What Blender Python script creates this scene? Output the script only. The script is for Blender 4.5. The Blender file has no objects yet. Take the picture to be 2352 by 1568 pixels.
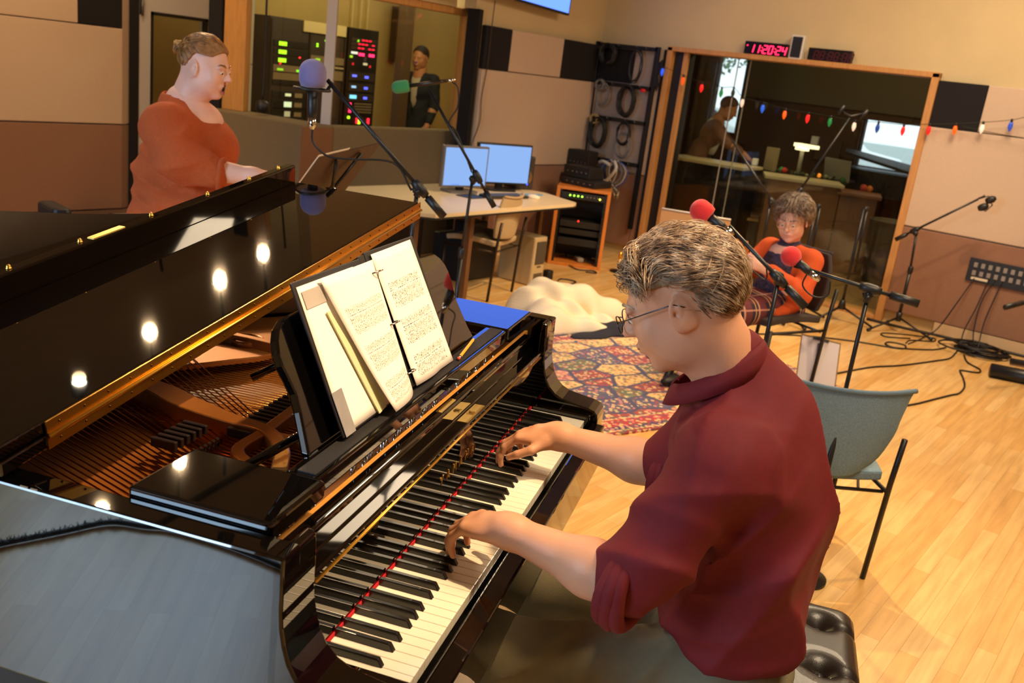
import bpy, bmesh, math, random
import numpy as np
from mathutils import Vector, Matrix, Euler
random.seed(7); rng = np.random.default_rng(5)
S = bpy.context.scene
COL = S.collection
PI = math.pi
# ---------------------------------------------------------------- camera
cam_d = bpy.data.cameras.new('camera'); cam = bpy.data.objects.new('camera', cam_d); COL.objects.link(cam)
cam_d.sensor_width = 36; cam_d.lens = 2134.495/2352*36; cam_d.clip_start = .05; cam_d.clip_end = 100
cr = (0.60925556, -0.78378829, 0.12034773); cu = (0.15275574, 0.26493033, 0.95209117); cd = (0.77812167, 0.56168304, -0.28113844)
CAM = Vector((-0.88817671, -0.75005055, 1.61521564))
cam.matrix_world = Matrix(((cr[0], cu[0], -cd[0], CAM.x), (cr[1], cu[1], -cd[1], CAM.y), (cr[2], cu[2], -cd[2], CAM.z), (0, 0, 0, 1)))
cam_d.dof.use_dof = True; cam_d.dof.focus_distance = 1.95; cam_d.dof.aperture_fstop = 6.3
S.camera = cam
# ---------------------------------------------------------------- world, exposure, large lights
w = bpy.data.worlds.new('world'); S.world = w; w.use_nodes = True
w.node_tree.nodes['Background'].inputs[0].default_value = (.75, .85, 1, 1)
w.node_tree.nodes['Background'].inputs[1].default_value = 1.9
S.view_settings.view_transform = 'Standard'; S.view_settings.look = 'None'
S.view_settings.exposure = 0; S.view_settings.gamma = 1; S.view_settings.use_curve_mapping = False
def light(name, kind, loc, energy, color, target=None, size=.1, size_y=None, spot=70, blend=.6, spread=None):
    l = bpy.data.lights.new(name, kind); o = bpy.data.objects.new(name, l); COL.objects.link(o)
    l.energy = energy; l.color = color; o.location = loc
    if kind == 'AREA':
        l.shape = 'RECTANGLE'; l.size = size; l.size_y = size_y or size
        if spread: l.spread = math.radians(spread)
    elif kind == 'SPOT':
        l.shadow_soft_size = size; l.spot_size = math.radians(spot); l.spot_blend = blend
    else: l.shadow_soft_size = size
    if target is not None:
        o.rotation_euler = (Vector(target)-Vector(loc)).to_track_quat('-Z', 'Y').to_euler()
    return o
WARM = (1, .66, .34); WARM2 = (1, .78, .52); DAY = (.50, .74, 1)
CZ = 3.5     # ceiling height
# unseen ceiling panels added as soft fill and the tall daylight window behind the camera (fixtures are built below)
light('ceiling_fill_glow', 'AREA', (5.2, .3, CZ-.06), 95, WARM2, (5.2, .3, 0), 1.2, 1.2)
light('ceiling_fill_glow', 'AREA', (1.2, -1.2, CZ-.06), 95, WARM2, (1.2, -1.2, 0), 1.2, 1.2)
light('window_daylight', 'AREA', (-3.9, 1.4, 2.0), 68, DAY, (-.6, 1.6, 0), 1.6, 1.8, spread=75)
# bulbs of the track spotlights: (position, aim, power, cone)
TRACK = [((3.54, 4.60, 3.2), (4.9, 3.0, 0), 150, 62), ((3.0, 4.5, 3.2), (1.8, 2.6, 1.2), 55, 60), ((2.55, 4.4, 3.2), (.6, .75, .9), 110, 45),
         ((1.83, 4.12, 3.2), (.3, .5, .9), 60, 45), ((1.24, 3.88, 3.2), (.8, 2.0, 0), 50, 60), ((2.65, 5.3, 3.2), (3.5, 6.4, 1.2), 60, 95), ((.6, 4.3, 3.2), (1.9, 6.5, 1.0), 150, 100), ((2.2, 3.4, 3.25), (4.0, 4.6, .8), 60, 70),  # the lamp aimed at the far wall is added to brighten the left side
         ((4.4, 1.2, 3.25), (5.0, 2.6, 0), 330, 66), ((3.1, 1.0, 3.25), (2.5, .9, 0), 290, 60), ((3.3, -.9, 3.25), (3.2, .3, 0), 150, 80),
         ((.70, -.45, 3.25), (.36, .46, 1.05), 300, 34), ((5.2, .2, 3.25), (5.6, 1.2, .6), 120, 80), ((4.6, 2.3, 3.25), (6.9, 2.0, 1.9), 60, 90)]
for loc, tgt, e, sp in TRACK:
    d = (Vector(tgt)-Vector(loc)).normalized()
    light('track_bulb', 'SPOT', Vector(loc)+d*.09, e, WARM, tgt, .035, spot=sp, blend=.7)
light('side_room_fill', 'POINT', (5.6, 5.5, 2.6), 60, (1, .82, .42), size=.15)  # unseen fill lamps added for the rooms beyond the glass
light('side_room_fill', 'POINT', (8.6, 1.6, 2.6), 55, (1, .72, .40), size=.15)
light('console_lamp_bulb', 'SPOT', (8.25, 3.2, 1.6), 9, (1, .75, .45), (8.4, 3.2, .7), .04, spot=120)
light('hallway_lamp', 'POINT', (3.9, 7.0, 2.6), 12, (1, .80, .5), size=.1)
# ---------------------------------------------------------------- frames
ANG = 0.37076827
PF = Matrix.Rotation(ANG, 4, 'Z')          # the piano's own axes: x bass to treble, y from keys to tail
def pf(x, y, z): return tuple(PF @ Vector((x, y, z)))
I4 = Matrix.Identity(4)
# ---------------------------------------------------------------- materials
def srgb(h):
    h = h.lstrip('#'); c = [int(h[i:i+2], 16)/255 for i in (0, 2, 4)]
    return tuple(x/12.92 if x <= .04045 else ((x+.055)/1.055)**2.4 for x in c)+(1,)
MATS = {}
def mat(name, col='#808080', rough=.5, metal=0, coat=0, var=.0, vscale=20, bump=0, bscale=80, emit=None, estr=0, sheen=0, ior=1.5, alpha=None, trans=0, sss=0, tex='noise', stretch=(1, 1, 1)):
    if name in MATS: return MATS[name]
    m = bpy.data.materials.new(name); m.use_nodes = True; nt = m.node_tree; b = nt.nodes['Principled BSDF']
    c = srgb(col) if isinstance(col, str) else tuple(col)+(1,)
    b.inputs['Base Color'].default_value = c; b.inputs['Roughness'].default_value = rough; b.inputs['Metallic'].default_value = metal
    b.inputs['Coat Weight'].default_value = coat; b.inputs['Coat Roughness'].default_value = .03; b.inputs['IOR'].default_value = ior
    b.inputs['Sheen Weight'].default_value = sheen; b.inputs['Transmission Weight'].default_value = trans
    if sss: b.inputs['Subsurface Weight'].default_value = sss; b.inputs['Subsurface Scale'].default_value = .01; b.inputs['Subsurface Radius'].default_value = (1, .35, .2)
    if emit: b.inputs['Emission Color'].default_value = srgb(emit); b.inputs['Emission Strength'].default_value = estr
    tc = nt.nodes.new('ShaderNodeTexCoord'); mp = nt.nodes.new('ShaderNodeMapping'); nt.links.new(tc.outputs['Object'], mp.inputs[0]); mp.inputs['Scale'].default_value = stretch
    if var:
        n = nt.nodes.new('ShaderNodeTexNoise'); n.inputs['Scale'].default_value = vscale; n.inputs['Detail'].default_value = 4
        nt.links.new(mp.outputs[0], n.inputs['Vector'])
        r = nt.nodes.new('ShaderNodeValToRGB'); nt.links.new(n.outputs['Fac'], r.inputs[0])
        r.color_ramp.elements[0].position = .3; r.color_ramp.elements[1].position = .7
        r.color_ramp.elements[0].color = tuple(x*(1-var) for x in c[:3])+(1,); r.color_ramp.elements[1].color = tuple(min(1, x*(1+var)) for x in c[:3])+(1,)
        nt.links.new(r.outputs[0], b.inputs['Base Color'])
    if bump:
        n = nt.nodes.new('ShaderNodeTexNoise' if tex == 'noise' else 'ShaderNodeTexVoronoi'); n.inputs['Scale'].default_value = bscale
        nt.links.new(mp.outputs[0], n.inputs['Vector'])
        bp = nt.nodes.new('ShaderNodeBump'); bp.inputs['Strength'].default_value = bump; bp.inputs['Distance'].default_value = .004
        nt.links.new(n.outputs[0], bp.inputs['Height']); nt.links.new(bp.outputs[0], b.inputs['Normal'])
    MATS[name] = m; return m
def nodes_of(m): return m.node_tree, m.node_tree.nodes['Principled BSDF']
def glass_mat():
    m = bpy.data.materials.new('window_glass'); m.use_nodes = True; nt = m.node_tree; nt.nodes.clear()
    out = nt.nodes.new('ShaderNodeOutputMaterial'); mx = nt.nodes.new('ShaderNodeMixShader'); t = nt.nodes.new('ShaderNodeBsdfTransparent'); g = nt.nodes.new('ShaderNodeBsdfGlossy')
    f = nt.nodes.new('ShaderNodeFresnel'); f.inputs[0].default_value = 1.5; g.inputs['Roughness'].default_value = .01; t.inputs[0].default_value = (.93, .95, .92, 1)
    gm = nt.nodes.new('ShaderNodeNewGeometry'); sb = nt.nodes.new('ShaderNodeMath'); sb.operation = 'SUBTRACT'; sb.inputs[0].default_value = 1; nt.links.new(gm.outputs['Backfacing'], sb.inputs[1]); ml = nt.nodes.new('ShaderNodeMath'); ml.operation = 'MULTIPLY'; nt.links.new(f.outputs[0], ml.inputs[0]); nt.links.new(sb.outputs[0], ml.inputs[1])
    nt.links.new(ml.outputs[0], mx.inputs[0]); nt.links.new(t.outputs[0], mx.inputs[1]); nt.links.new(g.outputs[0], mx.inputs[2]); nt.links.new(mx.outputs[0], out.inputs[0])
    return m
# ---------------------------------------------------------------- mesh builder
def rotm(e): return Euler(e).to_matrix().to_4x4() if e is not None else I4
def basis(d, up=(0, 0, 1)):
    z = Vector(d).normalized(); x = Vector(up).cross(z)
    if x.length < 1e-4: x = Vector((1, 0, 0)).cross(z)
    x.normalize(); y = z.cross(x); return x, y, z
class B:
    def __init__(s): s.v = []; s.f = []; s.sm = []
    def add(s, vs, fs, smooth=False, M=I4):
        n = len(s.v); s.v += [tuple(M @ Vector(v)) for v in vs]; s.f += [tuple(i+n for i in f) for f in fs]; s.sm += [smooth]*len(fs); return s
    def box(s, c, d, rot=None, M=I4):
        x, y, z = (k/2 for k in d); R = Matrix.Translation(c) @ rotm(rot)
        vs = [(a*x, b*y, e*z) for a in (-1, 1) for b in (-1, 1) for e in (-1, 1)]
        return s.add(vs, [(0, 1, 3, 2), (4, 6, 7, 5), (0, 4, 5, 1), (2, 3, 7, 6), (0, 2, 6, 4), (1, 5, 7, 3)], False, M @ R)
    def bb(s, lo, hi, M=I4): return s.box([(a+b)/2 for a, b in zip(lo, hi)], [abs(b-a) for a, b in zip(lo, hi)], None, M)
    def rbox(s, c, d, r=.01, seg=3, rot=None, M=I4):       # box with rounded vertical-to-z outline and softened top
        x, y, z = (k/2 for k in d); r = min(r, x, y); pts = []
        for cx, cy, a0 in ((x-r, y-r, 0), (-x+r, y-r, PI/2), (-x+r, -y+r, PI), (x-r, -y+r, 1.5*PI)):
            for k in range(seg+1):
                a = a0+PI/2*k/seg; pts.append((cx+r*math.cos(a), cy+r*math.sin(a)))
        return s.prism(pts, -z, z, Matrix.Translation(c) @ rotm(rot), M=M)
    def prism(s, poly, z0, z1, T=I4, smooth=False, M=I4):
        n = len(poly); vs = [(p[0], p[1], z0) for p in poly]+[(p[0], p[1], z1) for p in poly]
        fs = [tuple(range(n))[::-1], tuple(range(n, 2*n))]
        s.add(vs, fs, False, M @ T); k = len(s.v)-2*n
        for i in range(n): s.f.append((k+i, k+(i+1) % n, k+n+(i+1) % n, k+n+i)); s.sm.append(smooth)
        return s
    def tube(s, pts, r, n=8, closed=False, cap=True, smooth=True, M=I4, flat=1.0):
        pts = [Vector(p) for p in pts]; m = len(pts); rs = r if isinstance(r, (list, tuple)) else [r]*m; vs = []
        up = Vector((0, 0, 1)); px = None
        for i, p in enumerate(pts):
            a = pts[i-1] if (i > 0 or closed) else p; b = pts[(i+1) % m] if (i < m-1 or closed) else p
            t = (b-a); t = t.normalized() if t.length > 1e-9 else Vector((0, 0, 1))
            if px is None: x, y, _ = basis(t)
            else:
                x = px-t*px.dot(t); x = x.normalized() if x.length > 1e-6 else basis(t)[0]; y = t.cross(x)
            px = x
            for k in range(n): an = 2*PI*k/n; vs.append(p+(x*math.cos(an)+y*math.sin(an)*flat)*rs[i])
        fs = []
        for i in range(m if closed else m-1):
            j = (i+1) % m
            for k in range(n): fs.append((i*n+k, i*n+(k+1) % n, j*n+(k+1) % n, j*n+k))
        if cap and not closed: fs += [tuple(range(n))[::-1], tuple(range((m-1)*n, m*n))]
        return s.add(vs, fs, smooth, M)
    def cyl(s, a, b, r, r2=None, n=16, M=I4, smooth=True): return s.tube([a, b], [r, r if r2 is None else r2], n, M=M, smooth=smooth)
    def lathe(s, prof, o=(0, 0, 0), d=(0, 0, 1), n=20, M=I4, smooth=True):   # prof: (radius, height)
        x, y, z = basis(d); o = Vector(o); vs = []; m = len(prof)
        for r, h in prof:
            for k in range(n): a = 2*PI*k/n; vs.append(o+z*h+(x*math.cos(a)+y*math.sin(a))*max(r, 1e-5))
        fs = [(i*n+k, i*n+(k+1) % n, (i+1)*n+(k+1) % n, (i+1)*n+k) for i in range(m-1) for k in range(n)]
        fs += [tuple(range(n))[::-1], tuple(range((m-1)*n, m*n))]
        return s.add(vs, fs, smooth, M)
    def ball(s, c, r, n=14, M=I4):
        r = (r,)*3 if not isinstance(r, (tuple, list)) else r; m = n//2+1
        vs = []; c = Vector(c)
        for i in range(m):
            t = PI*i/(m-1)
            for k in range(n): a = 2*PI*k/n; vs.append(c+Vector((r[0]*max(math.sin(t), 1e-4)*math.cos(a), r[1]*max(math.sin(t), 1e-4)*math.sin(a), -r[2]*math.cos(t))))
        return s.add(vs, [(i*n+k, i*n+(k+1) % n, (i+1)*n+(k+1) % n, (i+1)*n+k) for i in range(m-1) for k in range(n)], True, M)
    def grid(s, P, smooth=True, M=I4, flip=False):           # P: rows of points
        h, wd = len(P), len(P[0]); vs = [p for row in P for p in row]
        fs = [(i*wd+j, i*wd+j+1, (i+1)*wd+j+1, (i+1)*wd+j) for i in range(h-1) for j in range(wd-1)]
        if flip: fs = [f[::-1] for f in fs]
        return s.add(vs, fs, smooth, M)
    def sheet(s, P, t, smooth=True, M=I4):                    # a grid given thickness t (vector or along normals)
        A = np.array(P, float); du = np.gradient(A, axis=0); dv = np.gradient(A, axis=1); nn = np.cross(du, dv); nn /= np.linalg.norm(nn, axis=2, keepdims=True)+1e-12
        Bk = A+nn*t; h, wd = A.shape[:2]; k = len(s.v)
        s.grid(A.tolist(), smooth, M, True); s.grid(Bk.tolist(), smooth, M); n = h*wd
        e = [(i, 0) for i in range(h)]+[(h-1, j) for j in range(1, wd)]+[(i, wd-1) for i in range(h-2, -1, -1)]+[(0, j) for j in range(wd-2, 0, -1)]
        ids = [i*wd+j for i, j in e]
        for a, b in zip(ids, ids[1:]+ids[:1]): s.f.append((k+a, k+b, k+n+b, k+n+a)); s.sm.append(False)
        return s
    def build(s, name, m, parent=None, M=None, bev=0, bseg=2, label=None, flags=None, smooth_angle=None):
        if parent is not None: PW = parent['_'] and WM[parent['_']]
        else: PW = None
        M = M if M is not None else (PW if PW is not None else I4)
        vs = [M @ Vector(v) for v in s.v]
        if parent is not None: inv = PW.inverted(); vs = [inv @ v for v in vs]; loc = Vector((0, 0, 0))
        else:
            a = np.array([tuple(v) for v in vs]); loc = Vector(((a[:, 0].min()+a[:, 0].max())/2, (a[:, 1].min()+a[:, 1].max())/2, a[:, 2].min())); vs = [v-loc for v in vs]
        me = bpy.data.meshes.new(name); me.from_pydata([tuple(v) for v in vs], [], s.f); me.polygons.foreach_set('use_smooth', s.sm)
        if m: me.materials.append(m)
        bm = bmesh.new(); bm.from_mesh(me); bmesh.ops.recalc_face_normals(bm, faces=bm.faces); bm.to_mesh(me); bm.free()
        me.update(); o = bpy.data.objects.new(name, me); COL.objects.link(o); o.location = loc
        if parent is not None: o.parent = parent
        key = 'k%d' % len(WM); WM[key] = (PW if PW is not None else I4) @ Matrix.Translation(loc); o['_'] = key
        if bev:
            bmod = o.modifiers.new('bevel', 'BEVEL'); bmod.width = bev; bmod.segments = bseg; bmod.limit_method = 'ANGLE'; bmod.angle_limit = .6; bmod.harden_normals = False
        if label: o['label'] = label
        return o
WM = {}
def thing(name, label, cat, loc=(0, 0, 0), rotz=0, group=None, M=None):
    o = bpy.data.objects.new(name, None); o.empty_display_size = .05; COL.objects.link(o)
    MW = M if M is not None else Matrix.Translation(loc) @ Matrix.Rotation(rotz, 4, 'Z')
    o.matrix_world = MW; key = 'k%d' % len(WM); WM[key] = MW.copy(); o['_'] = key
    o['label'] = label; o['category'] = cat
    if group: o['group'] = group
    return o
def tag(o, label, cat, group=None, kind=None):
    o['label'] = label; o['category'] = cat
    if group: o['group'] = group
    if kind: o['kind'] = kind
    return o
def struct(b, name, m, M=None, bev=0):
    o = b.build(name, m, None, M, bev) if isinstance(b, B) else b
    o['kind'] = 'structure'; return o
def dup(root, M, label=None, group=None):
    r = root.copy(); COL.objects.link(r); r.matrix_world = M
    if label: r['label'] = label
    if group: r['group'] = group
    for ch in list(root.children):
        c = ch.copy(); COL.objects.link(c); c.parent = r
        for g in list(ch.children):
            e = g.copy(); COL.objects.link(e); e.parent = c
    return r
def smoothpath(pts, n=6):         # Catmull-Rom through the points
    P = [Vector(p) for p in pts]; P = [P[0]*2-P[1]]+P+[P[-1]*2-P[-2]]; out = []
    for i in range(1, len(P)-2):
        for k in range(n):
            t = k/n; a, b, c, d = P[i-1:i+3]
            out.append(.5*((2*b)+(c-a)*t+(2*a-5*b+4*c-d)*t*t+(3*b-a-3*c+d)*t**3))
    out.append(P[-2]); return out
# ================================================================ SDF bodies
def _rot(R): return np.array(R) if R is not None else None
def E_(c, r, R=None, k=.02, op='+', disp=None): return dict(t='e', c=np.array(c, float), r=np.array(r, float), R=R, k=k, op=op, disp=disp)
def C_(a, b, ra, rb, k=.02, op='+', flat=None): return dict(t='c', a=np.array(a, float), b=np.array(b, float), ra=ra, rb=rb, k=k, op=op, flat=flat)
def eul(x, y, z): return np.array(Euler((x, y, z)).to_matrix())
def prim_d(p, P):
    if p['t'] == 'e':
        q = P-p['c']
        if p['R'] is not None: q = q @ p['R']
        k0 = np.linalg.norm(q/p['r'], axis=1); k1 = np.linalg.norm(q/p['r']**2, axis=1)+1e-9
        return k0*(k0-1)/k1
    a, b = p['a'], p['b']; ba = b-a; pa = P-a; h = np.clip(pa @ ba/(ba @ ba), 0, 1); q = pa-h[:, None]*ba
    if p['flat'] is not None:
        fd, fk = p['flat']; fd = np.array(fd, float); fd /= np.linalg.norm(fd); q = q+np.outer(q @ fd, fd)*(fk-1)
    return np.linalg.norm(q, axis=1)-(p['ra']+(p['rb']-p['ra'])*h)
def sdf(prims, P):
    D = np.full(len(P), 9.)
    for p in prims:
        d = prim_d(p, P); k = p['k']
        if p['op'] == '+': h = np.maximum(k-np.abs(D-d), 0)/k; D = np.minimum(D, d)-h*h*k*.25
        else: d = -d; h = np.maximum(k-np.abs(D-d), 0)/k; D = np.maximum(D, d)+h*h*k*.25
    return D
def nets(prims, lo, hi, h, disp=None, cut=None):
    lo = np.array(lo, float); n = np.ceil((np.array(hi)-lo)/h).astype(int)+1
    X, Y, Z = np.meshgrid(*[lo[i]+h*np.arange(n[i]) for i in range(3)], indexing='ij'); P = np.stack([X.ravel(), Y.ravel(), Z.ravel()], 1)
    D = sdf(prims, P)
    if disp is not None: near = np.abs(D) < .06; D[near] = D[near]+disp(P[near])
    if cut is not None: D = np.maximum(D, cut(P))
    D = D.reshape(n); s = D < 0
    c = [D[i:n[0]-1+i, j:n[1]-1+j, k:n[2]-1+k] for i in (0, 1) for j in (0, 1) for k in (0, 1)]
    cnt = sum((x < 0).astype(int) for x in c); act = (cnt > 0) & (cnt < 8); idx = -np.ones(act.shape, int); A = np.argwhere(act); idx[act] = np.arange(len(A))
    corners = [(i, j, k) for i in (0, 1) for j in (0, 1) for k in (0, 1)]; acc = np.zeros((len(A), 3)); w = np.zeros(len(A))
    vals = np.stack([x[act] for x in c], 1)
    for e in range(8):
        for g in range(e+1, 8):
            a, b = corners[e], corners[g]
            if sum(abs(a[i]-b[i]) for i in range(3)) != 1: continue
            va, vb = vals[:, e], vals[:, g]; m = (va < 0) != (vb < 0); t = np.where(m, va/np.where(m, va-vb, 1), 0)
            acc += np.where(m[:, None], np.array(a)+t[:, None]*(np.array(b)-np.array(a)), 0); w += m
    V = lo+(A+acc/w[:, None])*h; F = []
    for ax in range(3):
        sl0 = [slice(None)]*3; sl1 = [slice(None)]*3; sl0[ax] = slice(0, -1); sl1[ax] = slice(1, None)
        ch = s[tuple(sl0)] != s[tuple(sl1)]; Q = np.argwhere(ch); u, v = [(1, 2), (2, 0), (0, 1)][ax]
        ok = (Q[:, u] > 0) & (Q[:, v] > 0) & (Q[:, u] < n[u]-1) & (Q[:, v] < n[v]-1); Q = Q[ok]
        du = np.zeros(3, int); du[u] = 1; dv = np.zeros(3, int); dv[v] = 1
        g = lambda q: idx[q[:, 0], q[:, 1], q[:, 2]]
        q4 = np.stack([g(Q-du-dv), g(Q-dv), g(Q), g(Q-du)], 1); fl = ~s[tuple(Q.T)]; q4[fl] = q4[fl][:, ::-1]; F.append(q4)
    F = np.concatenate(F); F = F[(F >= 0).all(1)]; return V, F
def body(name, prims, lo, hi, h, m, parent, M=None, disp=None, cut=None, label=None, sub=0):
    V, F = nets(prims, lo, hi, h, disp, cut)
    b = B(); b.v = [tuple(v) for v in V]; b.f = [tuple(int(i) for i in f) for f in F]; b.sm = [True]*len(F)
    o = b.build(name, m, parent, M, label=label)
    sm = o.modifiers.new('smooth', 'SMOOTH'); sm.factor = .5; sm.iterations = 2
    return o
def folds(dirs):     # sum of soft directional ripples, (direction, frequency, amplitude, centre, reach)
    def f(P):
        d = np.zeros(len(P))
        for v, fr, amp, c, rad in dirs:
            v = np.array(v, float); v /= np.linalg.norm(v); q = P-np.array(c); wv = np.sin(q @ v*fr+1.7*np.sin(q[:, 2]*9+q[:, 0]*7))
            d += amp*wv*np.exp(-(q**2).sum(1)/rad**2)
        return d
    return f
def hand(o, fwd, up, side, s=1., curl=(.5, .5, .5, .5), spread=.0, thumb=(.5, .6), lift=0):
    """prims for a hand: wrist at o, fwd to the knuckles, up = back of the hand, side = towards the thumb"""
    o = np.array(o, float); f = np.array(fwd, float); f /= np.linalg.norm(f); u = np.array(up, float); u -= f*(u @ f); u /= np.linalg.norm(u); t = np.cross(f, u); t *= np.sign(t @ np.array(side)) or 1
    pr = []; kn = o+f*.088*s
    pr.append(C_(o-f*.01*s, o+f*.045*s, .024*s, .026*s, .02))
    pr.append(E_(o+f*.055*s-u*.002*s, (.043*s, .040*s, .0165*s), np.stack([f, t, u], 1), .018))
    offs = [.030, .010, -.010, -.029]; L = [(.040, .024, .021), (.044, .028, .022), (.041, .026, .022), (.033, .020, .019)]
    for i in range(4):
        a = kn+t*offs[i]*s+u*(.004-.0015*abs(i-1))*s-f*(.004 if i in (0, 2) else .012 if i == 3 else 0)*s
        pr.append(C_(o+t*offs[i]*.5*s+f*.03*s, a, .010*s, .0098*s, .012))
        c = curl[i]; ang = c*.55; dd = f+t*spread*(1.5-i)*.25; dd /= np.linalg.norm(dd); r = [.0088, .0078, .0068]
        for j in range(3):
            ang += c*(.05 if j == 0 else .55); e = a+(dd*math.cos(ang)-u*math.sin(ang))*L[i][j]*s
            pr.append(C_(a, e, r[j]*s*1.05, r[j]*s*.93, .005)); a = e
    b0 = o+f*.022*s+t*.024*s-u*.006*s; d1 = f*.62+t*thumb[0]-u*.25; d1 /= np.linalg.norm(d1); b1 = b0+d1*.040*s
    d2 = f*.9+t*thumb[0]*.3-u*thumb[1]*.5; d2 /= np.linalg.norm(d2); b2 = b1+d2*.032*s; d3 = f*.9-t*.1-u*thumb[1]*.6; d3 /= np.linalg.norm(d3); b3 = b2+d3*.024*s
    pr += [C_(o+f*.01*s, b0, .016*s, .0145*s, .014), C_(b0, b1, .0145*s, .0105*s, .010), C_(b1, b2, .0103*s, .0092*s, .004), C_(b2, b3, .0092*s, .0076*s, .004)]
    return pr
# ================================================================ materials of the room
def floor_mat():
    m = bpy.data.materials.new('maple_floor'); m.use_nodes = True; nt, b = nodes_of(m); L = nt.links.new
    tc = nt.nodes.new('ShaderNodeTexCoord'); br = nt.nodes.new('ShaderNodeTexBrick'); mp = nt.nodes.new('ShaderNodeMapping')
    L(tc.outputs['Object'], mp.inputs[0]); L(mp.outputs[0], br.inputs['Vector'])
    br.offset = .37; br.inputs['Scale'].default_value = 1; br.inputs['Brick Width'].default_value = .62; br.inputs['Row Height'].default_value = .062
    br.inputs['Mortar Size'].default_value = .0008; br.inputs['Mortar Smooth'].default_value = .3; br.inputs['Bias'].default_value = 0
    br.inputs['Color1'].default_value = srgb('#e9c384'); br.inputs['Color2'].default_value = srgb('#d9a962'); br.inputs['Mortar'].default_value = srgb('#b3854c')
    n = nt.nodes.new('ShaderNodeTexNoise'); n.inputs['Scale'].default_value = 9; n.inputs['Detail'].default_value = 6; mp2 = nt.nodes.new('ShaderNodeMapping'); mp2.inputs['Scale'].default_value = (.35, 4, 1)
    L(tc.outputs['Object'], mp2.inputs[0]); L(mp2.outputs[0], n.inputs[0])
    r = nt.nodes.new('ShaderNodeValToRGB'); r.color_ramp.elements[0].position = .32; r.color_ramp.elements[0].color = (.74, .70, .64, 1); r.color_ramp.elements[1].position = .62; r.color_ramp.elements[1].color = (1, 1, 1, 1)
    L(n.outputs[0], r.inputs[0]); mx = nt.nodes.new('ShaderNodeMixRGB'); mx.blend_type = 'MULTIPLY'; mx.inputs[0].default_value = .8
    L(br.outputs['Color'], mx.inputs[1]); L(r.outputs[0], mx.inputs[2]); L(mx.outputs[0], b.inputs['Base Color'])
    b.inputs['Roughness'].default_value = .33; b.inputs['Coat Weight'].default_value = .25; b.inputs['Coat Roughness'].default_value = .22
    return m
M_floor = floor_mat()
M_glass = glass_mat()
M_upper = mat('cream_painted_wall', '#c9b48a', .9, var=.04, vscale=3, bump=.08, bscale=120)
M_beige = mat('beige_panel_fabric', '#c6ad96', .95, var=.05, vscale=140, bump=.15, bscale=260, sheen=.2)
M_brown = mat('brown_panel_fabric', '#8d6650', .95, var=.08, vscale=140, bump=.15, bscale=260, sheen=.2)
M_black = mat('black_panel_fabric', '#141114', .95, var=.2, vscale=120)
M_wood = mat('light_oak_trim', '#c08a4c', .45, var=.14, vscale=12, stretch=(6, 6, .5))
M_ceil = mat('ceiling_paint', '#8f8272', .9, var=.05, vscale=4)
M_grey = mat('pale_grey_door_paint', '#b9b4b2', .6, var=.03, vscale=4)
M_ledge = mat('olive_carpeted_ledge', '#77674c', .97, var=.12, vscale=160, bump=.3, bscale=300)
M_ledgec = mat('lit_ledge_end_tint', '#80583a', .97, var=.12, vscale=160, bump=.3, bscale=300)  # warm brown tint stands for the light falling on the ledge's end face
M_base = mat('baseboard_paint', '#c9ab84', .6)
M_ctl = mat('control_room_yellow_wall', '#c2a768', .85, var=.05, vscale=3)
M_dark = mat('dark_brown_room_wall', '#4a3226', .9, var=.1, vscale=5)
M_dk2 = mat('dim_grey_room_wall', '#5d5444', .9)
M_bm = mat('black_metal', '#121214', .38, var=.1, vscale=30)
M_bp = mat('black_plastic', '#161618', .45)
M_chrome = mat('chrome', '#d8d8d8', .12, 1)
M_steel = mat('grey_steel', '#77777a', .35, .9)
M_white = mat('white_paper', '#f3eee6', .7)
def led(col, s=4): return mat('led_'+col.strip('#')+str(s), '#050505', .4, emit=col, estr=s)
# ================================================================ room shell
struct(B().bb((-4.3, -4.1, -.12), (12.5, 8.8, 0)), 'floor', M_floor)
struct(B().bb((-4.3, -4.1, CZ), (7.15, 8.8, CZ+.1)), 'ceiling', M_ceil)
X2, YR, YL = 6.95, 4.30, 6.50
# wall on the right (x = 6.95) around the big studio window
b = B(); b.bb((X2, -4.1, 0), (X2+.2, 1.235, 1.96)).bb((X2, 3.53, 0), (X2+.2, YR+.25, 1.96)).bb((X2, -4.1, 1.96), (X2+.2, YR+.25, CZ))
struct(b, 'wall_right', M_upper)
# wall with the television, above and beside the desk
b = B(); b.bb((5.16, YR, 0), (X2, YR+.12, 2.02)).bb((5.06, YR, 2.02), (X2, YR+.12, CZ)).bb((3.45, YR+.2, 2.02), (5.06, YR+.34, CZ)); b.prism([(5.06, YR+.1), (5.2, YR+.1), (5.5, YR+.5), (5.4, YR+.5)], 2.02, CZ)
struct(b, 'wall_back', M_upper)
struct(B().prism([(5.06, YR-.045), (5.16, YR-.0), (5.16, YR+.13), (5.44, YR+.34), (5.38, YR+.34), (5.06, YR+.08)], 0, 2.02), 'wall_back_return', M_black)
b = B(); b.bb((-4.3, YL, 0), (3.40, YL+.12, CZ)).bb((3.40, YL, 1.96), (4.6, YL+.12, CZ)).bb((4.15, YL, 0), (4.6, YL+.12, 1.96))
struct(b, 'wall_far', M_grey)
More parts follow.
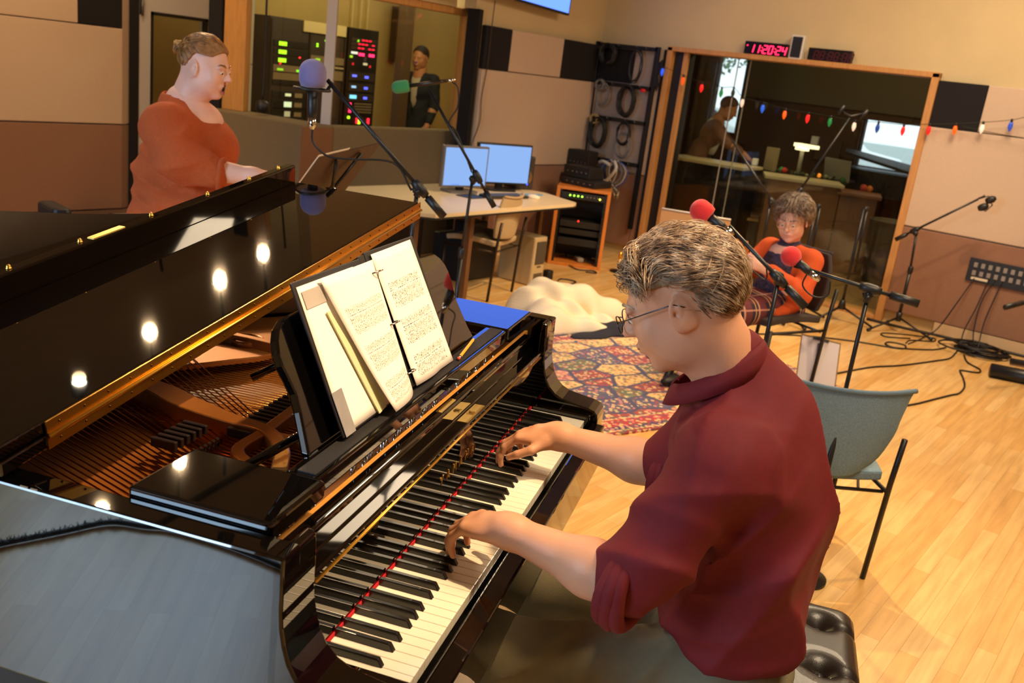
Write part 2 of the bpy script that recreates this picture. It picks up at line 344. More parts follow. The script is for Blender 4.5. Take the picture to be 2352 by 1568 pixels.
# far room side of the studio (behind the camera) with a tall window for the daylight
b = B(); b.bb((-4.3, -4.1, 0), (-4.1, .4, CZ)).bb((-4.3, 2.4, 0), (-4.1, 8.8, CZ)).bb((-4.3, .4, 0), (-4.1, 2.4, .8)).bb((-4.3, .4, 3.0), (-4.1, 2.4, CZ)); struct(b, 'wall_left', M_upper)
struct(B().bb((-4.3, -4.1, 0), (7.15, -3.95, CZ)), 'wall_front', M_upper)
b = B(); b.bb((-4.26, .4, .8), (-4.14, .47, 3)).bb((-4.26, 2.33, .8), (-4.14, 2.4, 3)).bb((-4.26, .4, .8), (-4.14, 2.4, .87)).bb((-4.26, .4, 2.93), (-4.14, 2.4, 3)).bb((-4.24, 1.37, .8), (-4.16, 1.43, 3)); struct(b, 'window_3', M_wood)
# partition between the hall door and the corner window of the control room
def slab(b, p, q, t, z0, z1):
    p = Vector((p[0], p[1], 0)); q = Vector((q[0], q[1], 0)); n = (q-p).cross(Vector((0, 0, 1))).normalized()*t
    return b.prism([(p.x, p.y), (q.x, q.y), (q.x+n.x, q.y+n.y), (p.x+n.x, p.y+n.y)], z0, z1)
struct(slab(B(), (3.66, 5.50), (4.40, 6.50), .06, 0, CZ), 'wall_partition', M_upper)
# rooms beyond the glass
struct(B().bb((4.45, 7.1, 0), (9.0, 7.2, CZ)), 'wall_control_room', M_ctl)
struct(B().bb((8.3, 4.6, 0), (8.4, 7.6, CZ)), 'wall_control_room_side', M_ctl)
struct(B().bb((4.2, 6.62, 0), (4.26, 8.6, CZ)).bb((2.6, 8.2, 0), (4.26, 8.3, CZ)).bb((2.6, 6.62, 0), (2.66, 8.3, CZ)), 'wall_hallway', M_ctl)
b = B()
WX = 10.5
for lo, hi in (((-1.2, 0), (2.10, 3.0)), ((2.82, 0), (4.40, 3.0)), ((4.80, 0), (6.4, 3.0)), ((2.10, 0), (2.82, 1.0)), ((2.10, 1.53), (2.82, 3.0)), ((4.40, 0), (4.80, 1.15)), ((4.40, 2.10), (4.80, 3.0))):
    b.bb((WX, lo[0], lo[1]), (WX+.15, hi[0], hi[1]))
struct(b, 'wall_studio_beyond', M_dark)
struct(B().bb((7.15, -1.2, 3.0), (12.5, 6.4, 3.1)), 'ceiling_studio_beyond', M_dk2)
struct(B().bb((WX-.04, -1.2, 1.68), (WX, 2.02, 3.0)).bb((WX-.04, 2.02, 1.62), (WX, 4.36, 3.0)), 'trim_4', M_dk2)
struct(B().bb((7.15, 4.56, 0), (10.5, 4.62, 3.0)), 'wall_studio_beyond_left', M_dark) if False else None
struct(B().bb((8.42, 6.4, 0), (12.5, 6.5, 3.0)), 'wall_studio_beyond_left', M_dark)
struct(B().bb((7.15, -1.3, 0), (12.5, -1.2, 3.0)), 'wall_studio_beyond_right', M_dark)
# dark plinth of the far room's floor (its own carpet)
struct(B().bb((7.16, -1.2, 0), (10.5, 6.4, .012)), 'floor_studio_beyond', mat('dim_tan_carpet', '#8a6a3c', .9, var=.1))
# outdoor ground seen through the far windows
struct(B().bb((12.6, -30, -.3), (60, 40, -.2)), 'ground_outside', mat('pale_car_park', '#aeb8b4', .9, var=.1, vscale=1))
# door with its glazed panel in the far wall
d1 = B(); d1.bb((3.47, YL-.05, 0), (3.58, YL+.03, 2.0)).bb((4.11, YL-.05, 0), (4.17, YL+.03, 2.0)).bb((3.58, YL-.05, 1.69), (4.11, YL+.03, 2.0)).bb((3.58, YL-.05, 0), (4.11, YL+.03, .30))
door = thing('door_1', 'pale grey studio door with a tall glazed panel', 'door', (3.8, YL, 0)); del door['label']; del door['category']; door['kind'] = 'structure'
d1.build('door_frame', M_grey, door, I4, .004)
fr = B(); fr.bb((3.58, YL-.055, .30), (3.60, YL+.0, 1.69)).bb((4.09, YL-.055, .30), (4.11, YL, 1.69)).bb((3.58, YL-.055, 1.665), (4.11, YL, 1.69)).bb((3.58, YL-.055, .30), (4.11, YL, .325)); fr.build('glazing_bead', M_bm, door, I4)
B().bb((3.60, YL-.02, .32), (4.09, YL-.012, 1.67)).build('pane', M_glass, door, I4)
B().bb((3.478, YL-.07, 1.66), (3.50, YL-.05, 1.78)).cyl((3.489, YL-.075, 1.65), (3.489, YL-.075, 1.79), .009, n=8).build('hinge', M_steel, door, I4)
struct(B().bb((4.17, YL-.03, 0), (4.6, YL, 1.35)).bb((4.17, YL-.03, 1.357), (4.6, YL, 2.0)), 'trim_1', M_grey)
struct(B().bb((3.40, YL-.06, .0), (3.47, YL, CZ)), 'trim_2', M_black)
# light switches on the grey panel by the door
for z, h in ((1.05, .10), (.93, .07)): tag(B().bb((4.27, YL-.045, z), (4.33, YL-.03, z+h)).build('wall_switch', mat('ivory_plastic', '#d8d4c8', .5), bev=.003), 'ivory wall plate beside the singer\'s face, the '+('upper' if h == .10 else 'lower')+' one', 'switch', 'wall plates beside the door')
# hallway things seen through the door glass
t = thing('hallway_door', 'tan door with narrow dark pane seen through the glazed studio door', 'door', (3.75, 8.15, 0))
B().bb((3.45, 8.12, 0), (4.1, 8.19, 1.45)).build('door_leaf', mat('tan_door', '#a58b63', .6), t, I4, .004); B().bb((3.68, 8.10, .8), (3.76, 8.12, 1.3)).build('pane', M_bp, t, I4); B().bb((3.40, 8.10, 0), (3.45, 8.2, 1.5)).bb((4.1, 8.10, 0), (4.15, 8.2, 1.5)).bb((3.40, 8.10, 1.45), (4.15, 8.2, 1.5)).build('frame', M_ctl, t, I4)
# ---- acoustic panels
def panel(x0, y0, x1, y1, z0, z1, m, label, group=None):
    tag(B().bb((x0, y0, z0), (x1, y1, z1)).build('acoustic_panel', m, None, None, .006), label, 'acoustic panel', group)
g = 'fabric acoustic panels on the walls'
panel(-1.5, YL-.09, 3.31, YL-.003, .11, .785, M_brown, 'long low brown fabric panel on the wall behind the piano lid', g)
panel(-1.5, YL-.09, 3.31, YL-.003, .795, 1.53, M_beige, 'long beige fabric panel above the low brown one, left of the door', g)
panel(-1.5, YL-.09, 2.95, YL-.003, 1.537, 1.96, M_beige, 'beige fabric panel at the top left corner beside a black square', g)
panel(2.955, YL-.09, 3.31, YL-.003, 1.537, 1.96, M_black, 'black fabric square at the top left, near the door', g)
b = B(); b.prism([(3.31, YL-.09), (3.40, YL-.03), (3.40, YL), (3.31, YL)], .11, .785); tag(b.build('acoustic_panel', M_brown), 'narrow brown return panel next to the black strip by the door', 'acoustic panel', g)
b = B(); b.prism([(3.31, YL-.09), (3.40, YL-.03), (3.40, YL), (3.31, YL)], .795, 1.96); tag(b.build('acoustic_panel', M_beige), 'narrow pale return panel next to the black strip by the door', 'acoustic panel', g)
y0, y1 = YR-.05, YR-.003
panel(5.05, y0, X2, y1, .08, .785, M_brown, 'low brown fabric panel behind the computer desk', g)
panel(5.16, y0, 6.9, y1, .795, 1.57, M_beige, 'large beige fabric panel above the two monitors', g)
panel(5.16, y0, 5.50, y1, 1.577, 1.91, M_black, 'black fabric square right of the corner window, under the television', g)
panel(5.505, y0, 6.26, y1, 1.577, 1.91, M_beige, 'small beige fabric panel between two black squares', g)
panel(6.265, y0, 6.9, y1, 1.577, 1.91, M_black, 'black fabric square left of the hanging cable rack', g)
panel(X2-.05, 3.66, X2-.003, 4.25, .10, .785, M_brown, 'brown fabric panel below the cable rack', g)
panel(X2-.05, 3.66, X2-.003, 4.25, .795, 1.91, mat('grey_beige_fabric', '#a8988c', .95, var=.05, vscale=140), 'pale panel behind the hanging cables', g)
panel(X2-.045, 3.59, X2-.003, 3.655, .10, .785, M_brown, 'narrow brown panel between cable rack and large window', g)
panel(X2-.045, 3.59, X2-.003, 3.655, .795, 1.91, M_beige, 'narrow beige panel between cable rack and large window', g)
panel(X2-.045, -3.9, 1.20, 0+X2*0, 0, 0, M_brown, '', g) if False else None
def panR(ya, yb, z0, z1, m, lab): panel(X2-.05, ya, X2-.003, yb, z0, z1, m, lab, g)
panR(-3.9, 1.205, .10, .785, M_brown, 'long low brown fabric panel right of the large window')
panR(-3.9, 1.205, .795, 1.565, M_beige, 'long beige fabric panel right of the large window')
panR(.85, 1.205, 1.572, 1.91, M_black, 'black fabric square at the upper right corner of the large window')
panR(-3.9, .845, 1.572, 1.91, M_beige, 'beige fabric panel at the right edge above the light string')
# ---- baseboards
struct(B().bb((X2-.055, -3.9, 0), (X2, .80, .095)), 'baseboard_right', M_base)
struct(B().bb((5.05, YR-.055, 0), (X2, YR, .075)), 'baseboard_back', M_base)
struct(B().bb((-4.1, YL-.10, 0), (3.4, YL, .10)), 'baseboard_far', mat('dark_baseboard', '#7a5c48', .7))
# ---- big studio window in the right wall
w1 = thing('window_1', '', '', (X2, 2.4, 0)); del w1['label']; del w1['category']; w1['kind'] = 'structure'
f = B(); za, zb = .03, 1.925
f.bb((X2-.07, 1.20, 0), (X2+.2, 1.255, 1.96)).bb((X2-.07, 3.50, 0), (X2+.2, 3.55, 1.96)).bb((X2-.07, 1.20, zb), (X2+.2, 3.55, 1.965)).bb((X2-.05, 1.2, 0), (X2+.2, 3.55, za)); f.build('window_frame', M_wood, w1, I4, .004)
B().bb((X2+.0, 3.40, za), (X2+.2, 3.50, zb)).build('reveal', M_bp, w1, I4); B().bb((X2-.02, 3.36, za), (X2+.02, 3.405, zb)).build('inner_jamb', M_wood, w1, I4, .003)
B().bb((X2+.05, 1.255, za), (X2+.056, 3.5, zb)).build('pane', M_glass, w1, I4); B().bb((X2+.15, 1.255, za), (X2+.156, 3.5, zb)).build('pane', M_glass, w1, I4)
B().bb((X2+.046, 2.90, za), (X2+.060, 2.905, zb)).bb((X2+.146, 2.83, za), (X2+.16, 2.835, zb)).build('glass_joint', mat('clear_silicone', '#a9a39a', .3), w1, I4)
struct(B().bb((X2-.06, 3.55, 0), (X2+.0, 3.585, 1.93)), 'trim_3', M_black)
# ---- corner window of the control room over the carpeted ledge
w2 = thing('window_2', '', '', (3.84, 4.58, 1.05)); del w2['label']; del w2['category']; w2['kind'] = 'structure'
f = B(); slab(f, (3.60, 5.44), (3.66, 5.26), .07, 1.05, CZ); f.bb((5.22, 4.50, 1.05), (5.31, 4.60, 1.99)); slab(f, (3.84, 4.60), (3.60, 5.40), -.06, 1.97, 2.03); f.bb((3.84, 4.52, 1.965), (5.36, 4.62, 2.02)); f.build('window_frame', M_wood, w2, I4, .004)
slab(B(), (3.57, 5.56), (3.60, 5.44), .09, 1.0, CZ).build('dark_jamb', M_black, w2, I4)
slab(B(), (3.845, 4.545), (3.80, 4.60), .045, 1.05, 2.0).build('mullion', mat('pale_aluminium', '#b6a79a', .4, .3), w2, I4)
slab(B(), (3.83, 4.60), (3.63, 5.30), .006, 1.05, 2.0).build('pane', M_glass, w2, I4); B().bb((3.86, 4.56, 1.05), (5.28, 4.566, 1.97)).build('pane', M_glass, w2, I4)
led_ = B(); led_.prism([(3.43, 5.44), (3.51, 4.46), (3.83, 4.50), (3.84, 4.63), (3.68, 5.44)], 0, 1.05); struct(led_, 'wall_ledge', M_ledge, bev=.012)
struct(B().bb((3.84, 4.50, 0), (5.40, 4.63, 1.045)), 'wall_ledge_right', M_ledge, bev=.01)
struct(B().prism([(3.512, 4.452), (3.832, 4.492), (3.832, 4.502), (3.512, 4.462)], .02, 1.035), 'trim_5', M_ledgec)
struct(slab(B(), (3.43, 5.44), (3.66, 5.52), .04, 0, 1.0), 'wall_ledge_end', M_black)
# ================================================================ ceiling fixtures
def fill_panel(x, y, lab):  # unseen panels added to raise the room's soft light
    t = thing('ceiling_fill_panel', lab, 'ceiling light', (x, y, CZ-.05), 0, 'added ceiling fill panels')
    f = B(); s = .62
    for a in ((-s, -s, s, -s+.03), (-s, s-.03, s, s), (-s, -s, -s+.03, s), (s-.03, -s, s, s)): f.bb((a[0], a[1], 0), (a[2], a[3], .05))
    f.build('frame', M_grey, t); B().bb((-s, -s, .03), (s, s, .045)).build('diffuser', mat('fill_panel_diffuser', '#ffffff', .5, emit='#ffe2bc', estr=.8), t)
fill_panel(5.2, .3, 'added square fill panel above the music stands'); fill_panel(1.2, -1.2, 'square ceiling panel above the pianist\'s back'); fill_panel(2.0, 4.8, 'added square fill panel above the space by the far wall') if False else None
for loc, tgt, e, sp in TRACK:
    d = (Vector(tgt)-Vector(loc)).normalized(); p = Vector(loc)
    t = thing('track_spotlight', 'black cylindrical track spotlight hanging from the ceiling', 'spotlight', loc, 0, 'ceiling track spotlights')
    b = B(); b.lathe([(.03, -.10), (.045, -.09), (.05, .05), (.052, .07), (.045, .07), (.04, .02), (.0, .0)], p, d, 16); b.build('can', M_bm, t, I4)
    B().lathe([(0, .012), (.038, .014), (.036, .02), (0, .024)], p, d, 14).build('lens', mat('lit_lens', '#ffffff', .3, emit='#ffe9c8', estr=60), t, I4)
    B().cyl(p+Vector((0, 0, .02)), (p.x, p.y, CZ-.03), .012, n=8).build('stem', M_bm, t, I4)
for (a, bb_) in (((1.0, 3.82), (3.75, 4.68)), ((2.9, .95), (4.6, 1.25))): tag(slab(B(), a, bb_, .035, CZ-.035, CZ-.005).build('lighting_track', M_bm), 'black lighting track on the ceiling '+('over the piano tail' if a[0] < 2 else 'over the rug'), 'lighting track')
# ================================================================ grand piano (in its own axes)
M_pb = mat('black_polyester_lacquer', '#060505', .02, ior=1.65, coat=.3)
M_brass = mat('polished_brass', '#e2ac48', .30, 1, bump=.1, bscale=30)
M_brassp = mat('brushed_brass_plate', '#d8b25c', .32, 1, var=.06, vscale=200)
M_bronze = mat('bronze_painted_plate', '#b87333', .36, .45, var=.06, vscale=30, coat=.3)
M_ivory = mat('white_key_acrylic', '#f1ead8', .18, coat=.3)
M_ebony = mat('ebony_key', '#0c0b0b', .28, coat=.25)
M_felt = mat('red_felt', '#b8101c', .95, var=.1, vscale=200)
M_maple = mat('spruce_pinblock_edge', '#c98a3c', .4, var=.1, vscale=60, coat=.3)
M_copper = mat('copper_wound_string', '#b5622c', .28, 1)
M_str = mat('steel_string', '#cfa860', .25, 1)
M_damp = mat('damper_wood_satin', '#2a1f1d', .5)
M_leath = mat('black_desk_leather', '#1c1a1c', .62, bump=.25, bscale=400, var=.15, vscale=25)
piano = thing('grand_piano', 'black polished grand piano with its lid raised a little and front flap folded back', 'piano', M=PF)
def outline():
    pts = [(-.13, .142), (-.13, 1.5)]
    for a in np.linspace(PI, PI/2, 7)[1:]: pts.append((.12+.25*math.cos(a), 1.5+.22*math.sin(a)))
    pts += [tuple(p)[:2] for p in smoothpath([(.35, 1.71, 0), (.55, 1.66, 0), (.74, 1.48, 0), (.86, 1.25, 0), (1.04, 1.03, 0), (1.25, .87, 0), (1.335, .72, 0), (1.35, .55, 0)], 5)]
    pts += [(1.35, .142)]
    return pts
OUT = outline()
def inset(pts, t):
    P = np.array(pts); r = []
    for i in range(len(P)):
        a = P[max(i-1, 0)]; b = P[min(i+1, len(P)-1)]; d = b-a; d = d/np.linalg.norm(d); n = np.array([d[1], -d[0]]); r.append(tuple(P[i]+n*t))
    r[0] = (pts[0][0]+t, pts[0][1]); r[-1] = (pts[-1][0]-t, pts[-1][1]); return r
INN = inset(OUT, .048)
b = B(); n = len(OUT); vs = [(p[0], p[1], z) for z in (.655, .97) for p in OUT]+[(p[0], p[1], z) for z in (.655, .97) for p in INN]; fs = []
for i in range(n-1): fs += [(i, i+1, n+i+1, n+i), (2*n+i+1, 2*n+i, 3*n+i, 3*n+i+1), (n+i, n+i+1, 3*n+i+1, 3*n+i), (i+1, i, 2*n+i, 2*n+i+1)]
for i in (0, n-1): fs.append((i, n+i, 3*n+i, 2*n+i))
b.add(vs, fs, False); rim = b.build('rim', M_pb, piano, None, .004)
b = B(); b.prism([(x, y) for x, y in inset(OUT, .012)], .60, .66); b.build('bottom_board', mat('dark_underside', '#1d1714', .7), piano)
# arms
prof = [(.47, .60), (.47, .97), (.150, .97), (.143, .965), (.1415, .93), (.141, .89), (.139, .865), (.134, .84), (.126, .815), (.114, .795), (.097, .779), (.075, .769), (.03, .762), (.0, .758), (-.018, .752), (-.027, .742), (-.030, .728), (-.030, .60)]
for xa, xb in ((-.13, -.036), (1.256, 1.35)):
    b = B(); m_ = Matrix(((0, 0, 1, 0), (1, 0, 0, 0), (0, 1, 0, 0), (0, 0, 0, 1))); pr_ = [(p[0] if p[0] < .4 else .16, p[1]) for p in prof]; b.prism(pr_, xa, xb, m_); b.build('arm', M_pb, piano, None, .006, 3)
B().bb((-.036, -.012, .60), (1.256, .16, .700)).build('key_bed', M_pb, piano)
B().bb((-.036, -.052, .60), (1.256, -.014, .722)).build('key_slip', M_pb, piano, None, .005, 3)
for xa, xb in ((-.036, -.004), (1.226, 1.256)): B().bb((xa, -.013, .70), (xb, .150, .747)).build('key_block', M_pb, piano, None, .004)
# keys
kw = .0235
for i in range(52): B().bb((i*kw+.0005, 0, .712), ((i+1)*kw-.0005, .150, .735)).build('white_key', M_ivory, piano, None, .0012, 2)
def black_x():
    r = [kw+.002]
    for o_ in range(8):
        for nn, dd in ((3, -.003), (4, .003), (6, -.004), (7, 0), (8, .004)):
            if nn+7*o_ < 52: r.append(kw*(nn+7*o_)+dd)
    return r
for x in black_x():
    b = B(); w0, w1, h = .0058, .0046, .0125; z0 = .735; vs = [(x-w0, .050, z0-.001), (x+w0, .050, z0-.001), (x+w0, .150, z0-.001), (x-w0, .150, z0-.001), (x-w1, .058, z0+h), (x+w1, .058, z0+h), (x+w1, .150, z0+h), (x-w1, .150, z0+h)]
    b.add(vs, [(3, 2, 1, 0), (4, 5, 6, 7), (0, 1, 5, 4), (1, 2, 6, 5), (2, 3, 7, 6), (3, 0, 4, 7)]).build('black_key', M_ebony, piano, None, .0014, 2)
B().bb((-.004, .149, .7352), (1.226, .1520, .7415)).build('key_felt', M_felt, piano)
# fallboard: face, lip, upper rail
FX0, FX1 = -.034, 1.254
b = B(); sec = [(.152, .742), (.1525, .876), (.148, .8775), (.1475, .889), (.151, .892), (.174, .8905), (.1785, .893), (.1805, .927), (.184, .931), (.203, .931), (.206, .928), (.206, .742)]
m_ = Matrix(((0, 0, 1, 0), (1, 0, 0, 0), (0, 1, 0, 0), (0, 0, 0, 1))); b.prism(sec, FX0, FX1, m_); fb = b.build('fallboard', M_pb, piano, None, .0015)
B().cyl((FX0+.01, .1473, .8775), (FX1-.01, .1473, .8775), .0022, n=8).build('edge_bead', M_brass, fb)
def text(s, size, m, parent, T, name='lettering', ext=.0006, bold=0, sx=1):
    cu = bpy.data.curves.new(name, 'FONT'); cu.body = s; cu.size = size; cu.extrude = ext; cu.align_x = 'CENTER'; cu.offset = bold; tmp = bpy.data.objects.new('tmp', cu); COL.objects.link(tmp)
    bpy.context.view_layer.update(); dg = bpy.context.evaluated_depsgraph_get(); me = bpy.data.meshes.new_from_object(tmp.evaluated_get(dg)); bpy.data.objects.remove(tmp)
    bb_ = B(); bb_.v = [tuple(T @ Vector((v.co.x*sx, v.co.y, v.co.z))) for v in me.vertices]; bb_.f = [tuple(p.vertices) for p in me.polygons]; bb_.sm = [False]*len(bb_.f)
    return bb_.build(name, m, parent)
def TT(o, x, y): z = Vector(x).cross(Vector(y)); return Matrix(((x[0], y[0], z[0], o[0]), (x[1], y[1], z[1], o[1]), (x[2], y[2], z[2], o[2]), (0, 0, 0, 1)))
for i, ch in enumerate('YAMAHA'): text(ch, .030, M_brass, fb, TT((.52+i*.038, .1515, .800), (1, 0, 0), (0, 0, 1)))
pl_ = B().add([(.645, .1505, .8935), (.763, .1505, .8935), (.763, .1735, .8925), (.645, .1735, .8925), (.645, .1505, .891), (.763, .1505, .891), (.763, .1735, .890), (.645, .1735, .890)], [(0, 1, 2, 3), (7, 6, 5, 4), (0, 4, 5, 1), (1, 5, 6, 2), (2, 6, 7, 3), (3, 7, 4, 0)]).build('brass_plate', M_brassp, fb)
b = B(); c = Vector((.704, .162, .894))
for s in (-1, 1): b.tube(smoothpath([c+Vector((s*.002, -.007, 0)), c+Vector((s*.009, -.003, 0)), c+Vector((s*.006, .003, 0)), c+Vector((s*.009, .008, 0))], 4), .0006, 5)
for s in (-1, 0, 1): b.tube([c+Vector((s*.0022, -.006, 0)), c+Vector((s*.0022, .006, 0))], .0004, 4)
b.build('etched_crest', mat('engraving', '#7d5f22', .5, .8), fb)
B().rbox((.617, .192, .9316), (.088, .013, .0016), .002).build('brass_plate', M_brassp, fb)
b = B()
for x in (.578, .656): b.ball((x, .192, .9325), .0016, 8)
b.build('plate_screw', M_brass, fb)
# pinblock edge, plate, pins
B().bb((FX0, .2065, .84), (1.302, .215, .928)).build('pin_block_edge', M_maple, piano, None, .001)
b = B(); b.prism([p for p in inset(OUT, .05)][1:-1]+[(1.302, .215), (-.082, .215)], .825, .835); b.build('soundboard', mat('golden_soundboard', '#8a5220', .4, var=.12, vscale=8, stretch=(20, 1, 1)), piano)
plate = B(); plate.bb((-.08, .215, .872), (1.30, .345, .886))
plate.build('iron_plate', M_bronze, piano, None, .002)
def strut(pts, w_, z0, z1, name='plate_strut'):
    P = [Vector((p[0], p[1], 0)) for p in smoothpath([(p[0], p[1], 0) for p in pts], 6)]; L = []; R_ = []
    for i, p in enumerate(P):
        t = (P[min(i+1, len(P)-1)]-P[max(i-1, 0)]).normalized(); nn = Vector((-t.y, t.x, 0)); ww = w_(i/(len(P)-1)) if callable(w_) else w_
        L.append(p+nn*ww/2); R_.append(p-nn*ww/2)
    b = B(); m = len(P); vs = [(q.x, q.y, z) for z in (z0, z1) for q in L+R_[::-1]]; k = 2*m
    fs = [(i, i+1, k-2-i, k-1-i) for i in range(m-1)]; fs += [(k+a, k+b_, k+c_, k+d_) for a, b_, c_, d_ in [(f[3], f[2], f[1], f[0]) for f in fs]]
    fs += [(i, k+i, k+(i+1) % k, (i+1) % k) for i in range(k)]
    b.add(vs, fs).build(name, M_bronze, piano, None, .003)
strut([(.20, .345), (.255, .452), (.36, .462), (.523, .475), (.80, .50), (1.05, .56)], .024, .85, .905)
strut([(.225, .35), (.30, .39), (.364, .46), (.375, .55), (.40, .66), (.44, .80), (.42, 1.1), (.40, 1.55)], lambda t: .030+.03*math.exp(-((t-.62)/.2)**2), .85, .908)
strut([(.36, .46), (.37, .38), (.40, .34)], .022, .85, .903)
strut([(.72, .34), (.80, .50), (.86, .80), (.80, 1.25)], .024, .85, .90)
strut([(-.02, .34), (-.01, .60), (.0, 1.2), (.05, 1.5)], .03, .835, .862)
# wide web with the round hole near the bend
b = B(); b.prism([(.62, .86), (.80, .74), (1.05, .66), (1.24, .66), (1.22, .82), (1.0, .98), (.82, 1.2), (.70, 1.1)], .862, .876); web = b.build('plate_web', M_bronze, piano, None, .003)
B().lathe([(.040, .0), (.040, .012), (.034, .016), (.030, .010), (.024, .004), (.0, .003)], (.875, .815, .876), (0, 0, 1), 28).build('sound_hole_ring', M_bronze, web); B().lathe([(0, .0), (.024, .0), (.023, .007), (0, .007)], (.875, .815, .876), (0, 0, 1), 24).build('sound_hole', mat('dark_hole', '#0a0605', .9), web)
for i in range(56):
    x = (-.02+i*.0185) if i < 14 else (-.02+14*.0185+(i-14)*.0232)
    for j in (0, 1):
        if i % 1 == 0 and (i < 9 or 15 < i < 35 or 37 < i < 50): B().cyl((x+.006*j, .225+.017*j+.004*(i % 3), .88), (x+.006*j, .224+.017*j+.004*(i % 3), .912+.006*(i % 2)), .0032, n=8).build('tuning_pin', M_chrome, piano)
for i in range(36):      # bass strings run over the others towards the back right
    x = .0+i*.0125; y0 = .34; B().tube([(x, y0, .885), (x+.012, .52, .880), (x+.30+i*.002, 1.42-.012*i, .878)], .0016, 5).build('bass_string', M_copper, piano)
for i in range(64):
    x = .40+i*.0135; ye = 1.50-(x-.40)*1.05; B().tube([(x, .34, .868), (x-.02-.06*(ye-.34), max(.5, ye), .862)], .0010, 4).build('string', M_str, piano)
for i in range(46):
    x = .05+i*.0185; y = .585 if x < .34 else .50
    if x > .22: B().bb((x-.0045, y-.022, .884), (x+.0045, y+.030, .902)).build('damper', M_damp, piano, None, .002)
b = B(); b.bb((.24, .548, .858), (.9, .556, .872)).build('damper_rail', M_damp, piano)
b = B(); b.tube(smoothpath([(.12, 1.5, .85), (.5, 1.15, .85), (.9, .8, .85), (1.2, .62, .85)], 6), .012, 6); b.build('bridge', mat('maple_bridge', '#9a6a30', .5), piano)
# desk tray, side blocks
for xa, xb in ((-.080, .078), (1.075, 1.298)): B().bb((xa, .190 if xa < 0 else .20, .955), (xb, .420, .985)).build('desk_rail_block', M_pb, piano, None, .006, 3)
B().bb((.082, .205, .950), (1.072, .262, .982)).build('desk_tray', M_pb, piano, None, .004, 3)
B().bb((.090, .2145, .9825), (1.066, .2455, .9845)).build('tray_leather', M_leath, piano)
# music desk
TA = math.radians(25)
def DSK(x, s, o=0, y0=.254, z0=.984): return (x, y0+s*math.sin(TA)-o*math.cos(TA), z0+s*math.cos(TA)+o*math.sin(TA))
lft = [(.144, 0), (.152, .03), (.162, .07), (.166, .10), (.162, .125), (.156, .15), (.158, .17), (.166, .190), (.180, .207), (.205, .218)]
rgt = [(.96, 0), (.946, .03), (.934, .07), (.928, .10), (.930, .125), (.936, .15), (.934, .172), (.925, .192), (.908, .210), (.885, .222)]
out = lft+[(.30, .225), (.55, .232), (.80, .227)]+rgt[::-1]
Td = TT(DSK(0, 0), (1, 0, 0), (0, math.sin(TA), math.cos(TA)))
b = B(); b.prism(out, -.016, 0, Td); desk = b.build('music_desk', M_pb, piano, None, .004, 3)
for p, q in (((.486, .568, .95), (.63, .380, 1.075)), ((.144, .372, .935), (.307, .300, .985)), ((.80, .52, .95), (.86, .36, 1.06))): B().cyl(p, q, .0085, n=12).build('desk_prop', M_pb, desk)
B().bb((.17, .262, .979), (.93, .28, .987)).build('desk_hinge_rail', M_pb, desk, None, .002)
# lid
TL = math.radians(7.3); LT = Matrix.Translation((-.13, 0, .985)) @ Matrix.Rotation(-TL, 4, 'Y')     # lid axes: u across, v back, w up
lo = [(-.01, .577)]+[(x+.13, y) for x, y in OUT[1:-1] if y > .577]
k1 = [(u, v) for u, v in lo]
k1 = [(-.012, .577), (-.012, 1.5)]+[(x+.13+.012*(1 if x > .3 else 0), y+.012) for x, y in OUT[2:-2] if y > .58]+[(1.497, .577)]
b = B(); b.prism(k1, .0, .022, LT); lid = b.build('lid', M_pb, piano, None, .003)
b = B(); b.prism([(-.012, .580), (1.497, .580), (1.497, .962), (-.012, .962)], .025, .046, LT); flap = b.build('lid_flap', M_pb, piano, None, .003)
b = B(); b.prism([(-.012, .962), (1.490, .962), (1.490, .990), (-.012, .990)], .025, .098, LT); b.build('flap_lip', M_pb, flap, None, .004)
b = B(); b.prism([(.075, .5745), (1.50, .5745), (1.50, .577), (.075, .577)], .000, .046, LT); hg = b.build('hinge', M_brass, piano)
b = B(); b.tube([LT @ Vector((.075, .5725, .0235)), LT @ Vector((1.50, .5725, .0235))], .0042, 10); b.build('hinge_knuckle', M_brass, hg)
b = B(); b.prism([(.075, .556), (1.50, .556), (1.50, .580), (.075, .580)], .0455, .0475, LT); b.build('hinge_leaf', M_brass, hg) if False else None
for i in range(27):
    u = .10+i*.0535
    for ww in (.010, .037): B().ball(LT @ Vector((u, .5742, ww)), .0022, 8).build('hinge_screw', mat('dark_brass_screw', '#5a3d14', .3, 1), hg)
for u in (.18, .44, .63, .86, 1.08, 1.27, 1.42): B().lathe([(.006, 0), (.006, .002), (.0045, .003), (.0045, .006), (.003, .008), (0, .008)], LT @ Vector((u, .978, .098)), (-math.sin(TL), 0, math.cos(TL)), 12).build('brass_bumper', M_brass, flap)
b = B(); b.prism([(.66, .969), (.76, .969), (.76, .985), (.66, .985)], .098, .0995, LT); b.build('brass_plate', M_brassp, flap)
B().cyl((1.28, .72, .90), LT @ Vector((1.43, .70, .0)), .009, n=10).build('lid_prop', M_pb, piano)
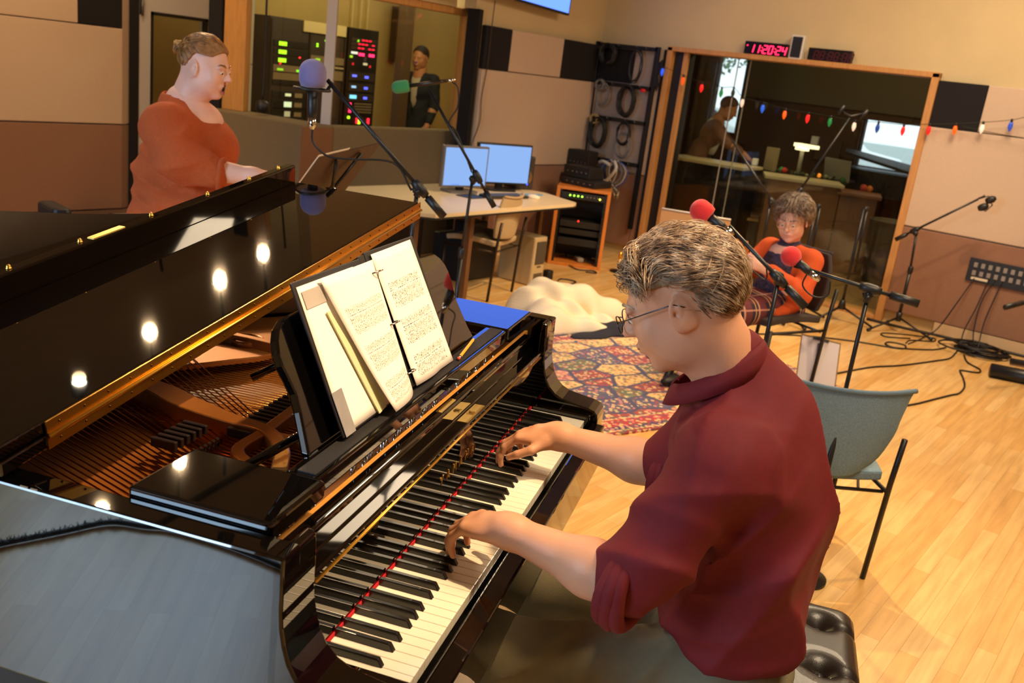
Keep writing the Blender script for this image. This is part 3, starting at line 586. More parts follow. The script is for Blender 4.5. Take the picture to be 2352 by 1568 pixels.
# legs and pedals
for x, y in ((.0, .30), (1.22, .30), (.16, 1.42)):
    l = B().lathe([(.045, .60), (.05, .56), (.034, .50), (.045, .46), (.038, .30), (.03, .12), (.034, .085), (.0, .085)], (x, y, 0), (0, 0, 1), 16); lg = l.build('leg', M_pb, piano); B().lathe([(0, .0), (.03, 0), (.03, .084), (0, .084)], (x, y, 0), (0, 0, 1), 14).build('caster', M_brass, lg)
ly = B().bb((.53, .26, .12), (.56, .30, .60)).bb((.66, .26, .12), (.69, .30, .60)).bb((.50, .22, .05), (.72, .32, .13)).build('pedal_lyre', M_pb, piano, None, .005)
for x in (.55, .61, .67): B().rbox((x, .18, .07), (.025, .10, .010), .012).build('pedal', M_brass, ly)
# ================================================================ things on the piano
def page_mat(name, scale, seed):
    m = bpy.data.materials.new(name); m.use_nodes = True; nt, b = nodes_of(m); L = nt.links.new; N = nt.nodes.new
    uv = N('ShaderNodeUVMap'); sp = N('ShaderNodeSeparateXYZ'); L(uv.outputs[0], sp.inputs[0])
    def mth(op, a, b_=None, c=None):
        n = N('ShaderNodeMath'); n.operation = op
        for i, v in enumerate((a, b_, c)):
            if v is None: continue
            if isinstance(v, (int, float)): n.inputs[i].default_value = v
            else: L(v, n.inputs[i])
        return n.outputs[0]
    u, v = sp.outputs[0], sp.outputs[1]
    sysv = mth('FRACT', mth('MULTIPLY', v, scale)); sysi = mth('FLOOR', mth('MULTIPLY', v, scale))
    def band(a, b_): return mth('MULTIPLY', mth('GREATER_THAN', sysv, a), mth('LESS_THAN', sysv, b_))
    staves = [band(.12, .24), band(.34, .46), band(.62, .72)]; tot = mth('MAXIMUM', mth('MAXIMUM', staves[0], staves[1]), staves[2])
    lines = mth('MULTIPLY', tot, mth('LESS_THAN', mth('FRACT', mth('MULTIPLY', sysv, 40)), .28))
    tn = N('ShaderNodeTexNoise'); cmb = N('ShaderNodeCombineXYZ'); L(mth('MULTIPLY', u, 90), cmb.inputs[0]); L(mth('MULTIPLY', v, 110), cmb.inputs[1]); cmb.inputs[2].default_value = seed; L(cmb.outputs[0], tn.inputs[0]); tn.inputs['Scale'].default_value = 1; tn.inputs['Detail'].default_value = 1
    wide = mth('MAXIMUM', band(.06, .50), band(.58, .76)); notes = mth('MULTIPLY', wide, mth('GREATER_THAN', tn.outputs[0], .60))
    st = mth('MULTIPLY', wide, mth('MULTIPLY', mth('LESS_THAN', mth('FRACT', mth('MULTIPLY', u, 34)), .10), mth('GREATER_THAN', tn.outputs[0], .44)))
    tx = mth('MULTIPLY', band(.53, .56), mth('GREATER_THAN', tn.outputs[0], .5))
    ink = mth('MAXIMUM', mth('MAXIMUM', mth('MULTIPLY', lines, .45), notes), mth('MAXIMUM', st, tx))
    mar = mth('MULTIPLY', mth('MULTIPLY', mth('GREATER_THAN', u, .10), mth('LESS_THAN', u, .90)), mth('MULTIPLY', mth('GREATER_THAN', v, .05), mth('LESS_THAN', v, .84)))
    mx = N('ShaderNodeMixRGB'); L(mth('MULTIPLY', mth('MULTIPLY', ink, mar), .95), mx.inputs[0]); mx.inputs[1].default_value = srgb('#f5efe8'); mx.inputs[2].default_value = srgb('#3a2c2e'); L(mx.outputs[0], b.inputs['Base Color']); b.inputs['Roughness'].default_value = .6
    return m
def page(parent, q, m, name='page', lift=lambda u, v: 0, n=14, DS=None, t=.0006):
    """q: TL, TR, BR, BL as (x, s, o) on the desk"""
    DS = DS or (lambda x, s, o: DSK(x, s, o, .236, .990)); TLc, TRc, BRc, BLc = [np.array(a, float) for a in q]; rows = []; uvs = []
    for i in range(n+1):
        v = 1-i/n; r = []
        for j in range(n+1):
            u = j/n; p = (TLc*(1-u)+TRc*u)*v+(BLc*(1-u)+BRc*u)*(1-v); r.append(DS(p[0], p[1], p[2]+lift(u, v))); uvs.append((u, v))
        rows.append(r)
    b = B().sheet(rows, -t); o = b.build(name, m, parent); me = o.data; ul = me.uv_layers.new(name='UVMap'); nn = (n+1)*(n+1)
    for lp in me.loops: ul.data[lp.index].uv = uvs[lp.vertex_index % nn]
    return o
binder = thing('ring_binder', 'black ring binder open on the piano\'s music desk', 'binder', M=PF @ Matrix.Translation((.49, .236, .987)))
Tb = TT(DSK(0, 0, 0, .236, .990), (1, 0, 0), (0, math.sin(TA), math.cos(TA)))
B().prism([(.222, .0), (.478, -.0), (.478, .272), (.222, .272)], .0, .004, Tb).build('cover', mat('black_vinyl', '#1e1c1f', .4), binder, PF, .002)
B().prism([(.502, .0), (.745, .0), (.745, .280), (.502, .280)], .0, .004, Tb).build('cover', MATS['black_vinyl'], binder, PF, .002)
B().prism([(.479, .0), (.501, .0), (.501, .276), (.479, .276)], -.001, .003, Tb).build('spine', MATS['black_vinyl'], binder, PF, .001)
for s in (.035, .135, .238): B().tube([DSK(.517+.022*math.cos(a)-.014, s, .012+.016*math.sin(a), .236, .990) for a in np.linspace(-.3, PI+.3, 10)], .0016, 8).build('binder_ring', M_chrome, binder, PF)
def dpage(nm, q, m, lab, cat, lift=lambda u, v: 0, grp=None):
    t = thing(nm, lab, cat, M=PF @ Matrix.Translation(DSK(q[3][0], q[3][1], q[3][2], .236, .990)), group=grp); o = page(t, q, m, 'page', lift) if False else None
    cen = PF @ Matrix.Translation(DSK(q[3][0], q[3][1], q[3][2], .236, .990)); 
    return t
def sheet_thing(nm, q, m, lab, cat, lift=lambda u, v: 0, grp=None, DS=None, frame=PF):
    o = page(None, q, m, nm, lift, DS=(lambda x, s, o_, D=(DS or (lambda x, s, o_: DSK(x, s, o_, .236, .990))): tuple(frame @ Vector(D(x, s, o_))))); tag(o, lab, cat, grp); return o
PG1, PG2 = page_mat('printed_music_a', 3.6, 2.0), page_mat('printed_music_b', 3.6, 7.3)
M_wp = mat('white_sheet', '#f6f1ea', .6)
sheet_thing('paper_sheet', ((.232, .262, .005), (.44, .262, .005), (.44, .004, .005), (.228, .004, .005)), M_wp, 'white printed sheet in the sleeve on the far left of the open binder', 'paper')
b = B().prism([(.226, .0), (.262, .0), (.262, .078), (.226, .078)], .006, .0068, Tb); tag(b.build('photo_card', mat('grey_photo', '#8f8c8e', .5, var=.1, vscale=20), None, PF), 'grey card at the bottom left corner of the binder', 'card')
b = B().prism([(.240, .222), (.312, .222), (.312, .252), (.240, .252)], .006, .0068, Tb); tag(b.build('photo_card', mat('grey_photo2', '#b0a8a2', .5, var=.2, vscale=8), None, PF), 'grey striped picture at the top left of the binder', 'card')
b = B().prism([(.292, .205), (.303, .205), (.385, .004), (.352, .0)], .0075, .010, Tb); tag(b.build('divider_strip', mat('pale_green_card', '#cfcfa4', .6), None, PF), 'narrow pale green divider sticking out beside the left music page', 'divider')
sheet_thing('music_sheet', ((.300, .262, .012), (.512, .262, .012), (.494, .0, .016), (.372, -.008, .022)), PG1, 'printed piano score page curling at its foot, left half of the binder', 'sheet music', lambda u, v: .012*math.sin(PI*u)+.010*(1-v)**3*(1-u))
sheet_thing('music_sheet', ((.520, .272, .008), (.722, .274, .006), (.742, -.004, .007), (.528, .0, .010)), PG2, 'printed piano score page on the right half of the binder', 'sheet music', lambda u, v: .007*math.sin(PI*min(1, u*1.6)))
# pencil on the tray
p0, p1 = Vector((.757, .222, .9895)), Vector((.93, .244, .9895)); dp = (p1-p0).normalized()
pc = thing('pencil', 'yellow pencil lying on the piano\'s desk tray', 'pencil', M=PF @ Matrix.Translation(p0))
B().cyl(p0+dp*.018, p0+dp*.158, .0037, n=6, smooth=False).build('barrel', mat('pencil_yellow', '#f0a818', .35), pc, PF)
B().cyl(p0+dp*.158, p1, .0037, .0008, n=8).build('sharpened_tip', mat('bare_wood', '#d9b07a', .7), pc, PF); B().cyl(p0+dp*.008, p0+dp*.018, .0040, n=10).build('ferrule', M_chrome, pc, PF); B().cyl(p0, p0+dp*.009, .0036, n=10).build('eraser', mat('pink_eraser', '#c4503c', .8), pc, PF)
# ================================================================ furniture and equipment
M_tan = mat('tan_chair_fabric', '#b39a74', .9, var=.08, vscale=150, bump=.2, bscale=300)
M_charc = mat('charcoal_fabric', '#3a3230', .92, var=.1, vscale=150, bump=.2, bscale=300)
M_blue = mat('teal_woven_fabric', '#6f8a9c', .9, var=.22, vscale=230, bump=.5, bscale=330)
M_bluee = mat('teal_fabric_piping', '#5a7080', .9)
M_lam = mat('cream_laminate', '#e0cda8', .35, var=.02)
M_screen = mat('blue_screen', '#050505', .3, emit='#8fb8f5', estr=1.0)
M_foamp = mat('purple_foam', '#7c74a8', .98, bump=.6, bscale=400, sheen=.3)
M_foamg = mat('green_foam', '#3f9c62', .98, bump=.6, bscale=400, sheen=.3)
M_foamr = mat('red_foam', '#d92a2a', .98, bump=.6, bscale=400, sheen=.3)
M_cable = mat('black_rubber_cable', '#0e0e10', .5)
M_gcable = mat('grey_cable', '#6f6e70', .5)
def LM(x, y, z, a, s=1): return Matrix.Translation((x, y, z)) @ Matrix.Rotation(a, 4, 'Z') @ Matrix.Scale(s, 4)
def chair(M, label, fab, leg, back='wing', group=None, pip=None):
    """facing +y, origin on the floor under the seat centre"""
    t = thing('stacking_chair', label, 'chair', M=M, group=group); w = .235
    rows = []
    for i in range(9):
        v = i/8; y = -.20+.42*v; hw = (w-.015)+.018*math.sin(PI*v); rows.append([(x*hw, y, .425+.018*math.sin(v*PI)-.030*max(0, v-.75)*4*(v-.75)+.012*(x*x)) for x in np.linspace(-1, 1, 9)])
    b = B().sheet(rows, -.042); b.build('seat', fab, t, None, .010)
    rows = []
    for i in range(11):
        v = i/10; z = .50+.32*v
        hw = (.165+.075*min(1, v*2.2)**.6+.014*v**4-.010*math.sin(PI*min(1, v*1.0))) if back == 'wing' else (.20+.03*math.sin(PI*min(1, v*1.1)))*(1-.10*max(0, v-.85)/.15)
        dip = .0
        rows.append([(x*hw, -.235-.035*v+.050*(1-x*x)*-1+.045, z+(.012*x*x if v > .8 else 0)-(.05*(1-abs(x)**2.2) if v < .05 else 0)*(1 if back == 'wing' else .3)) for x in np.linspace(-1, 1, 13)])
    b = B().sheet(rows, .026); bk = b.build('backrest', fab, t, None, .009)
    top = rows[-1]; B().tube([(p[0], p[1], p[2]+.001) for p in top], .010, 8).build('piping', pip or fab, bk)
    rr = .0115
    for s in (-1, 1):
        B().tube([(s*(w+.006), -.255, .64), (s*(w+.006), -.232, .44), (s*(w+.006), -.205, .0)], rr, 10).build('leg', leg, t); B().tube([(s*(w+.006), .215, .415), (s*(w+.006), .225, .0)], rr, 10).build('leg', leg, t)
        B().tube([(s*(w+.006), -.232, .400), (s*(w+.006), .215, .400)], .009, 8).build('seat_rail', leg, t)
    B().tube([(-w, -.20, .392), (w, -.20, .392)], .008, 8).build('stretcher', leg, t)
    return t
# blue chair beside the bench, seen from behind
f_ = Vector((2.402-2.054, -.110-.137, 0)).normalized(); a_ = math.atan2(f_.y, f_.x)   # its width runs along f_
chair(LM(2.38, .20, 0, math.atan2(-.75, .66), .88), 'teal blue woven stacking chair with black legs, right behind the piano player', M_blue, M_bm, pip=M_bluee)
chair(LM(4.37, 3.42, 0, math.radians(14), .90), 'tan fabric stacking chair pushed up to the computer desk', M_tan, mat('dark_bronze_metal', '#3a2c20', .4, .6), 'oval')
fw = math.atan2(.36, -.95)-PI/2
chair(LM(4.20, 1.15, 0, fw, 1.0), 'dark chair with brown seat in which the woman with the phone sits', M_charc, M_bm, 'oval')
# ---- computer desk
desk2 = thing('computer_desk', 'wide cream laminate desk carrying two blue monitors by the wall', 'desk', (4.4, 3.55, 0))
poly = [(3.50, 3.13), (5.12, 3.17), (5.20, 3.20), (5.36, 3.62), (5.34, 3.72), (5.25, 4.14), (3.50, 4.14), (3.40, 4.0), (3.40, 3.25)]
B().prism(poly, .648, .672).build('desktop', M_lam, desk2, I4); B().prism([(x+(.004 if x > 4.4 else -.004), y+(-.004 if y < 3.6 else 0)) for x, y in poly], .636, .648).build('edge_band', M_bp, desk2, I4)
for x, y in ((4.06, 3.30), (3.5, 3.3), (5.16, 3.50), (3.5, 4.0), (5.16, 4.05)): B().bb((x-.02, y-.02, 0), (x+.02, y+.02, .64)).build('leg', mat('brown_leg', '#6e4a2c', .5), desk2, I4)
B().bb((3.45, 3.95, .15), (4.3, 3.97, .60)).build('under_desk_shade', mat('under_desk_shade_brown', '#2b2119', .7), desk2, I4)  # dark sheet standing in for the shade under the desk
def monitor(x, y, w, h, yaw, z0, lab, bez):
    T = LM(x, y, .672, yaw); t = thing('computer_monitor', lab, 'monitor', M=T)
    B().box((0, .015, z0-.672+h/2), (w, .035, h)).build('housing', bez, t, None, .006); sc = B().box((0, -.0035, z0-.672+h/2), (w-.03, .004, h-.03)).build('screen', M_screen, t)
    B().box((0, .05, .10), (.06, .03, .19)).build('neck', M_bp, t, None, .004); B().rbox((0, .05, .008), (.26, .19, .016), .05).build('stand_base', bez, t)
    return t, w, h, z0-.672
m1, w_, h_, zz = monitor(4.47, 3.74, .42, .305, math.radians(-12), .715, 'left computer monitor, silver-edged, showing a plain blue screen', mat('grey_bezel', '#6a6664', .4))
for k in range(5): B().box((-.12+k*.016, -.0065, zz+.022), (.009, .002, .004)).build('taskbar_icon', mat('icon_blue', '#2a52c8', .4, emit='#2a5ce0', estr=1), m1)
m2, w_, h_, zz = monitor(4.96, 3.76, .50, .315, math.radians(-20), .725, 'right computer monitor, black-edged, showing a plain blue screen', M_bp)
B().ball((.232, -.006, zz+.008), .006, 8).build('power_light', led('#3040ff', 6), m2)
k = thing('computer_keyboard', 'dark computer keyboard in front of the right monitor', 'keyboard', M=LM(4.69, 3.52, .672, math.radians(-8)))
B().rbox((0, 0, .009), (.40, .14, .018), .012).build('keyboard_body', mat('dark_grey_plastic', '#2c2a28', .5), k)
for r_ in range(5): B().box((0, -.05+r_*.024, .020), (.37, .018, .006)).build('key_row', mat('key_grey', '#47423e', .5), k)
mo = thing('computer_mouse', 'pale computer mouse on the desk\'s right front corner', 'mouse', M=LM(4.93, 3.42, .672, .3)); B().ball((0, 0, .012), (.033, .055, .022)).build('mouse_body', mat('warm_white_plastic', '#efe2cc', .35), mo)
tag(B().rbox((4.41, 3.60, .6745), (.20, .16, .004), .02).build('mouse_mat', M_bp), 'dark flat mat in front of the left monitor', 'mouse mat')
tag(B().box((5.08, 3.55, .677), (.20, .03, .008), (0, 0, -.35)).build('pen_case', mat('sky_blue_plastic', '#5f9ac4', .5)), 'slim blue case lying right of the keyboard', 'case')
def speaker(M, lab, w=.17, h=.27, d=.2):
    t = thing('studio_speaker', lab, 'speaker', M=M); B().box((0, 0, h/2), (w, d, h)).build('cabinet', mat('charcoal_cabinet', '#332d29', .6), t, None, .012)
    B().lathe([(.0, 0), (.058, .0), (.062, .006), (.054, .008), (.045, -.006), (.018, .004), (0, .006)], (0, -d/2-.001, .10), (0, -1, 0), 22).build('woofer', mat('amber_cone', '#7a5a34', .5), t); B().lathe([(0, 0), (.028, 0), (.028, .004), (.012, .008), (0, .009)], (0, -d/2-.001, .205), (0, -1, 0), 18).build('tweeter', M_bp, t)
    return t
speaker(LM(5.30, 3.86, .672, -.35), 'dark studio speaker on the desk right of the monitors')
# PC tower and black subwoofer under the desk
t = thing('desktop_computer', 'silver tower computer standing on the floor at the desk\'s right end', 'computer', M=LM(4.99, 3.50, 0, .0, .95))
B().rbox((0, 0, .205), (.17, .36, .40), .02).build('case', mat('silver_plastic', '#cbb890', .35, .3), t, None, .006); B().box((0, -.181, .275), (.125, .012, .19)).build('mesh_grille', mat('dark_mesh', '#4a4236', .6), t, None, .004)
for i in range(6): B().box((0, -.184, .03+i*.014), (.12, .006, .006)).build('vent_slot', MATS['dark_mesh'], t)
B().box((0, -.183, .16), (.05, .004, .012)).build('badge', M_steel, t)
t = thing('subwoofer', 'large black box on the floor below the computer desk', 'subwoofer', M=LM(4.66, 3.82, 0, 0)); B().box((0, 0, .17), (.42, .30, .34)).build('cabinet', M_bp, t, None, .01); B().box((.0, -.04, .40), (.22, .16, .10)).build('handle_case', M_bp, t, None, .01)
# plug bricks and cords by the tower
tag(B().rbox((5.18, 3.36, .05), (.07, .07, .10), .02).build('power_adapter', M_bp, bev=.01), 'black power adapter standing beside the silver tower', 'power adapter')
def cord(name, pts, r, m, lab, cat='cable', n=6, grp=None, sm=6): return tag(B().tube(smoothpath(pts, sm), r, n).build(name, m), lab, cat, grp)
cord('extension_cable', [(5.14, 3.32, .006), (5.25, 3.22, .006), (5.42, 3.24, .006), (5.38, 3.36, .006), (5.22, 3.30, .006), (5.08, 3.30, .006)], .006, M_cable, 'black coiled power cord on the floor right of the silver tower')
cord('extension_cable', [(5.10, 3.33, .004), (4.9, 3.2, .004), (4.70, 3.12, .004), (4.45, 3.05, .004), (4.33, 2.97, .004)], .0035, mat('tan_cord', '#7a5424', .6), 'thin brown cord running across the floor from the silver tower')
# ---- orange equipment rack by the corner
RKM = LM(5.93, 3.61, 0, math.radians(31))
t = thing('equipment_rack', 'open orange wooden equipment rack with green lights at the top', 'rack', M=RKM); y0, y1, x0, x1, h = -.235, .235, 0, .40, .665
for nm, lo, hi in (('side_panel', (x0, y0, 0), (x1, y0+.03, h)), ('side_panel', (x0, y1-.03, 0), (x1, y1, h)), ('top_panel', (x0, y0, h), (x1, y1, h+.025)), ('bottom_panel', (x0, y0+.03, .0), (x1, y1-.03, .025))): B().bb(lo, hi).build(nm, mat('orange_oak', '#c8782e', .45, var=.12, vscale=14, stretch=(1, 1, .2)), t, RKM, .003)
B().bb((x1-.02, y0+.03, .03), (x1-.01, y1-.03, h)).build('back_panel', M_bp, t, RKM)
for yy in (y0+.032, y1-.052): B().bb((x0+.01, yy, .03), (x0+.02, yy+.02, h)).build('rail', M_bm, t, RKM)
pu = B().bb((x0+.008, y0+.05, h-.075), (x0+.25, y1-.05, h-.02)).build('power_strip', M_bp, t, RKM, .003)
for i in range(4): B().ball((x0+.006, y1-.12-i*.035, h-.045), .0075, 8).build('green_light', led('#9cff3c', 5), pu, RKM)
for i in range(4): B().ball((x0+.006, y1-.27-i*.03, h-.045), .006, 8).build('dim_button', mat('dim_button', '#8a8478', .5), pu, RKM)
B().ball((x0+.006, y0+.09, h-.05), .008, 8).build('yellow_light', led('#e6e040', 5), pu, RKM)
for z, hh, dx in ((.34, .055, .02), (.27, .05, .04), (.18, .06, .02)): B().bb((x0+.03+dx, y0+.05, z), (x1-.05, y1-.06, z+hh)).build('rack_unit', mat('dark_unit', '#15120f', .5), t, RKM, .003)
B().ball((x0+.04, y1-.22, .40), .007, 8).build('red_light', led('#ff2a20', 6), t, RKM)
for i in range(9): B().ball((x0+.006, y0+.043, .09+i*.06), .004, 6).build('rack_screw', M_steel, t, RKM)
t = thing('power_supply', 'pale power brick with cords lying at the bottom of the orange rack', 'power supply', M=LM(6.08, 3.66, .028, .9)); B().rbox((0, 0, .02), (.12, .06, .035), .01).build('brick', mat('grey_brick', '#8f877c', .5), t, None, .005)
cord('cable_tangle', [(6.05, 3.85, .04), (6.15, 3.7, .06), (6.06, 3.58, .05), (6.2, 3.6, .05), (6.18, 3.82, .05), (6.08, 3.8, .045), (6.05, 3.65, .04), (6.15, 3.5, .04)], .006, M_cable, 'tangle of black cables in the bottom of the orange rack')
cord('cable_tangle', [(5.97, 3.75, .006), (5.9, 3.62, .006), (5.85, 3.5, .006), (5.95, 3.42, .006), (5.9, 3.35, .006), (5.84, 3.42, .006)], .006, M_cable, 'black cable end curling out onto the floor in front of the orange rack')
# gear on the rack
for i, (c, d, lab) in enumerate((((6.15, 3.74, .72), (.28, .36, .055), 'flat black device on top of the orange rack'), ((6.20, 3.82, .80), (.22, .28, .10), 'black box stacked on the flat device on the orange rack'), ((6.62, 4.12, .84), (.16, .24, .22), 'dark case behind the orange rack near the corner'))):
    t = thing('audio_device', lab, 'device', (c[0], c[1], c[2]-d[2]/2)); B().box(c, d).build('case', mat('black_case_paint', '#1b1614', .6), t, I4, .006)
    for j in range(5): B().cyl((c[0]-d[0]/2-.004, c[1]-d[1]*.35+j*d[1]*.17, c[2]), (c[0]-d[0]/2, c[1]-d[1]*.35+j*d[1]*.17, c[2]), .008, n=8).build('knob', M_steel, t, I4)
t = thing('storage_cabinet', 'low dark cabinet in the room corner behind the orange rack', 'cabinet', (6.6, 3.9, 0)); B().bb((6.47, 3.97, 0), (6.84, 4.24, .73)).build('body', mat('dark_walnut', '#33211a', .6), t, I4, .005); B().bb((6.465, 3.98, .05), (6.47, 4.10, .70)).build('door', mat('dark_walnut2', '#3c281f', .6), t, I4); B().bb((6.465, 4.11, .05), (6.47, 4.23, .70)).build('door', MATS['dark_walnut2'], t, I4)
t = thing('sign_post_stand', 'small brass post on a round black base on the floor by the rack', 'stand', (6.18, 3.30, 0)); B().lathe([(0, 0), (.075, 0), (.075, .012), (.02, .018), (0, .018)], (6.18, 3.30, 0), (0, 0, 1), 24).build('base', M_bm, t, I4); B().tube([(6.18, 3.30, .015), (6.18, 3.30, .12)], .010, 8).build('post', M_brass, t, I4); B().lathe([(.008, .12), (.018, .14), (.012, .18), (0, .185)], (6.18, 3.30, 0), (0, 0, 1), 12).build('finial', M_brass, t, I4)
# ---- hanging cable rack on the right wall
CX = 6.84
t = thing('cable_rack', 'tall black metal rack with hanging cable coils beside the large window', 'cable rack', (CX, 3.95, .30))
for y in (4.27, 3.63): B().bb((CX, y-.022, .28), (CX+.03, y+.022, 1.945)).build('upright', M_bm, t, I4, .002)
for z in (1.92, 1.575, 1.26, .875): B().bb((CX, 3.63, z-.018), (CX+.03, 4.27, z+.018)).build('cross_bar', M_bm, t, I4, .002)
for z in (1.92, 1.26, 1.575, .875):
    for y in (3.72, 3.82, 4.02, 4.14): B().tube([(CX, y, z), (CX-.05, y, z), (CX-.06, y, z+.015)], .004, 6).build('hook', M_steel, t, I4)
tag(B().bb((6.893, 3.88, 1.60), (6.899, 4.25, 1.90)).build('acoustic_panel', M_black), 'black square behind the top left cable coils', 'acoustic panel', 'fabric acoustic panels on the walls')
B().prism([(3.60, 1.80), (3.56, 1.84), (3.55, 1.76), (3.58, 1.70), (3.555, 1.62), (3.575, 1.56), (3.60, 1.62)], 0, .012, Matrix(((0, 0, 1, CX-.01), (1, 0, 0, 0), (0, 1, 0, 0), (0, 0, 0, 1)))).build('guitar_hanger', M_bm, t, I4)
def coil(y, z, ry, rz, turns, r, m, lab, x=6.785, jit=.012, tilt=0, grp='cable coils hanging on the rack'):
    pts = []
    R = random.Random(int(y*1000+z*77))
    for k in range(turns*16+1):
        a = 2*PI*k/16+PI/2; q = k/16; j = 1+.10*math.sin(q*2.3)+R.uniform(-.01, .01)
        pts.append((x+jit*math.sin(q*1.9)+.004*(k % 3), y+ry*j*math.cos(a), z+rz*(j*math.sin(a)-1)*1.0+tilt*math.cos(a)))
    return tag(B().tube(smoothpath(pts, 2), r, 6).build('cable_coil', m), lab, 'cable coil', grp)
coil(4.11, 1.92, .075, .085, 7, .010, M_cable, 'thick black cable coil at the top left of the rack', jit=.03)
coil(3.80, 1.90, .062, .14, 3, .006, M_cable, 'large loose black loop at the top right of the rack')
coil(4.15, 1.60, .045, .045, 4, .008, M_gcable, 'small round grey coil in the second row of the rack', jit=.015)
coil(4.11, 1.57, .060, .10, 5, .005, M_gcable, 'loose thin grey coil hanging in the second row left')
coil(3.84, 1.57, .080, .13, 8, .008, M_cable, 'thick black oval coil in the middle right of the rack', jit=.03)
coil(4.16, 1.28, .040, .040, 3, .009, mat('tan_cable', '#a08a5c', .6), 'small tan coil at the left of the third row', jit=.015)
coil(4.10, 1.25, .080, .13, 7, .008, M_cable, 'thick dark coil with silver plugs in the third row left', jit=.03)
coil(3.82, 1.25, .068, .10, 4, .007, M_cable, 'black loop in the third row right of the rack')
coil(3.81, 1.15, .075, .11, 4, .006, M_gcable, 'grey cable loop hanging below the black loop, third row right')
R = random.Random(3)
for i in range(26):
    y = 3.84+R.uniform(-.05, .05); m = [M_gcable, mat('blue_cable', '#2a4a9c', .5), mat('white_cable', '#c9c4bc', .5), mat('tan_cable', '#a08a5c', .6)][[0, 1, 0, 2, 0, 3][i % 6]]; w_ = R.uniform(.07, .13); d = R.uniform(.20, .27); s = R.choice((-1, 1)); x = 6.72+R.uniform(0, .08)
    pts = [(x, y, .90), (x-.01, y+s*w_*.7, .86), (x-.01, y+s*w_, .80), (x, y+s*w_*.7, .71), (x, y+s*.02, .66), (x-.005, y-s*.03, .63-R.uniform(0, .05))]
    o = cord('snake_cable', pts, .0055, m, 'one of the grey, blue and white cables in the thick bundle at the rack\'s foot', 'cable', 5, 'bundle of cables at the foot of the rack', 4)
    if i % 2 == 0:
        e = pts[-1]; tag(B().cyl((e[0], e[1], e[2]+.005), (e[0], e[1]-.003, e[2]-.05), .0075, n=8).build('cable_plug', mat('plug_metal', '#b5a48a', .3, .8)), 'silver plug at the lower end of the thick cable bundle', 'plug', 'plugs on the cable bundle')
for i, pts in enumerate(([(6.70, 3.98, .86), (6.68, 3.92, .875), (6.68, 3.84, .85)], [(6.67, 3.80, .90), (6.65, 3.76, .83), (6.66, 3.84, .72), (6.67, 3.88, .70)])): cord('white_cable_wrap', pts, .016, MATS['white_cable'], 'thick white wrap '+('lying across the top of' if i == 0 else 'running down through')+' the cable bundle', 'cable wrap')
tag(B().ball((6.80, 3.69, 1.555), (.015, .03, .015)).build('red_plug', mat('bright_red_plastic', '#e01818', .4)), 'bright red plug on the second bar of the cable rack', 'plug')
# ---- wall clocks and small speaker over the window
SEG = {'0': 'abcdef', '1': 'bc', '2': 'abged', '3': 'abgcd', '4': 'fgbc', '5': 'afgcd', '6': 'afgedc', '7': 'abc', '8': 'abcdefg', '9': 'abcdfg'}
def digits(s, y0, zc, h, m, parent, x):
    """seven-segment digits on the right wall; text runs towards smaller y"""
    w = h*.52; tk = h*.13; y = y0
    for ch in s:
        b = B(); sh = .14
        def seg(u0, v0, u1, v1):
            P = lambda u, v: (x, y-(u+sh*v), zc+v); ho = abs(v1-v0) < 1e-6; e = tk/2
            q = [P(u0, v0-e), P(u1, v0-e), P(u1, v0+e), P(u0, v0+e)] if ho else [P(u0-e, v0), P(u0+e, v0), P(u0+e, v1), P(u0-e, v1)]
            b.add(q+[(x-.003, a[1], a[2]) for a in q], [(0, 1, 2, 3), (4, 5, 6, 7), (0, 1, 5, 4), (1, 2, 6, 5), (2, 3, 7, 6), (3, 0, 4, 7)])
        if ch == ':':
            for v in (-h*.2, h*.2): seg(0, v, tk, v)
            st = h*.28
        else:
            for c in SEG[ch]:
                seg(*{'a': (0, h/2, w, h/2), 'b': (w, 0, w, h/2), 'c': (w, -h/2, w, 0), 'd': (0, -h/2, w, -h/2), 'e': (0, -h/2, 0, 0), 'f': (0, 0, 0, h/2), 'g': (0, 0, w, 0)}[c])
            st = w+h*.30
        b.build('digit' if ch != ':' else 'colon', m, parent, I4); y -= st
def clock(ya, yb, z0, z1, s, m, lab):
    t = thing('digital_clock', lab, 'clock', (6.94, (ya+yb)/2, z0)); B().bb((6.90, yb, z0), (6.948, ya, z1)).build('housing', mat('clock_black', '#0d0608', .3), t, I4, .004)
    digits(s, ya-.055, (z0+z1)/2, .062, m, t, 6.8985); return t
ck = clock(2.827, 2.445, 1.955, 2.07, '11:20:24', led('#ff2048', 5), 'black digital wall clock with glowing red 11:20:24')
B().ball((6.898, 2.80, 2.035), .006, 8).build('status_dot', led('#ff2048', 5), ck, I4)
clock(2.262, 1.902, 1.953, 2.063, '88:88:88', mat('dim_red_digit', '#3a0508', .4, emit='#5a0810', estr=.25), 'dark wall clock with barely lit digits, right of the small speaker')
t = thing('wall_speaker', 'small upright speaker with black grille and white frame between two clocks', 'speaker', (6.9, 2.36, 1.955)); B().bb((6.88, 2.305, 1.955), (6.948, 2.415, 2.148)).build('frame', mat('white_frame', '#d9d4cc', .4), t, I4, .004); B().bb((6.872, 2.318, 1.972), (6.882, 2.402, 2.135)).build('grille', M_bp, t, I4, .002)
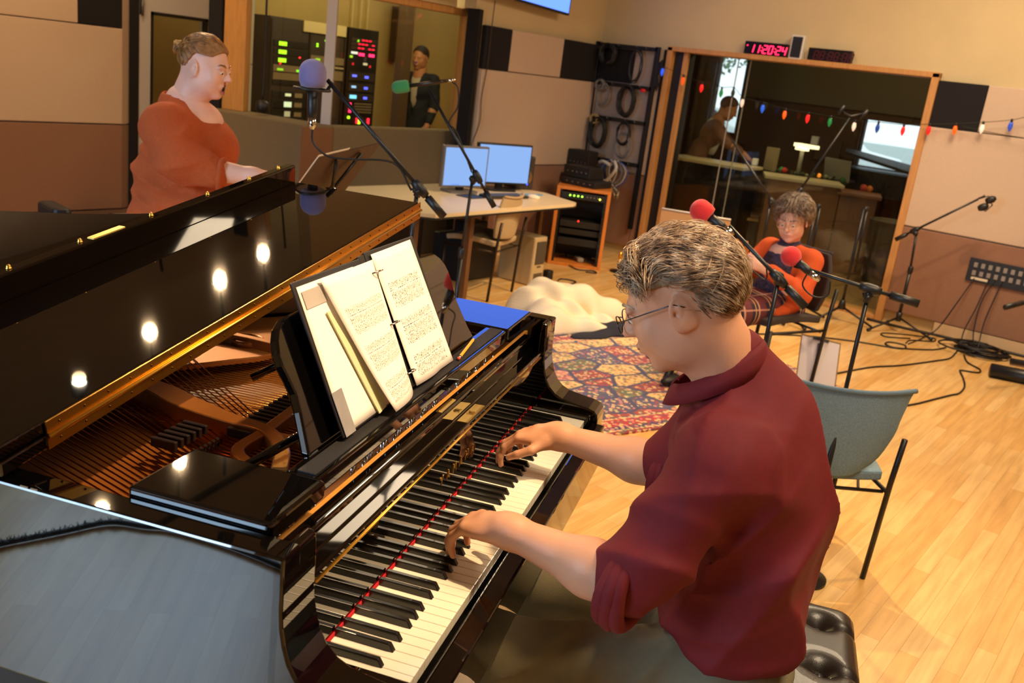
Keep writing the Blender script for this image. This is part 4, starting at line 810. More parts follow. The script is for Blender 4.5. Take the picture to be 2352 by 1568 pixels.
# ---- television
t = thing('television', 'wall television with a bright blue screen at the top of the picture', 'television', (5.4, 4.2, 2.05)); TV = Matrix.Translation((6.15, 4.16, 2.10)) @ Matrix.Rotation(math.radians(0), 4, 'Z') @ Matrix.Rotation(math.radians(2.2), 4, 'Y')
B().bb((-1.42, 0, 0), (0, .04, .82), TV).build('housing', M_bp, t, I4, .004); B().bb((-1.40, -.004, .018), (-.02, .0, .80), TV).build('screen', mat('tv_blue', '#050505', .3, emit='#5a84ff', estr=2.2), t, I4); B().bb((-.8, .04, .3), (-.6, .135, .5), TV).build('wall_bracket', M_bm, t, I4)
cord('hanging_cable', [(5.19, 4.22, 2.10), (5.19, 4.225, 1.9), (5.20, 4.235, 1.6), (5.17, 4.235, 1.35), (5.18, 4.235, 1.15), (5.10, 4.235, .95), (5.06, 4.23, .80)], .004, mat('brown_cable', '#3a2a20', .6), 'thin dark cable hanging from the television down the beige panels')
# ---- patch panel
t = thing('connector_box', 'black wall connector panel with two rows of pale jacks', 'patch panel', (6.89, .4, .47)); B().bb((6.885, .05, .475), (6.899, .664, .652)).build('plate', M_bp, t, I4, .002)
for r_ in range(2):
    for i in range(10): B().bb((6.878, .60-i*.052, .585-.062*r_), (6.887, .628-i*.052, .622-.062*r_)).build('jack', mat('jack_metal', '#9a8f80', .35, .6), t, I4, .002)
B().bb((6.879, .50, .492), (6.886, .625, .510)).build('label_strip', mat('label_cream', '#d8cbb0', .6), t, I4)
for i, pts in enumerate(([(6.88, .60, .50), (6.80, .66, .30), (6.76, .74, .08), (6.6, .80, .008), (6.3, .82, .006)], [(6.88, .50, .52), (6.80, .52, .30), (6.74, .55, .12), (6.70, .54, .02), (6.66, .52, .008)], [(6.88, .46, .52), (6.82, .50, .34), (6.76, .49, .14), (6.72, .46, .02), (6.6, .46, .008)], [(6.88, .41, .52), (6.84, .42, .4), (6.80, .44, .2), (6.70, .42, .03), (6.62, .40, .008)])): cord('patch_cable', pts, .005, M_cable, 'black cable hanging from the wall connector panel to the floor pile', 'cable', 6, 'cables plugged into the wall panel')
# ---- floor cables
def fl(pts, z=.006): return [(x, y, z) for x, y in pts]
cord('floor_cable', fl([(4.9, 1.98), (5.365, 1.637), (5.697, 1.389), (5.929, 1.112), (6.049, .864), (6.12, .80), (6.23, .83), (6.2, .93), (6.10, .93), (6.08, .84), (6.3, .66), (6.5, .60)]), .006, M_cable, 'black cable looping across the floor beyond the woman\'s chair')
cord('floor_cable', fl([(6.529, .52), (6.2, .50), (6.004, .548), (5.6, .68), (5.335, .801), (4.95, .90), (4.66, .98)]), .006, M_cable, 'black cable running from the wall pile to the rug\'s corner')
cord('floor_cable', fl([(6.40, .45), (6.2, .38), (6.089, .278), (5.98, .27), (5.92, .36), (5.874, .359), (5.70, .30), (5.499, .25), (5.3, .24), (5.186, .27), (4.82, .358), (4.2, .50), (3.2, .2)]), .006, M_cable, 'black cable winding from the wall pile towards the teal chair')
cord('floor_cable', fl([(6.787, 1.285), (6.80, 1.0), (6.833, .784), (6.84, .6), (6.85, .439), (6.86, .14), (6.86, -.6)], .012), .011, M_cable, 'thick black cable along the foot of the right wall')
cord('floor_cable', fl([(6.5, .86), (6.35, 1.0), (6.45, 1.05), (6.65, .86), (6.72, .74), (6.6, .72), (6.45, .84), (6.30, .84)]), .005, M_cable, 'thin looped cable on the floor near the wall microphone stand')
R = random.Random(9)
for i in range(7):
    cx, cy = 6.60+R.uniform(-.08, .12), .44+R.uniform(-.12, .10); pts = [(cx+(.12+.05*R.random())*math.cos(a+i), cy+(.13+.05*R.random())*math.sin(a+i), .010+.006*i) for a in np.linspace(0, 2*PI*1.6, 14)]
    cord('cable_pile', pts, .007, M_cable, 'coil in the heap of black cables on the floor below the connector panel', 'cable', 5, 'heap of cables under the wall panel', 3)
pts = [(-1.6, 1.5), (-1.75, 1.2), (-1.80, 1.12), (-1.88, 1.0), (-1.96, .88), (-1.95, .76), (-1.94, .66), (-1.85, .45), (-1.7, .2)]
b = B().tube(smoothpath(fl(pts, .012), 8), .009, 6); P = smoothpath(fl(pts[:6], .012), 60)
for i in range(260):
    p = P[i % len(P)]; d = Vector((R.uniform(-1, 1), R.uniform(-1, 1), R.uniform(-.1, 1))).normalized()*.022; b.tube([p, p+d], [.0025, .0008], 3)
tag(b.build('fringed_cable', M_cable), 'dark fringed cable on the floor left of the piano, seen mirrored in its side', 'cable')
# ---- rug
def rug_mat():
    m = bpy.data.materials.new('persian_rug'); m.use_nodes = True; nt, b = nodes_of(m); L = nt.links.new; N = nt.nodes.new
    tc = N('ShaderNodeTexCoord'); sp = N('ShaderNodeSeparateXYZ')
    def ramp(f, stops):
        r = N('ShaderNodeValToRGB'); r.color_ramp.interpolation = 'CONSTANT'; L(f, r.inputs[0]); e = r.color_ramp.elements; e[0].position, e[0].color = stops[0][0], srgb(stops[0][1]); e[1].position, e[1].color = stops[1][0], srgb(stops[1][1])
        for p, c in stops[2:]: k = e.new(p); k.color = srgb(c)
        return r.outputs[0]
    mp = N('ShaderNodeMapping'); mp.inputs['Scale'].default_value = (4.6, 7.0, 1); L(tc.outputs['Object'], mp.inputs[0])
    nz = N('ShaderNodeTexNoise'); nz.inputs['Scale'].default_value = 14; L(tc.outputs['Object'], nz.inputs[0]); mxv = N('ShaderNodeMixRGB'); mxv.inputs[0].default_value = .10; L(mp.outputs[0], mxv.inputs[1]); L(nz.outputs['Color'], mxv.inputs[2])
    vo = N('ShaderNodeTexVoronoi'); vo.inputs['Scale'].default_value = 1; vo.inputs['Randomness'].default_value = .55; L(mxv.outputs[0], vo.inputs['Vector'])
    ve = N('ShaderNodeTexVoronoi'); ve.feature = 'DISTANCE_TO_EDGE'; ve.inputs['Randomness'].default_value = .55; L(mxv.outputs[0], ve.inputs['Vector']); ve.inputs['Scale'].default_value = 1
    sc = N('ShaderNodeSeparateColor'); L(vo.outputs['Color'], sc.inputs[0]); cell = ramp(sc.outputs[0], [(0, '#d8b878'), (.30, '#9c4048'), (.5, '#66735a'), (.66, '#d0847c'), (.82, '#505078')])
    v2 = N('ShaderNodeTexVoronoi'); v2.inputs['Scale'].default_value = 46; L(tc.outputs['Object'], v2.inputs['Vector']); s2 = N('ShaderNodeSeparateColor'); L(v2.outputs['Color'], s2.inputs[0])
    mot = ramp(s2.outputs[1], [(0, '#e2c890'), (.35, '#94404a'), (.55, '#5c6650'), (.7, '#d88c84'), (.85, '#4c4c70')])
    gt = N('ShaderNodeMath'); gt.operation = 'LESS_THAN'; L(v2.outputs['Distance'], gt.inputs[0]); gt.inputs[1].default_value = .52; ml = N('ShaderNodeMath'); ml.operation = 'MULTIPLY'; L(gt.outputs[0], ml.inputs[0]); ml.inputs[1].default_value = .8
    m1 = N('ShaderNodeMixRGB'); L(ml.outputs[0], m1.inputs[0]); L(cell, m1.inputs[1]); L(mot, m1.inputs[2])
    ed = N('ShaderNodeMath'); ed.operation = 'LESS_THAN'; L(ve.outputs['Distance'], ed.inputs[0]); ed.inputs[1].default_value = .055; m2_ = N('ShaderNodeMixRGB'); L(ed.outputs[0], m2_.inputs[0]); L(m1.outputs[0], m2_.inputs[1]); m2_.inputs[2].default_value = srgb('#44446a')
    # border bands
    L(tc.outputs['Object'], sp.inputs[0])
    def mth(op, a, c=None):
        n = N('ShaderNodeMath'); n.operation = op
        for i, v in enumerate((a, c)):
            if v is None: continue
            if isinstance(v, (int, float)): n.inputs[i].default_value = v
            else: L(v, n.inputs[i])
        return n.outputs[0]
    d = mth('MINIMUM', mth('SUBTRACT', 1.06, mth('ABSOLUTE', sp.outputs[0])), mth('SUBTRACT', .76, mth('ABSOLUTE', sp.outputs[1])))
    bord = ramp(mth('MULTIPLY', d, 4), [(0, '#8c2230'), (.10, '#d8bc88'), (.16, '#3a3a66'), (.30, '#a83040'), (.62, '#d8bc88'), (.68, '#3a4a60')]); m3 = N('ShaderNodeMixRGB'); L(mth('MULTIPLY', gt.outputs[0], .75), m3.inputs[0]); L(bord, m3.inputs[1]); L(mot, m3.inputs[2])
    m4 = N('ShaderNodeMixRGB'); L(mth('LESS_THAN', d, .18), m4.inputs[0]); L(m2_.outputs[0], m4.inputs[1]); L(m3.outputs[0], m4.inputs[2])
    L(m4.outputs[0], b.inputs['Base Color']); b.inputs['Roughness'].default_value = .95; b.inputs['Sheen Weight'].default_value = .2; return m
Mr = Matrix(((-.943, .333, 0, 3.84), (.333, .943, 0, 1.67), (0, 0, 1, 0), (0, 0, 0, 1))); Mr = LM(3.86, 1.66, 0, math.radians(-19.4))
o = B().rbox((0, 0, .005), (2.12, 1.52, .010), .01).build('rug', rug_mat(), None, I4); o.matrix_world = Mr; tag(o, 'red and cream oriental rug with flower panels on the wooden floor', 'rug')
# ---- fleece and dark coat on the rug
def lump(name, prims, lo, hi, h, m, lab, cat, dsp):
    V, F = nets(prims, lo, hi, h, dsp, lambda P: .011-P[:, 2]); b = B(); b.v = [tuple(v) for v in V]; b.f = [tuple(int(i) for i in f) for f in F]; b.sm = [True]*len(F); o = b.build(name, m); s_ = o.modifiers.new('smooth', 'SMOOTH'); s_.factor = .5; s_.iterations = 3; return tag(o, lab, cat)
lump('fleece_blanket', [E_((4.30, 2.68, .03), (.34, .20, .24), eul(0, 0, -.7), .1), E_((4.05, 2.52, .02), (.24, .15, .16), None, .1), E_((4.55, 2.52, .02), (.26, .13, .15), eul(0, 0, -.5), .1), E_((4.22, 2.36, .02), (.26, .12, .08), eul(0, 0, -.6), .1)], (3.7, 2.1, -.02), (4.95, 3.1, .32), .011, mat('cream_fleece', '#e6d9bd', .97, bump=.5, bscale=120, sheen=.5), 'cream fleece blanket heaped on the rug behind the piano', 'blanket', folds([((1, 1.6, .3), 30, .022, (4.25, 2.5, .1), .5), ((1.5, -.6, 0), 24, .020, (4.3, 2.55, .1), .5)]))
lump('coat', [E_((4.42, 2.19, .02), (.30, .11, .06), eul(0, 0, -.55), .06), E_((4.15, 2.24, .0), (.22, .08, .04), eul(0, 0, -.3), .05)], (3.8, 1.9, -.02), (4.9, 2.6, .14), .010, mat('navy_coat', '#1c1e2e', .9, var=.2, vscale=60), 'dark navy coat lying under the cream fleece on the rug', 'coat', folds([((1, -1, 0), 40, .006, (4.4, 2.2, .03), .4)]))
# ---- bench
bench = thing('piano_bench', 'black tufted leather piano bench under the player', 'bench', M=PF @ Matrix.Translation((.64, -.565, 0))); nx, ny = 73, 37; rows = []
hx, hy = .375, .178; btn = [(-.27+i*.18, sy*.088) for i in range(4) for sy in (-1, 1)]
for j in range(ny):
    r = []
    for i in range(nx):
        x = -hx+2*hx*i/(nx-1); y = -hy+2*hy*j/(ny-1); ex = min(1, (hx-abs(x))/.05); ey = min(1, (hy-abs(y))/.05)
        e = math.sqrt(max(0, 1-(1-ex)**2))*math.sqrt(max(0, 1-(1-ey)**2)); dmin = min(math.hypot(x-a, y-c) for a, c in btn)
        cx = abs(((x+.27+.09) % .18)-.09); crease = .016*math.exp(-(cx/.010)**2)+.010*math.exp(-(abs(y)/.010)**2); z = .445+.055*e-.032*math.exp(-(dmin/.026)**2)-crease*e*.8
        r.append((x*(1+.02*e), y*(1+.03*e), z))
    rows.append(r)
M_bl = mat('black_bench_leather', '#1c1512', .36, bump=.12, bscale=500, coat=.15, var=.1)
cu_ = B().grid(rows).build('seat_cushion', M_bl, bench)
for a, c in btn: B().ball((a, c, .474), (.009, .009, .005), 10).build('button', M_bl, cu_)
B().rbox((0, 0, .405), (2*hx, 2*hy, .085), .02).build('seat_box', M_bl, bench, None, .012); B().rbox((0, 0, .345), (2*hx-.02, 2*hy-.02, .05), .02).build('apron', M_pb, bench)
for sx in (-1, 1):
    for sy in (-1, 1): B().cyl((sx*.32, sy*.14, 0), (sx*.33, sy*.14, .33), .018, .028, 12).build('leg', M_pb, bench)
# ---- microphone stands
def boomstand(base, piv, a, c, lab, tri=0, r=.009, legs=True, disc=False, feet=.28, grp=None, name='microphone_stand', taper=True):
    """base: floor point; piv: clutch; a: microphone end; c: counter end"""
    base, piv, a, c = Vector(base), Vector(piv), Vector(a), Vector(c); t = thing(name, lab, 'microphone stand', tuple(base), group=grp)
    hub = Vector((base.x, base.y, .12)); B().tube([hub, (base.x, base.y, piv.z*.62)], r*1.35, 10).build('pole', M_bm, t, I4); B().tube([(base.x, base.y, piv.z*.60), piv], r*.9, 10).build('inner_pole', M_bm, t, I4)
    B().lathe([(r*1.3, 0), (r*2, .01), (r*2, .05), (r*1.3, .06)], (base.x, base.y, piv.z*.60), (0, 0, 1), 12).build('height_collar', M_bp, t, I4)
    B().tube([a, c], r*.85, 10).build('boom', M_bm, t, I4); d = (a-c).normalized(); pj_ = c+d*((piv-c).dot(d)); cl = B().lathe([(0, -.035), (r*1.5, -.035), (r*2.0, -.015), (r*2.0, .015), (r*1.5, .035), (0, .035)], pj_, d, 12); cl.tube([piv-Vector((0, 0, .02)), pj_], r*1.5, 8); cl.build('clutch', M_bp, t, I4)
    s_ = d.cross(Vector((0, 0, 1))).normalized(); B().cyl(piv-s_*.035, piv+s_*.035, .008, n=8).lathe([(0, 0), (.018, 0), (.018, .012), (0, .012)], piv+s_*.03, s_, 8).build('wing_knob', M_bp, t, I4)
    B().cyl(c, c-d*-.09, r*1.7, n=10).build('counterweight', M_bp, t, I4)
    if disc: B().lathe([(0, 0), (.085, 0), (.085, .012), (.03, .024), (.012, .12), (0, .12)], (base.x, base.y, .001), (0, 0, 1), 28).build('round_base', M_bp, t, I4); legs = False
    if legs:
        B().cyl(hub-Vector((0, 0, .03)), hub+Vector((0, 0, .04)), r*2.2, n=12).build('leg_hub', M_bp, t, I4)
        for k in range(3):
            an = tri+k*2*PI/3; e = Vector((base.x+feet*math.cos(an), base.y+feet*math.sin(an), .012)); lg = B().tube([hub, e], r*.8, 8).build('leg', M_bm, t, I4); B().tube([e-(e-hub).normalized()*.03, e], r*1.3, 8).build('rubber_foot', M_bp, lg, I4)
    return t
def foam_mic(a, d, L, r, m, lab, foamname='foam_windscreen', body=None, blen=.12, ball=False, rb=.011):
    """a: centre of the foam, d: direction from the foam to the cable end"""
    a, d = Vector(a), Vector(d).normalized(); t = thing('microphone', lab, 'microphone', tuple(a))
    prof_ = [(0, -L/2)]+[(r*math.sin(q), -L/2+r*(1-math.cos(q))*.9) for q in np.linspace(.25, PI/2, 6)]+[(r*(1 if not ball else .98), L/2-r*.5), (r*.86, L/2-r*.08), (r*.5, L/2), (0, L/2)]
    if ball: prof_ = [(r*math.sin(q), -r*math.cos(q)) for q in np.linspace(.01, PI-.01, 14)]; L = 2*r*.95
    B().lathe(prof_, a, d, 26).build(foamname, m, t, I4); B().lathe([(0, L/2-.01), (rb, L/2-.01), (rb, L/2+blen*.8), (rb*.75, L/2+blen), (0, L/2+blen)], a, d, 14).build('body', body or M_bp, t, I4)
    B().lathe([(0, 0), (rb*.8, 0), (rb*.8, .025), (rb*.4, .04), (0, .04)], a+d*(L/2+blen), d, 10).build('connector', M_chrome, t, I4); return t
# purple microphone in front of the singer
pm = Vector((1.30, 1.80, 1.513))
boomstand((1.585, 1.555, 0), (1.589, 1.540, 1.150), (1.345, 1.777, 1.497), (1.66, 1.463, 1.067), 'boom stand holding the purple microphone in front of the singer', .4)
t = foam_mic(pm, (.03, -.03, -1), .095, .046, M_foamp, 'large studio microphone with purple foam hanging before the singer', blen=.10, rb=.018)
B().tube([pm+Vector((.06*math.cos(a), .06*math.sin(a), -.052)) for a in np.linspace(0, 2*PI, 17)], .005, 6).build('shock_mount', M_bp, t, I4); B().tube([pm+Vector((.05, -.02, -.052)), (1.36, 1.765, 1.49)], .006, 6).build('mount_arm', M_bp, t, I4)
cord('microphone_cable', [pm+Vector((.006, -.006, -.18)), pm+Vector((.01, -.01, -.23)), pm+Vector((.04, -.05, -.27)), pm+Vector((.10, -.10, -.275)), (1.52, 1.60, 1.24), (1.57, 1.55, 1.15)], .004, M_cable, 'cable looping from the purple microphone to its stand')
# green microphone
gm = Vector((2.398, 2.468, 1.459)); ge = Vector((2.557, 2.298, 1.517)); sc = 4.8/4.6
def far(p, k=sc): return CAM*(1-k)+Vector(p)*k
gm, ge, gp, ga, gc = far(gm), far(ge), far((2.663, 2.174, 1.066)), far((2.497, 2.364, 1.466)), far((2.739, 2.079, .945))
boomstand((gp.x-.012, gp.y+.012, 0), gp, ga, gc, 'boom stand holding the green-tipped microphone in front of the desk', 1.2)
t = foam_mic(gm+(ge-gm).normalized()*.01, ge-gm, .088, .031, M_foamg, 'slim dark microphone with green foam tip pointing left', blen=.19, body=mat('dark_brushed', '#4a4038', .3, .8), rb=.010)
cord('microphone_cable', [ge+Vector((.01, -.01, .0)), ge+Vector((.03, -.04, -.03)), ge+Vector((.03, -.05, -.12)), ge+Vector((.0, -.03, -.20)), far((2.60, 2.25, 1.28)), far((2.66, 2.18, 1.1))], .004, M_cable, 'black cable curving down from the green-tipped microphone')
# two red microphones over the keyboard player's shoulder
r1 = Vector((2.001, .625, 1.232)); d1_ = Vector((.070, -.165, -.145))
boomstand((2.115, .356, 0), (2.115, .356, 1.047), (2.045, .535, 1.195), (2.149, .258, .968), 'boom stand with a red foam microphone, the one nearer the player\'s head', .2, r=.0085, disc=True)
foam_mic(r1, (.03, -.10, -.055), .075, .037, M_foamr, 'red foam microphone pointing up left beside the player\'s hair', blen=.06, rb=.016)
boomstand((2.202, .083, 0), (2.202, .083, 1.043), (2.128, .318, 1.100), (2.238, -.068, 1.050), 'boom stand with a red foam microphone, standing behind the teal chair', .9, r=.0085, disc=True)
foam_mic((2.123, .333, 1.128), (.012, -.06, -.035), .068, .034, M_foamr, 'round red foam microphone in front of the seated woman', blen=.05, ball=True, rb=.014)
for c0, c1, lab in (((2.045, .53, 1.19), (2.10, .40, 1.085), 'thin cable loop below the upper red microphone'), ((2.14, .27, 1.09), (2.165, .20, 1.07), 'thin cable loop below the round red microphone')):
    c0, c1 = Vector(c0), Vector(c1); cord('microphone_cable', [c0, c0+Vector((0, .01, -.05)), c0+Vector((.01, -.03, -.08)), c1+Vector((0, 0, -.05)), c1], .0028, M_cable, lab)
# stand against the right wall, with its small twin microphone bar
boomstand((6.62, 1.008, 0), (6.62, 1.029, .782), (6.62, .668, 1.146-.04), (6.62, 1.167, .703), 'tall boom stand by the right wall with a small double microphone', .5, r=.010)
t = thing('stereo_microphone_bar', 'small black double microphone at the tip of the wall boom stand', 'microphone', (6.62, .62, 1.09))
B().tube([(6.62, .668, 1.11), (6.62, .645, 1.125), (6.62, .63, 1.14)], .007, 8).build('clip', M_bp, t, I4)
for y, z in ((.625, 1.055), (.588, 1.115)): B().lathe([(0, -.03), (.018, -.03), (.026, -.01), (.026, .02), (.012, .04), (0, .04)], (6.62, y, z), (0, -.5, .3), 14).build('capsule', M_bp, t, I4)
B().tube([(6.62, .655, 1.115), (6.62, .605, 1.14), (6.62, .565, 1.08), (6.62, .60, 1.03), (6.62, .64, 1.05)], .005, 6).build('bar', M_bm, t, I4)
# stands in front of the large window
boomstand((5.72, 1.86, 0), (5.72, 1.86, .90), (5.55, 2.17, 1.30), (5.77, 1.74, .78), 'boom stand in front of the window, left of the seated woman', 1.0, r=.010)
boomstand((5.95, 1.72, 0), (5.95, 1.72, .98), (6.05, 1.53, 1.56), (5.93, 1.80, .86), 'tall boom stand with a forked top rising behind the seated woman', .2, r=.010)
t = thing('microphone_fork', 'empty forked microphone holder on top of the tallest boom', 'holder', (6.06, 1.52, 1.57)); B().tube([(6.03, 1.60, 1.60), (6.06, 1.53, 1.57), (6.09, 1.45, 1.60)], .009, 8).build('fork', M_bm, t, I4); B().cyl((6.02, 1.61, 1.57), (6.03, 1.58, 1.64), .014, n=10).cyl((6.085, 1.47, 1.56), (6.10, 1.43, 1.63), .014, n=10).build('clamp', M_bp, t, I4)
def foldstand(x, y, h, lab, tri): 
    t = thing('microphone_stand', lab, 'microphone stand', (x, y, 0)); B().tube([(x, y, .12), (x, y, h)], .012, 10).build('pole', M_bm, t, I4); B().tube([(x+.03, y-.03, h*.45), (x+.02, y-.02, h*1.02)], .010, 8).build('boom', M_bm, t, I4); B().ball((x+.01, y-.01, h), .022, 10).build('clutch', M_bp, t, I4)
    B().lathe([(0, .10), (.035, .10), (.02, .17), (0, .18)], (x, y, 0), (0, 0, 1), 12).build('leg_hub', M_bp, t, I4)
    for k in range(3):
        an = tri+k*2*PI/3; e = (x+.26*math.cos(an), y+.26*math.sin(an), .012); lg = B().tube([(x, y, .12), e], .009, 8).build('leg', M_bm, t, I4)
foldstand(6.50, 1.42, .90, 'folded microphone stand on a tripod in front of the window, right of the woman', .6); foldstand(6.25, 1.70, .88, 'folded microphone stand directly behind the seated woman', 1.3)
# stand cut by the right edge
t = thing('keyboard_stand', 'heavy black stand with thick floor bars at the right edge of the picture', 'stand', (6.15, .0, 0))
for p, q, r_ in (((5.98, .20, .045), (6.15, -.35, .045), .05), ((6.5, .16, .03), (6.75, -.4, .03), .022), ((6.12, .19, .03), (6.3, -.3, .03), .028)): B().tube([p, q], r_, 8).build('floor_bar', M_bm, t, I4)
B().tube([(6.13, -.16, .05), (6.2, -.12, .75)], .022, 8).build('upright', M_bm, t, I4); B().tube([(5.60, .14, .56), (6.2, -.12, .66)], .010, 8).build('boom', M_bm, t, I4); B().tube([(5.56, .155, .553), (5.72, .09, .58)], .018, 8).build('counterweight', M_bp, t, I4)
# low foot of a stand on the rug under the player's chin
t = thing('low_stand_foot', 'black bent metal foot of a low stand on the rug, below the player\'s chin', 'stand', (3.95, 1.6, .01)); B().tube(smoothpath([(4.10, 1.80, .03), (4.0, 1.66, .035), (3.93, 1.55, .05), (3.97, 1.42, .04), (4.05, 1.36, .03)], 5), .022, 8, flat=.5).build('bar', M_bm, t, I4); B().tube([(3.93, 1.55, .05), (3.86, 1.52, .055), (3.78, 1.50, .02)], .022, 10).build('rubber_foot', M_bp, t, I4)
# ---- music stands
t = thing('music_stand', 'music stand with sheet music that the singer reads from', 'music stand', (1.92, 2.22, 0)); T0 = Vector((1.687, 2.179, 1.171)); L_ = Vector((.469, .129, .047)); Dn = Vector((-.05, .183, -.27)); nn = L_.cross(Dn).normalized()*.004
TS = 1 if nn.dot(Vector((1.38, 2.54, 1.45))-(T0+L_*.5+Dn*.5)) > 0 else -1
def quad3(o, u, v, th, u0=0, u1=1, v0=0, v1=1): return B().add([o+u*a+v*c+th*e for e in (0, 1) for a, c in ((u0, v0), (u1, v0), (u1, v1), (u0, v1))], [(0, 1, 2, 3), (7, 6, 5, 4), (0, 4, 5, 1), (1, 5, 6, 2), (2, 6, 7, 3), (3, 7, 4, 0)])
quad3(T0, L_, Dn, nn).build('desk', mat('dark_bronze_board', '#4a3522', .45, .4), t, I4)
quad3(T0+nn*2, L_, Dn, nn*14, 0, 1, .97, 1).build('lip', mat('dark_bronze_board', '', .4), t, I4) if False else None
lipn = nn.normalized(); B().tube([T0+Dn, T0+Dn+lipn*-.05], .004, 4).build('lip', M_bm, t, I4)
for a in (.30, .70): B().tube([T0+L_*a+Dn*.10-nn*2*TS, T0+L_*.5+Dn*.62-nn*9*TS], .008, 6).build('brace', M_bm, t, I4)
pc_ = T0+L_*.5+Dn*.62-nn*9*TS; B().ball(pc_, .020, 12).build('tilt_knob', M_chrome, t, I4); B().tube([pc_, (pc_.x, pc_.y, .12)], .011, 10).build('pole', M_bm, t, I4)
for k in range(3): B().tube([(pc_.x, pc_.y, .14), (pc_.x+.25*math.cos(k*2.09+.3), pc_.y+.25*math.sin(k*2.09+.3), .01)], .009, 8).build('leg', M_bm, t, I4)
toS = 1 if nn.dot(Vector((1.38, 2.54, 1.45))-(T0+L_*.5+Dn*.5)) > 0 else -1
sgn = -1 if nn.dot(Vector((1.35, 2.55, 1.4))-T0) > 0 else 1
for i, (u0, u1) in enumerate(((-.02, .46),)): tag(quad3(T0+nn*(1.3 if toS > 0 else -.3), L_, Dn, nn*(.3*toS), u0, u1, -.03, .50).build('song_sheet', M_wp), 'white song sheet on the '+('nearer' if i == 0 else 'farther')+' half of the singer\'s music stand', 'sheet music')
t = thing('music_stand', 'black music stand with papers left of the upper red microphone', 'music stand', (5.0, 2.1, 0)); q0 = Vector((4.862, 2.28, .813)); L2 = Vector((.22, -.42, -.01)); D2 = Vector((-.04, -.02, -.30)); n2 = L2.cross(D2).normalized()*.004
quad3(q0, L2, D2, n2).build('desk', mat('brown_board', '#a5794a', .5), t, I4); B().tube([q0, q0+L2], .006, 6).build('edge', mat('pale_edge', '#d8cfc4', .5), t, I4); c2 = q0+L2*.5+D2*.7; B().tube([c2, (c2.x, c2.y, .1)], .010, 8).build('pole', M_bm, t, I4)
for k in range(3): B().tube([(c2.x, c2.y, .12), (c2.x+.24*math.cos(k*2.09), c2.y+.24*math.sin(k*2.09), .01)], .008, 8).build('leg', M_bm, t, I4)
# ---- clipboard leaning on the woman's chair leg
cb = thing('clipboard', 'clipboard with white paper leaning against the woman\'s chair leg', 'clipboard', (4.33, .92, 0)); o_ = Vector((4.385, .99, .335)); U_ = Vector((.07, -.215, -.012)); V_ = Vector((-.10, -.06, -.30)); n3 = U_.cross(V_).normalized()*.003
if n3.dot(CAM-o_) < 0: n3 = -n3
quad3(o_, U_, V_, -n3).build('board', mat('brown_hardboard', '#8a6a44', .6), cb, I4); quad3(o_+n3*.1, U_, V_, n3*.3, .03, .97, .03, .98).build('paper', mat('grey_white_paper', '#d8d2da', .7), cb, I4)
quad3(o_+n3*.4, U_, V_, n3*3, .30, .70, .0, .05).build('clip', M_bm, cb, I4)
tag(quad3(o_+n3*1.5, U_, V_, n3*2, .44, .48, .1, .5).build('pen', M_bp), 'dark pen held on the clipboard', 'pen')
# ---- string lights
bl = [((3.545, 1.739), '#2a62ff'), ((3.325, 1.682), '#ff5a18'), ((3.131, 1.642), '#ff2424'), ((2.986, 1.636), '#20281c'), ((2.937, 1.619), '#1c7a3c'), ((2.827, 1.631), '#20281c'), ((2.727, 1.562), '#f0d8c0'), ((2.534, 1.538), '#2a62e0'), ((2.333, 1.512), '#ff6418'), ((2.131, 1.506), '#ff2424'), ((1.942, 1.502), '#1c7a3c'), ((1.742, 1.493), '#f0d8c0'), ((1.557, 1.504), '#1c3a8c'), ((1.362, 1.510), '#ff2424'), ((1.175, 1.539), '#e82424'), ((.991, 1.567), '#ff6418'), ((.808, 1.601), '#e8dcc8'), ((.624, 1.642), '#2a4ab0')]
cord('light_string_wire', [(6.84, y, z+.045) for (y, z), c in bl]+[(6.84, .50, 1.73), (6.84, .2, 1.80), (6.84, -.6, 1.93)], .0022, mat('green_wire', '#1c2418', .6), 'thin dark wire of the coloured light string across the large window', 'wire', 5)
cord('light_string_wire', [(6.84, .95, 1.60), (6.84, .8, 1.585), (6.84, .52, 1.57), (6.84, 0, 1.55), (6.84, -.6, 1.54)], .0022, MATS['green_wire'], 'second thin wire running right below the light string', 'wire', 5)
for (y, z), c in bl:
    t = thing('string_light_bulb', {'#2a62ff': 'small blue', '#ff5a18': 'small orange', '#ff2424': 'small red', '#20281c': 'dark unlit', '#1c7a3c': 'small green', '#f0d8c0': 'small white', '#2a62e0': 'small blue', '#ff6418': 'small orange', '#1c3a8c': 'dark blue', '#e82424': 'small red', '#e8dcc8': 'small white', '#2a4ab0': 'small blue'}[c]+' bulb of the holiday light string strung across the window and wall', 'light bulb', (6.84, y, z), 0, 'holiday light string bulbs')
    B().lathe([(.0, -.042), (.006, -.036), (.015, -.016), (.017, .0), (.014, .018), (.010, .028), (0, .030)], (6.84, y, z), (0, 0, 1), 12).build('glass', mat('bulb_'+c.strip('#'), c, .25, emit=c, estr=.55), t, I4); B().cyl((6.84, y, z+.027), (6.84, y, z+.052), .009, n=8).build('socket', M_bp, t, I4)
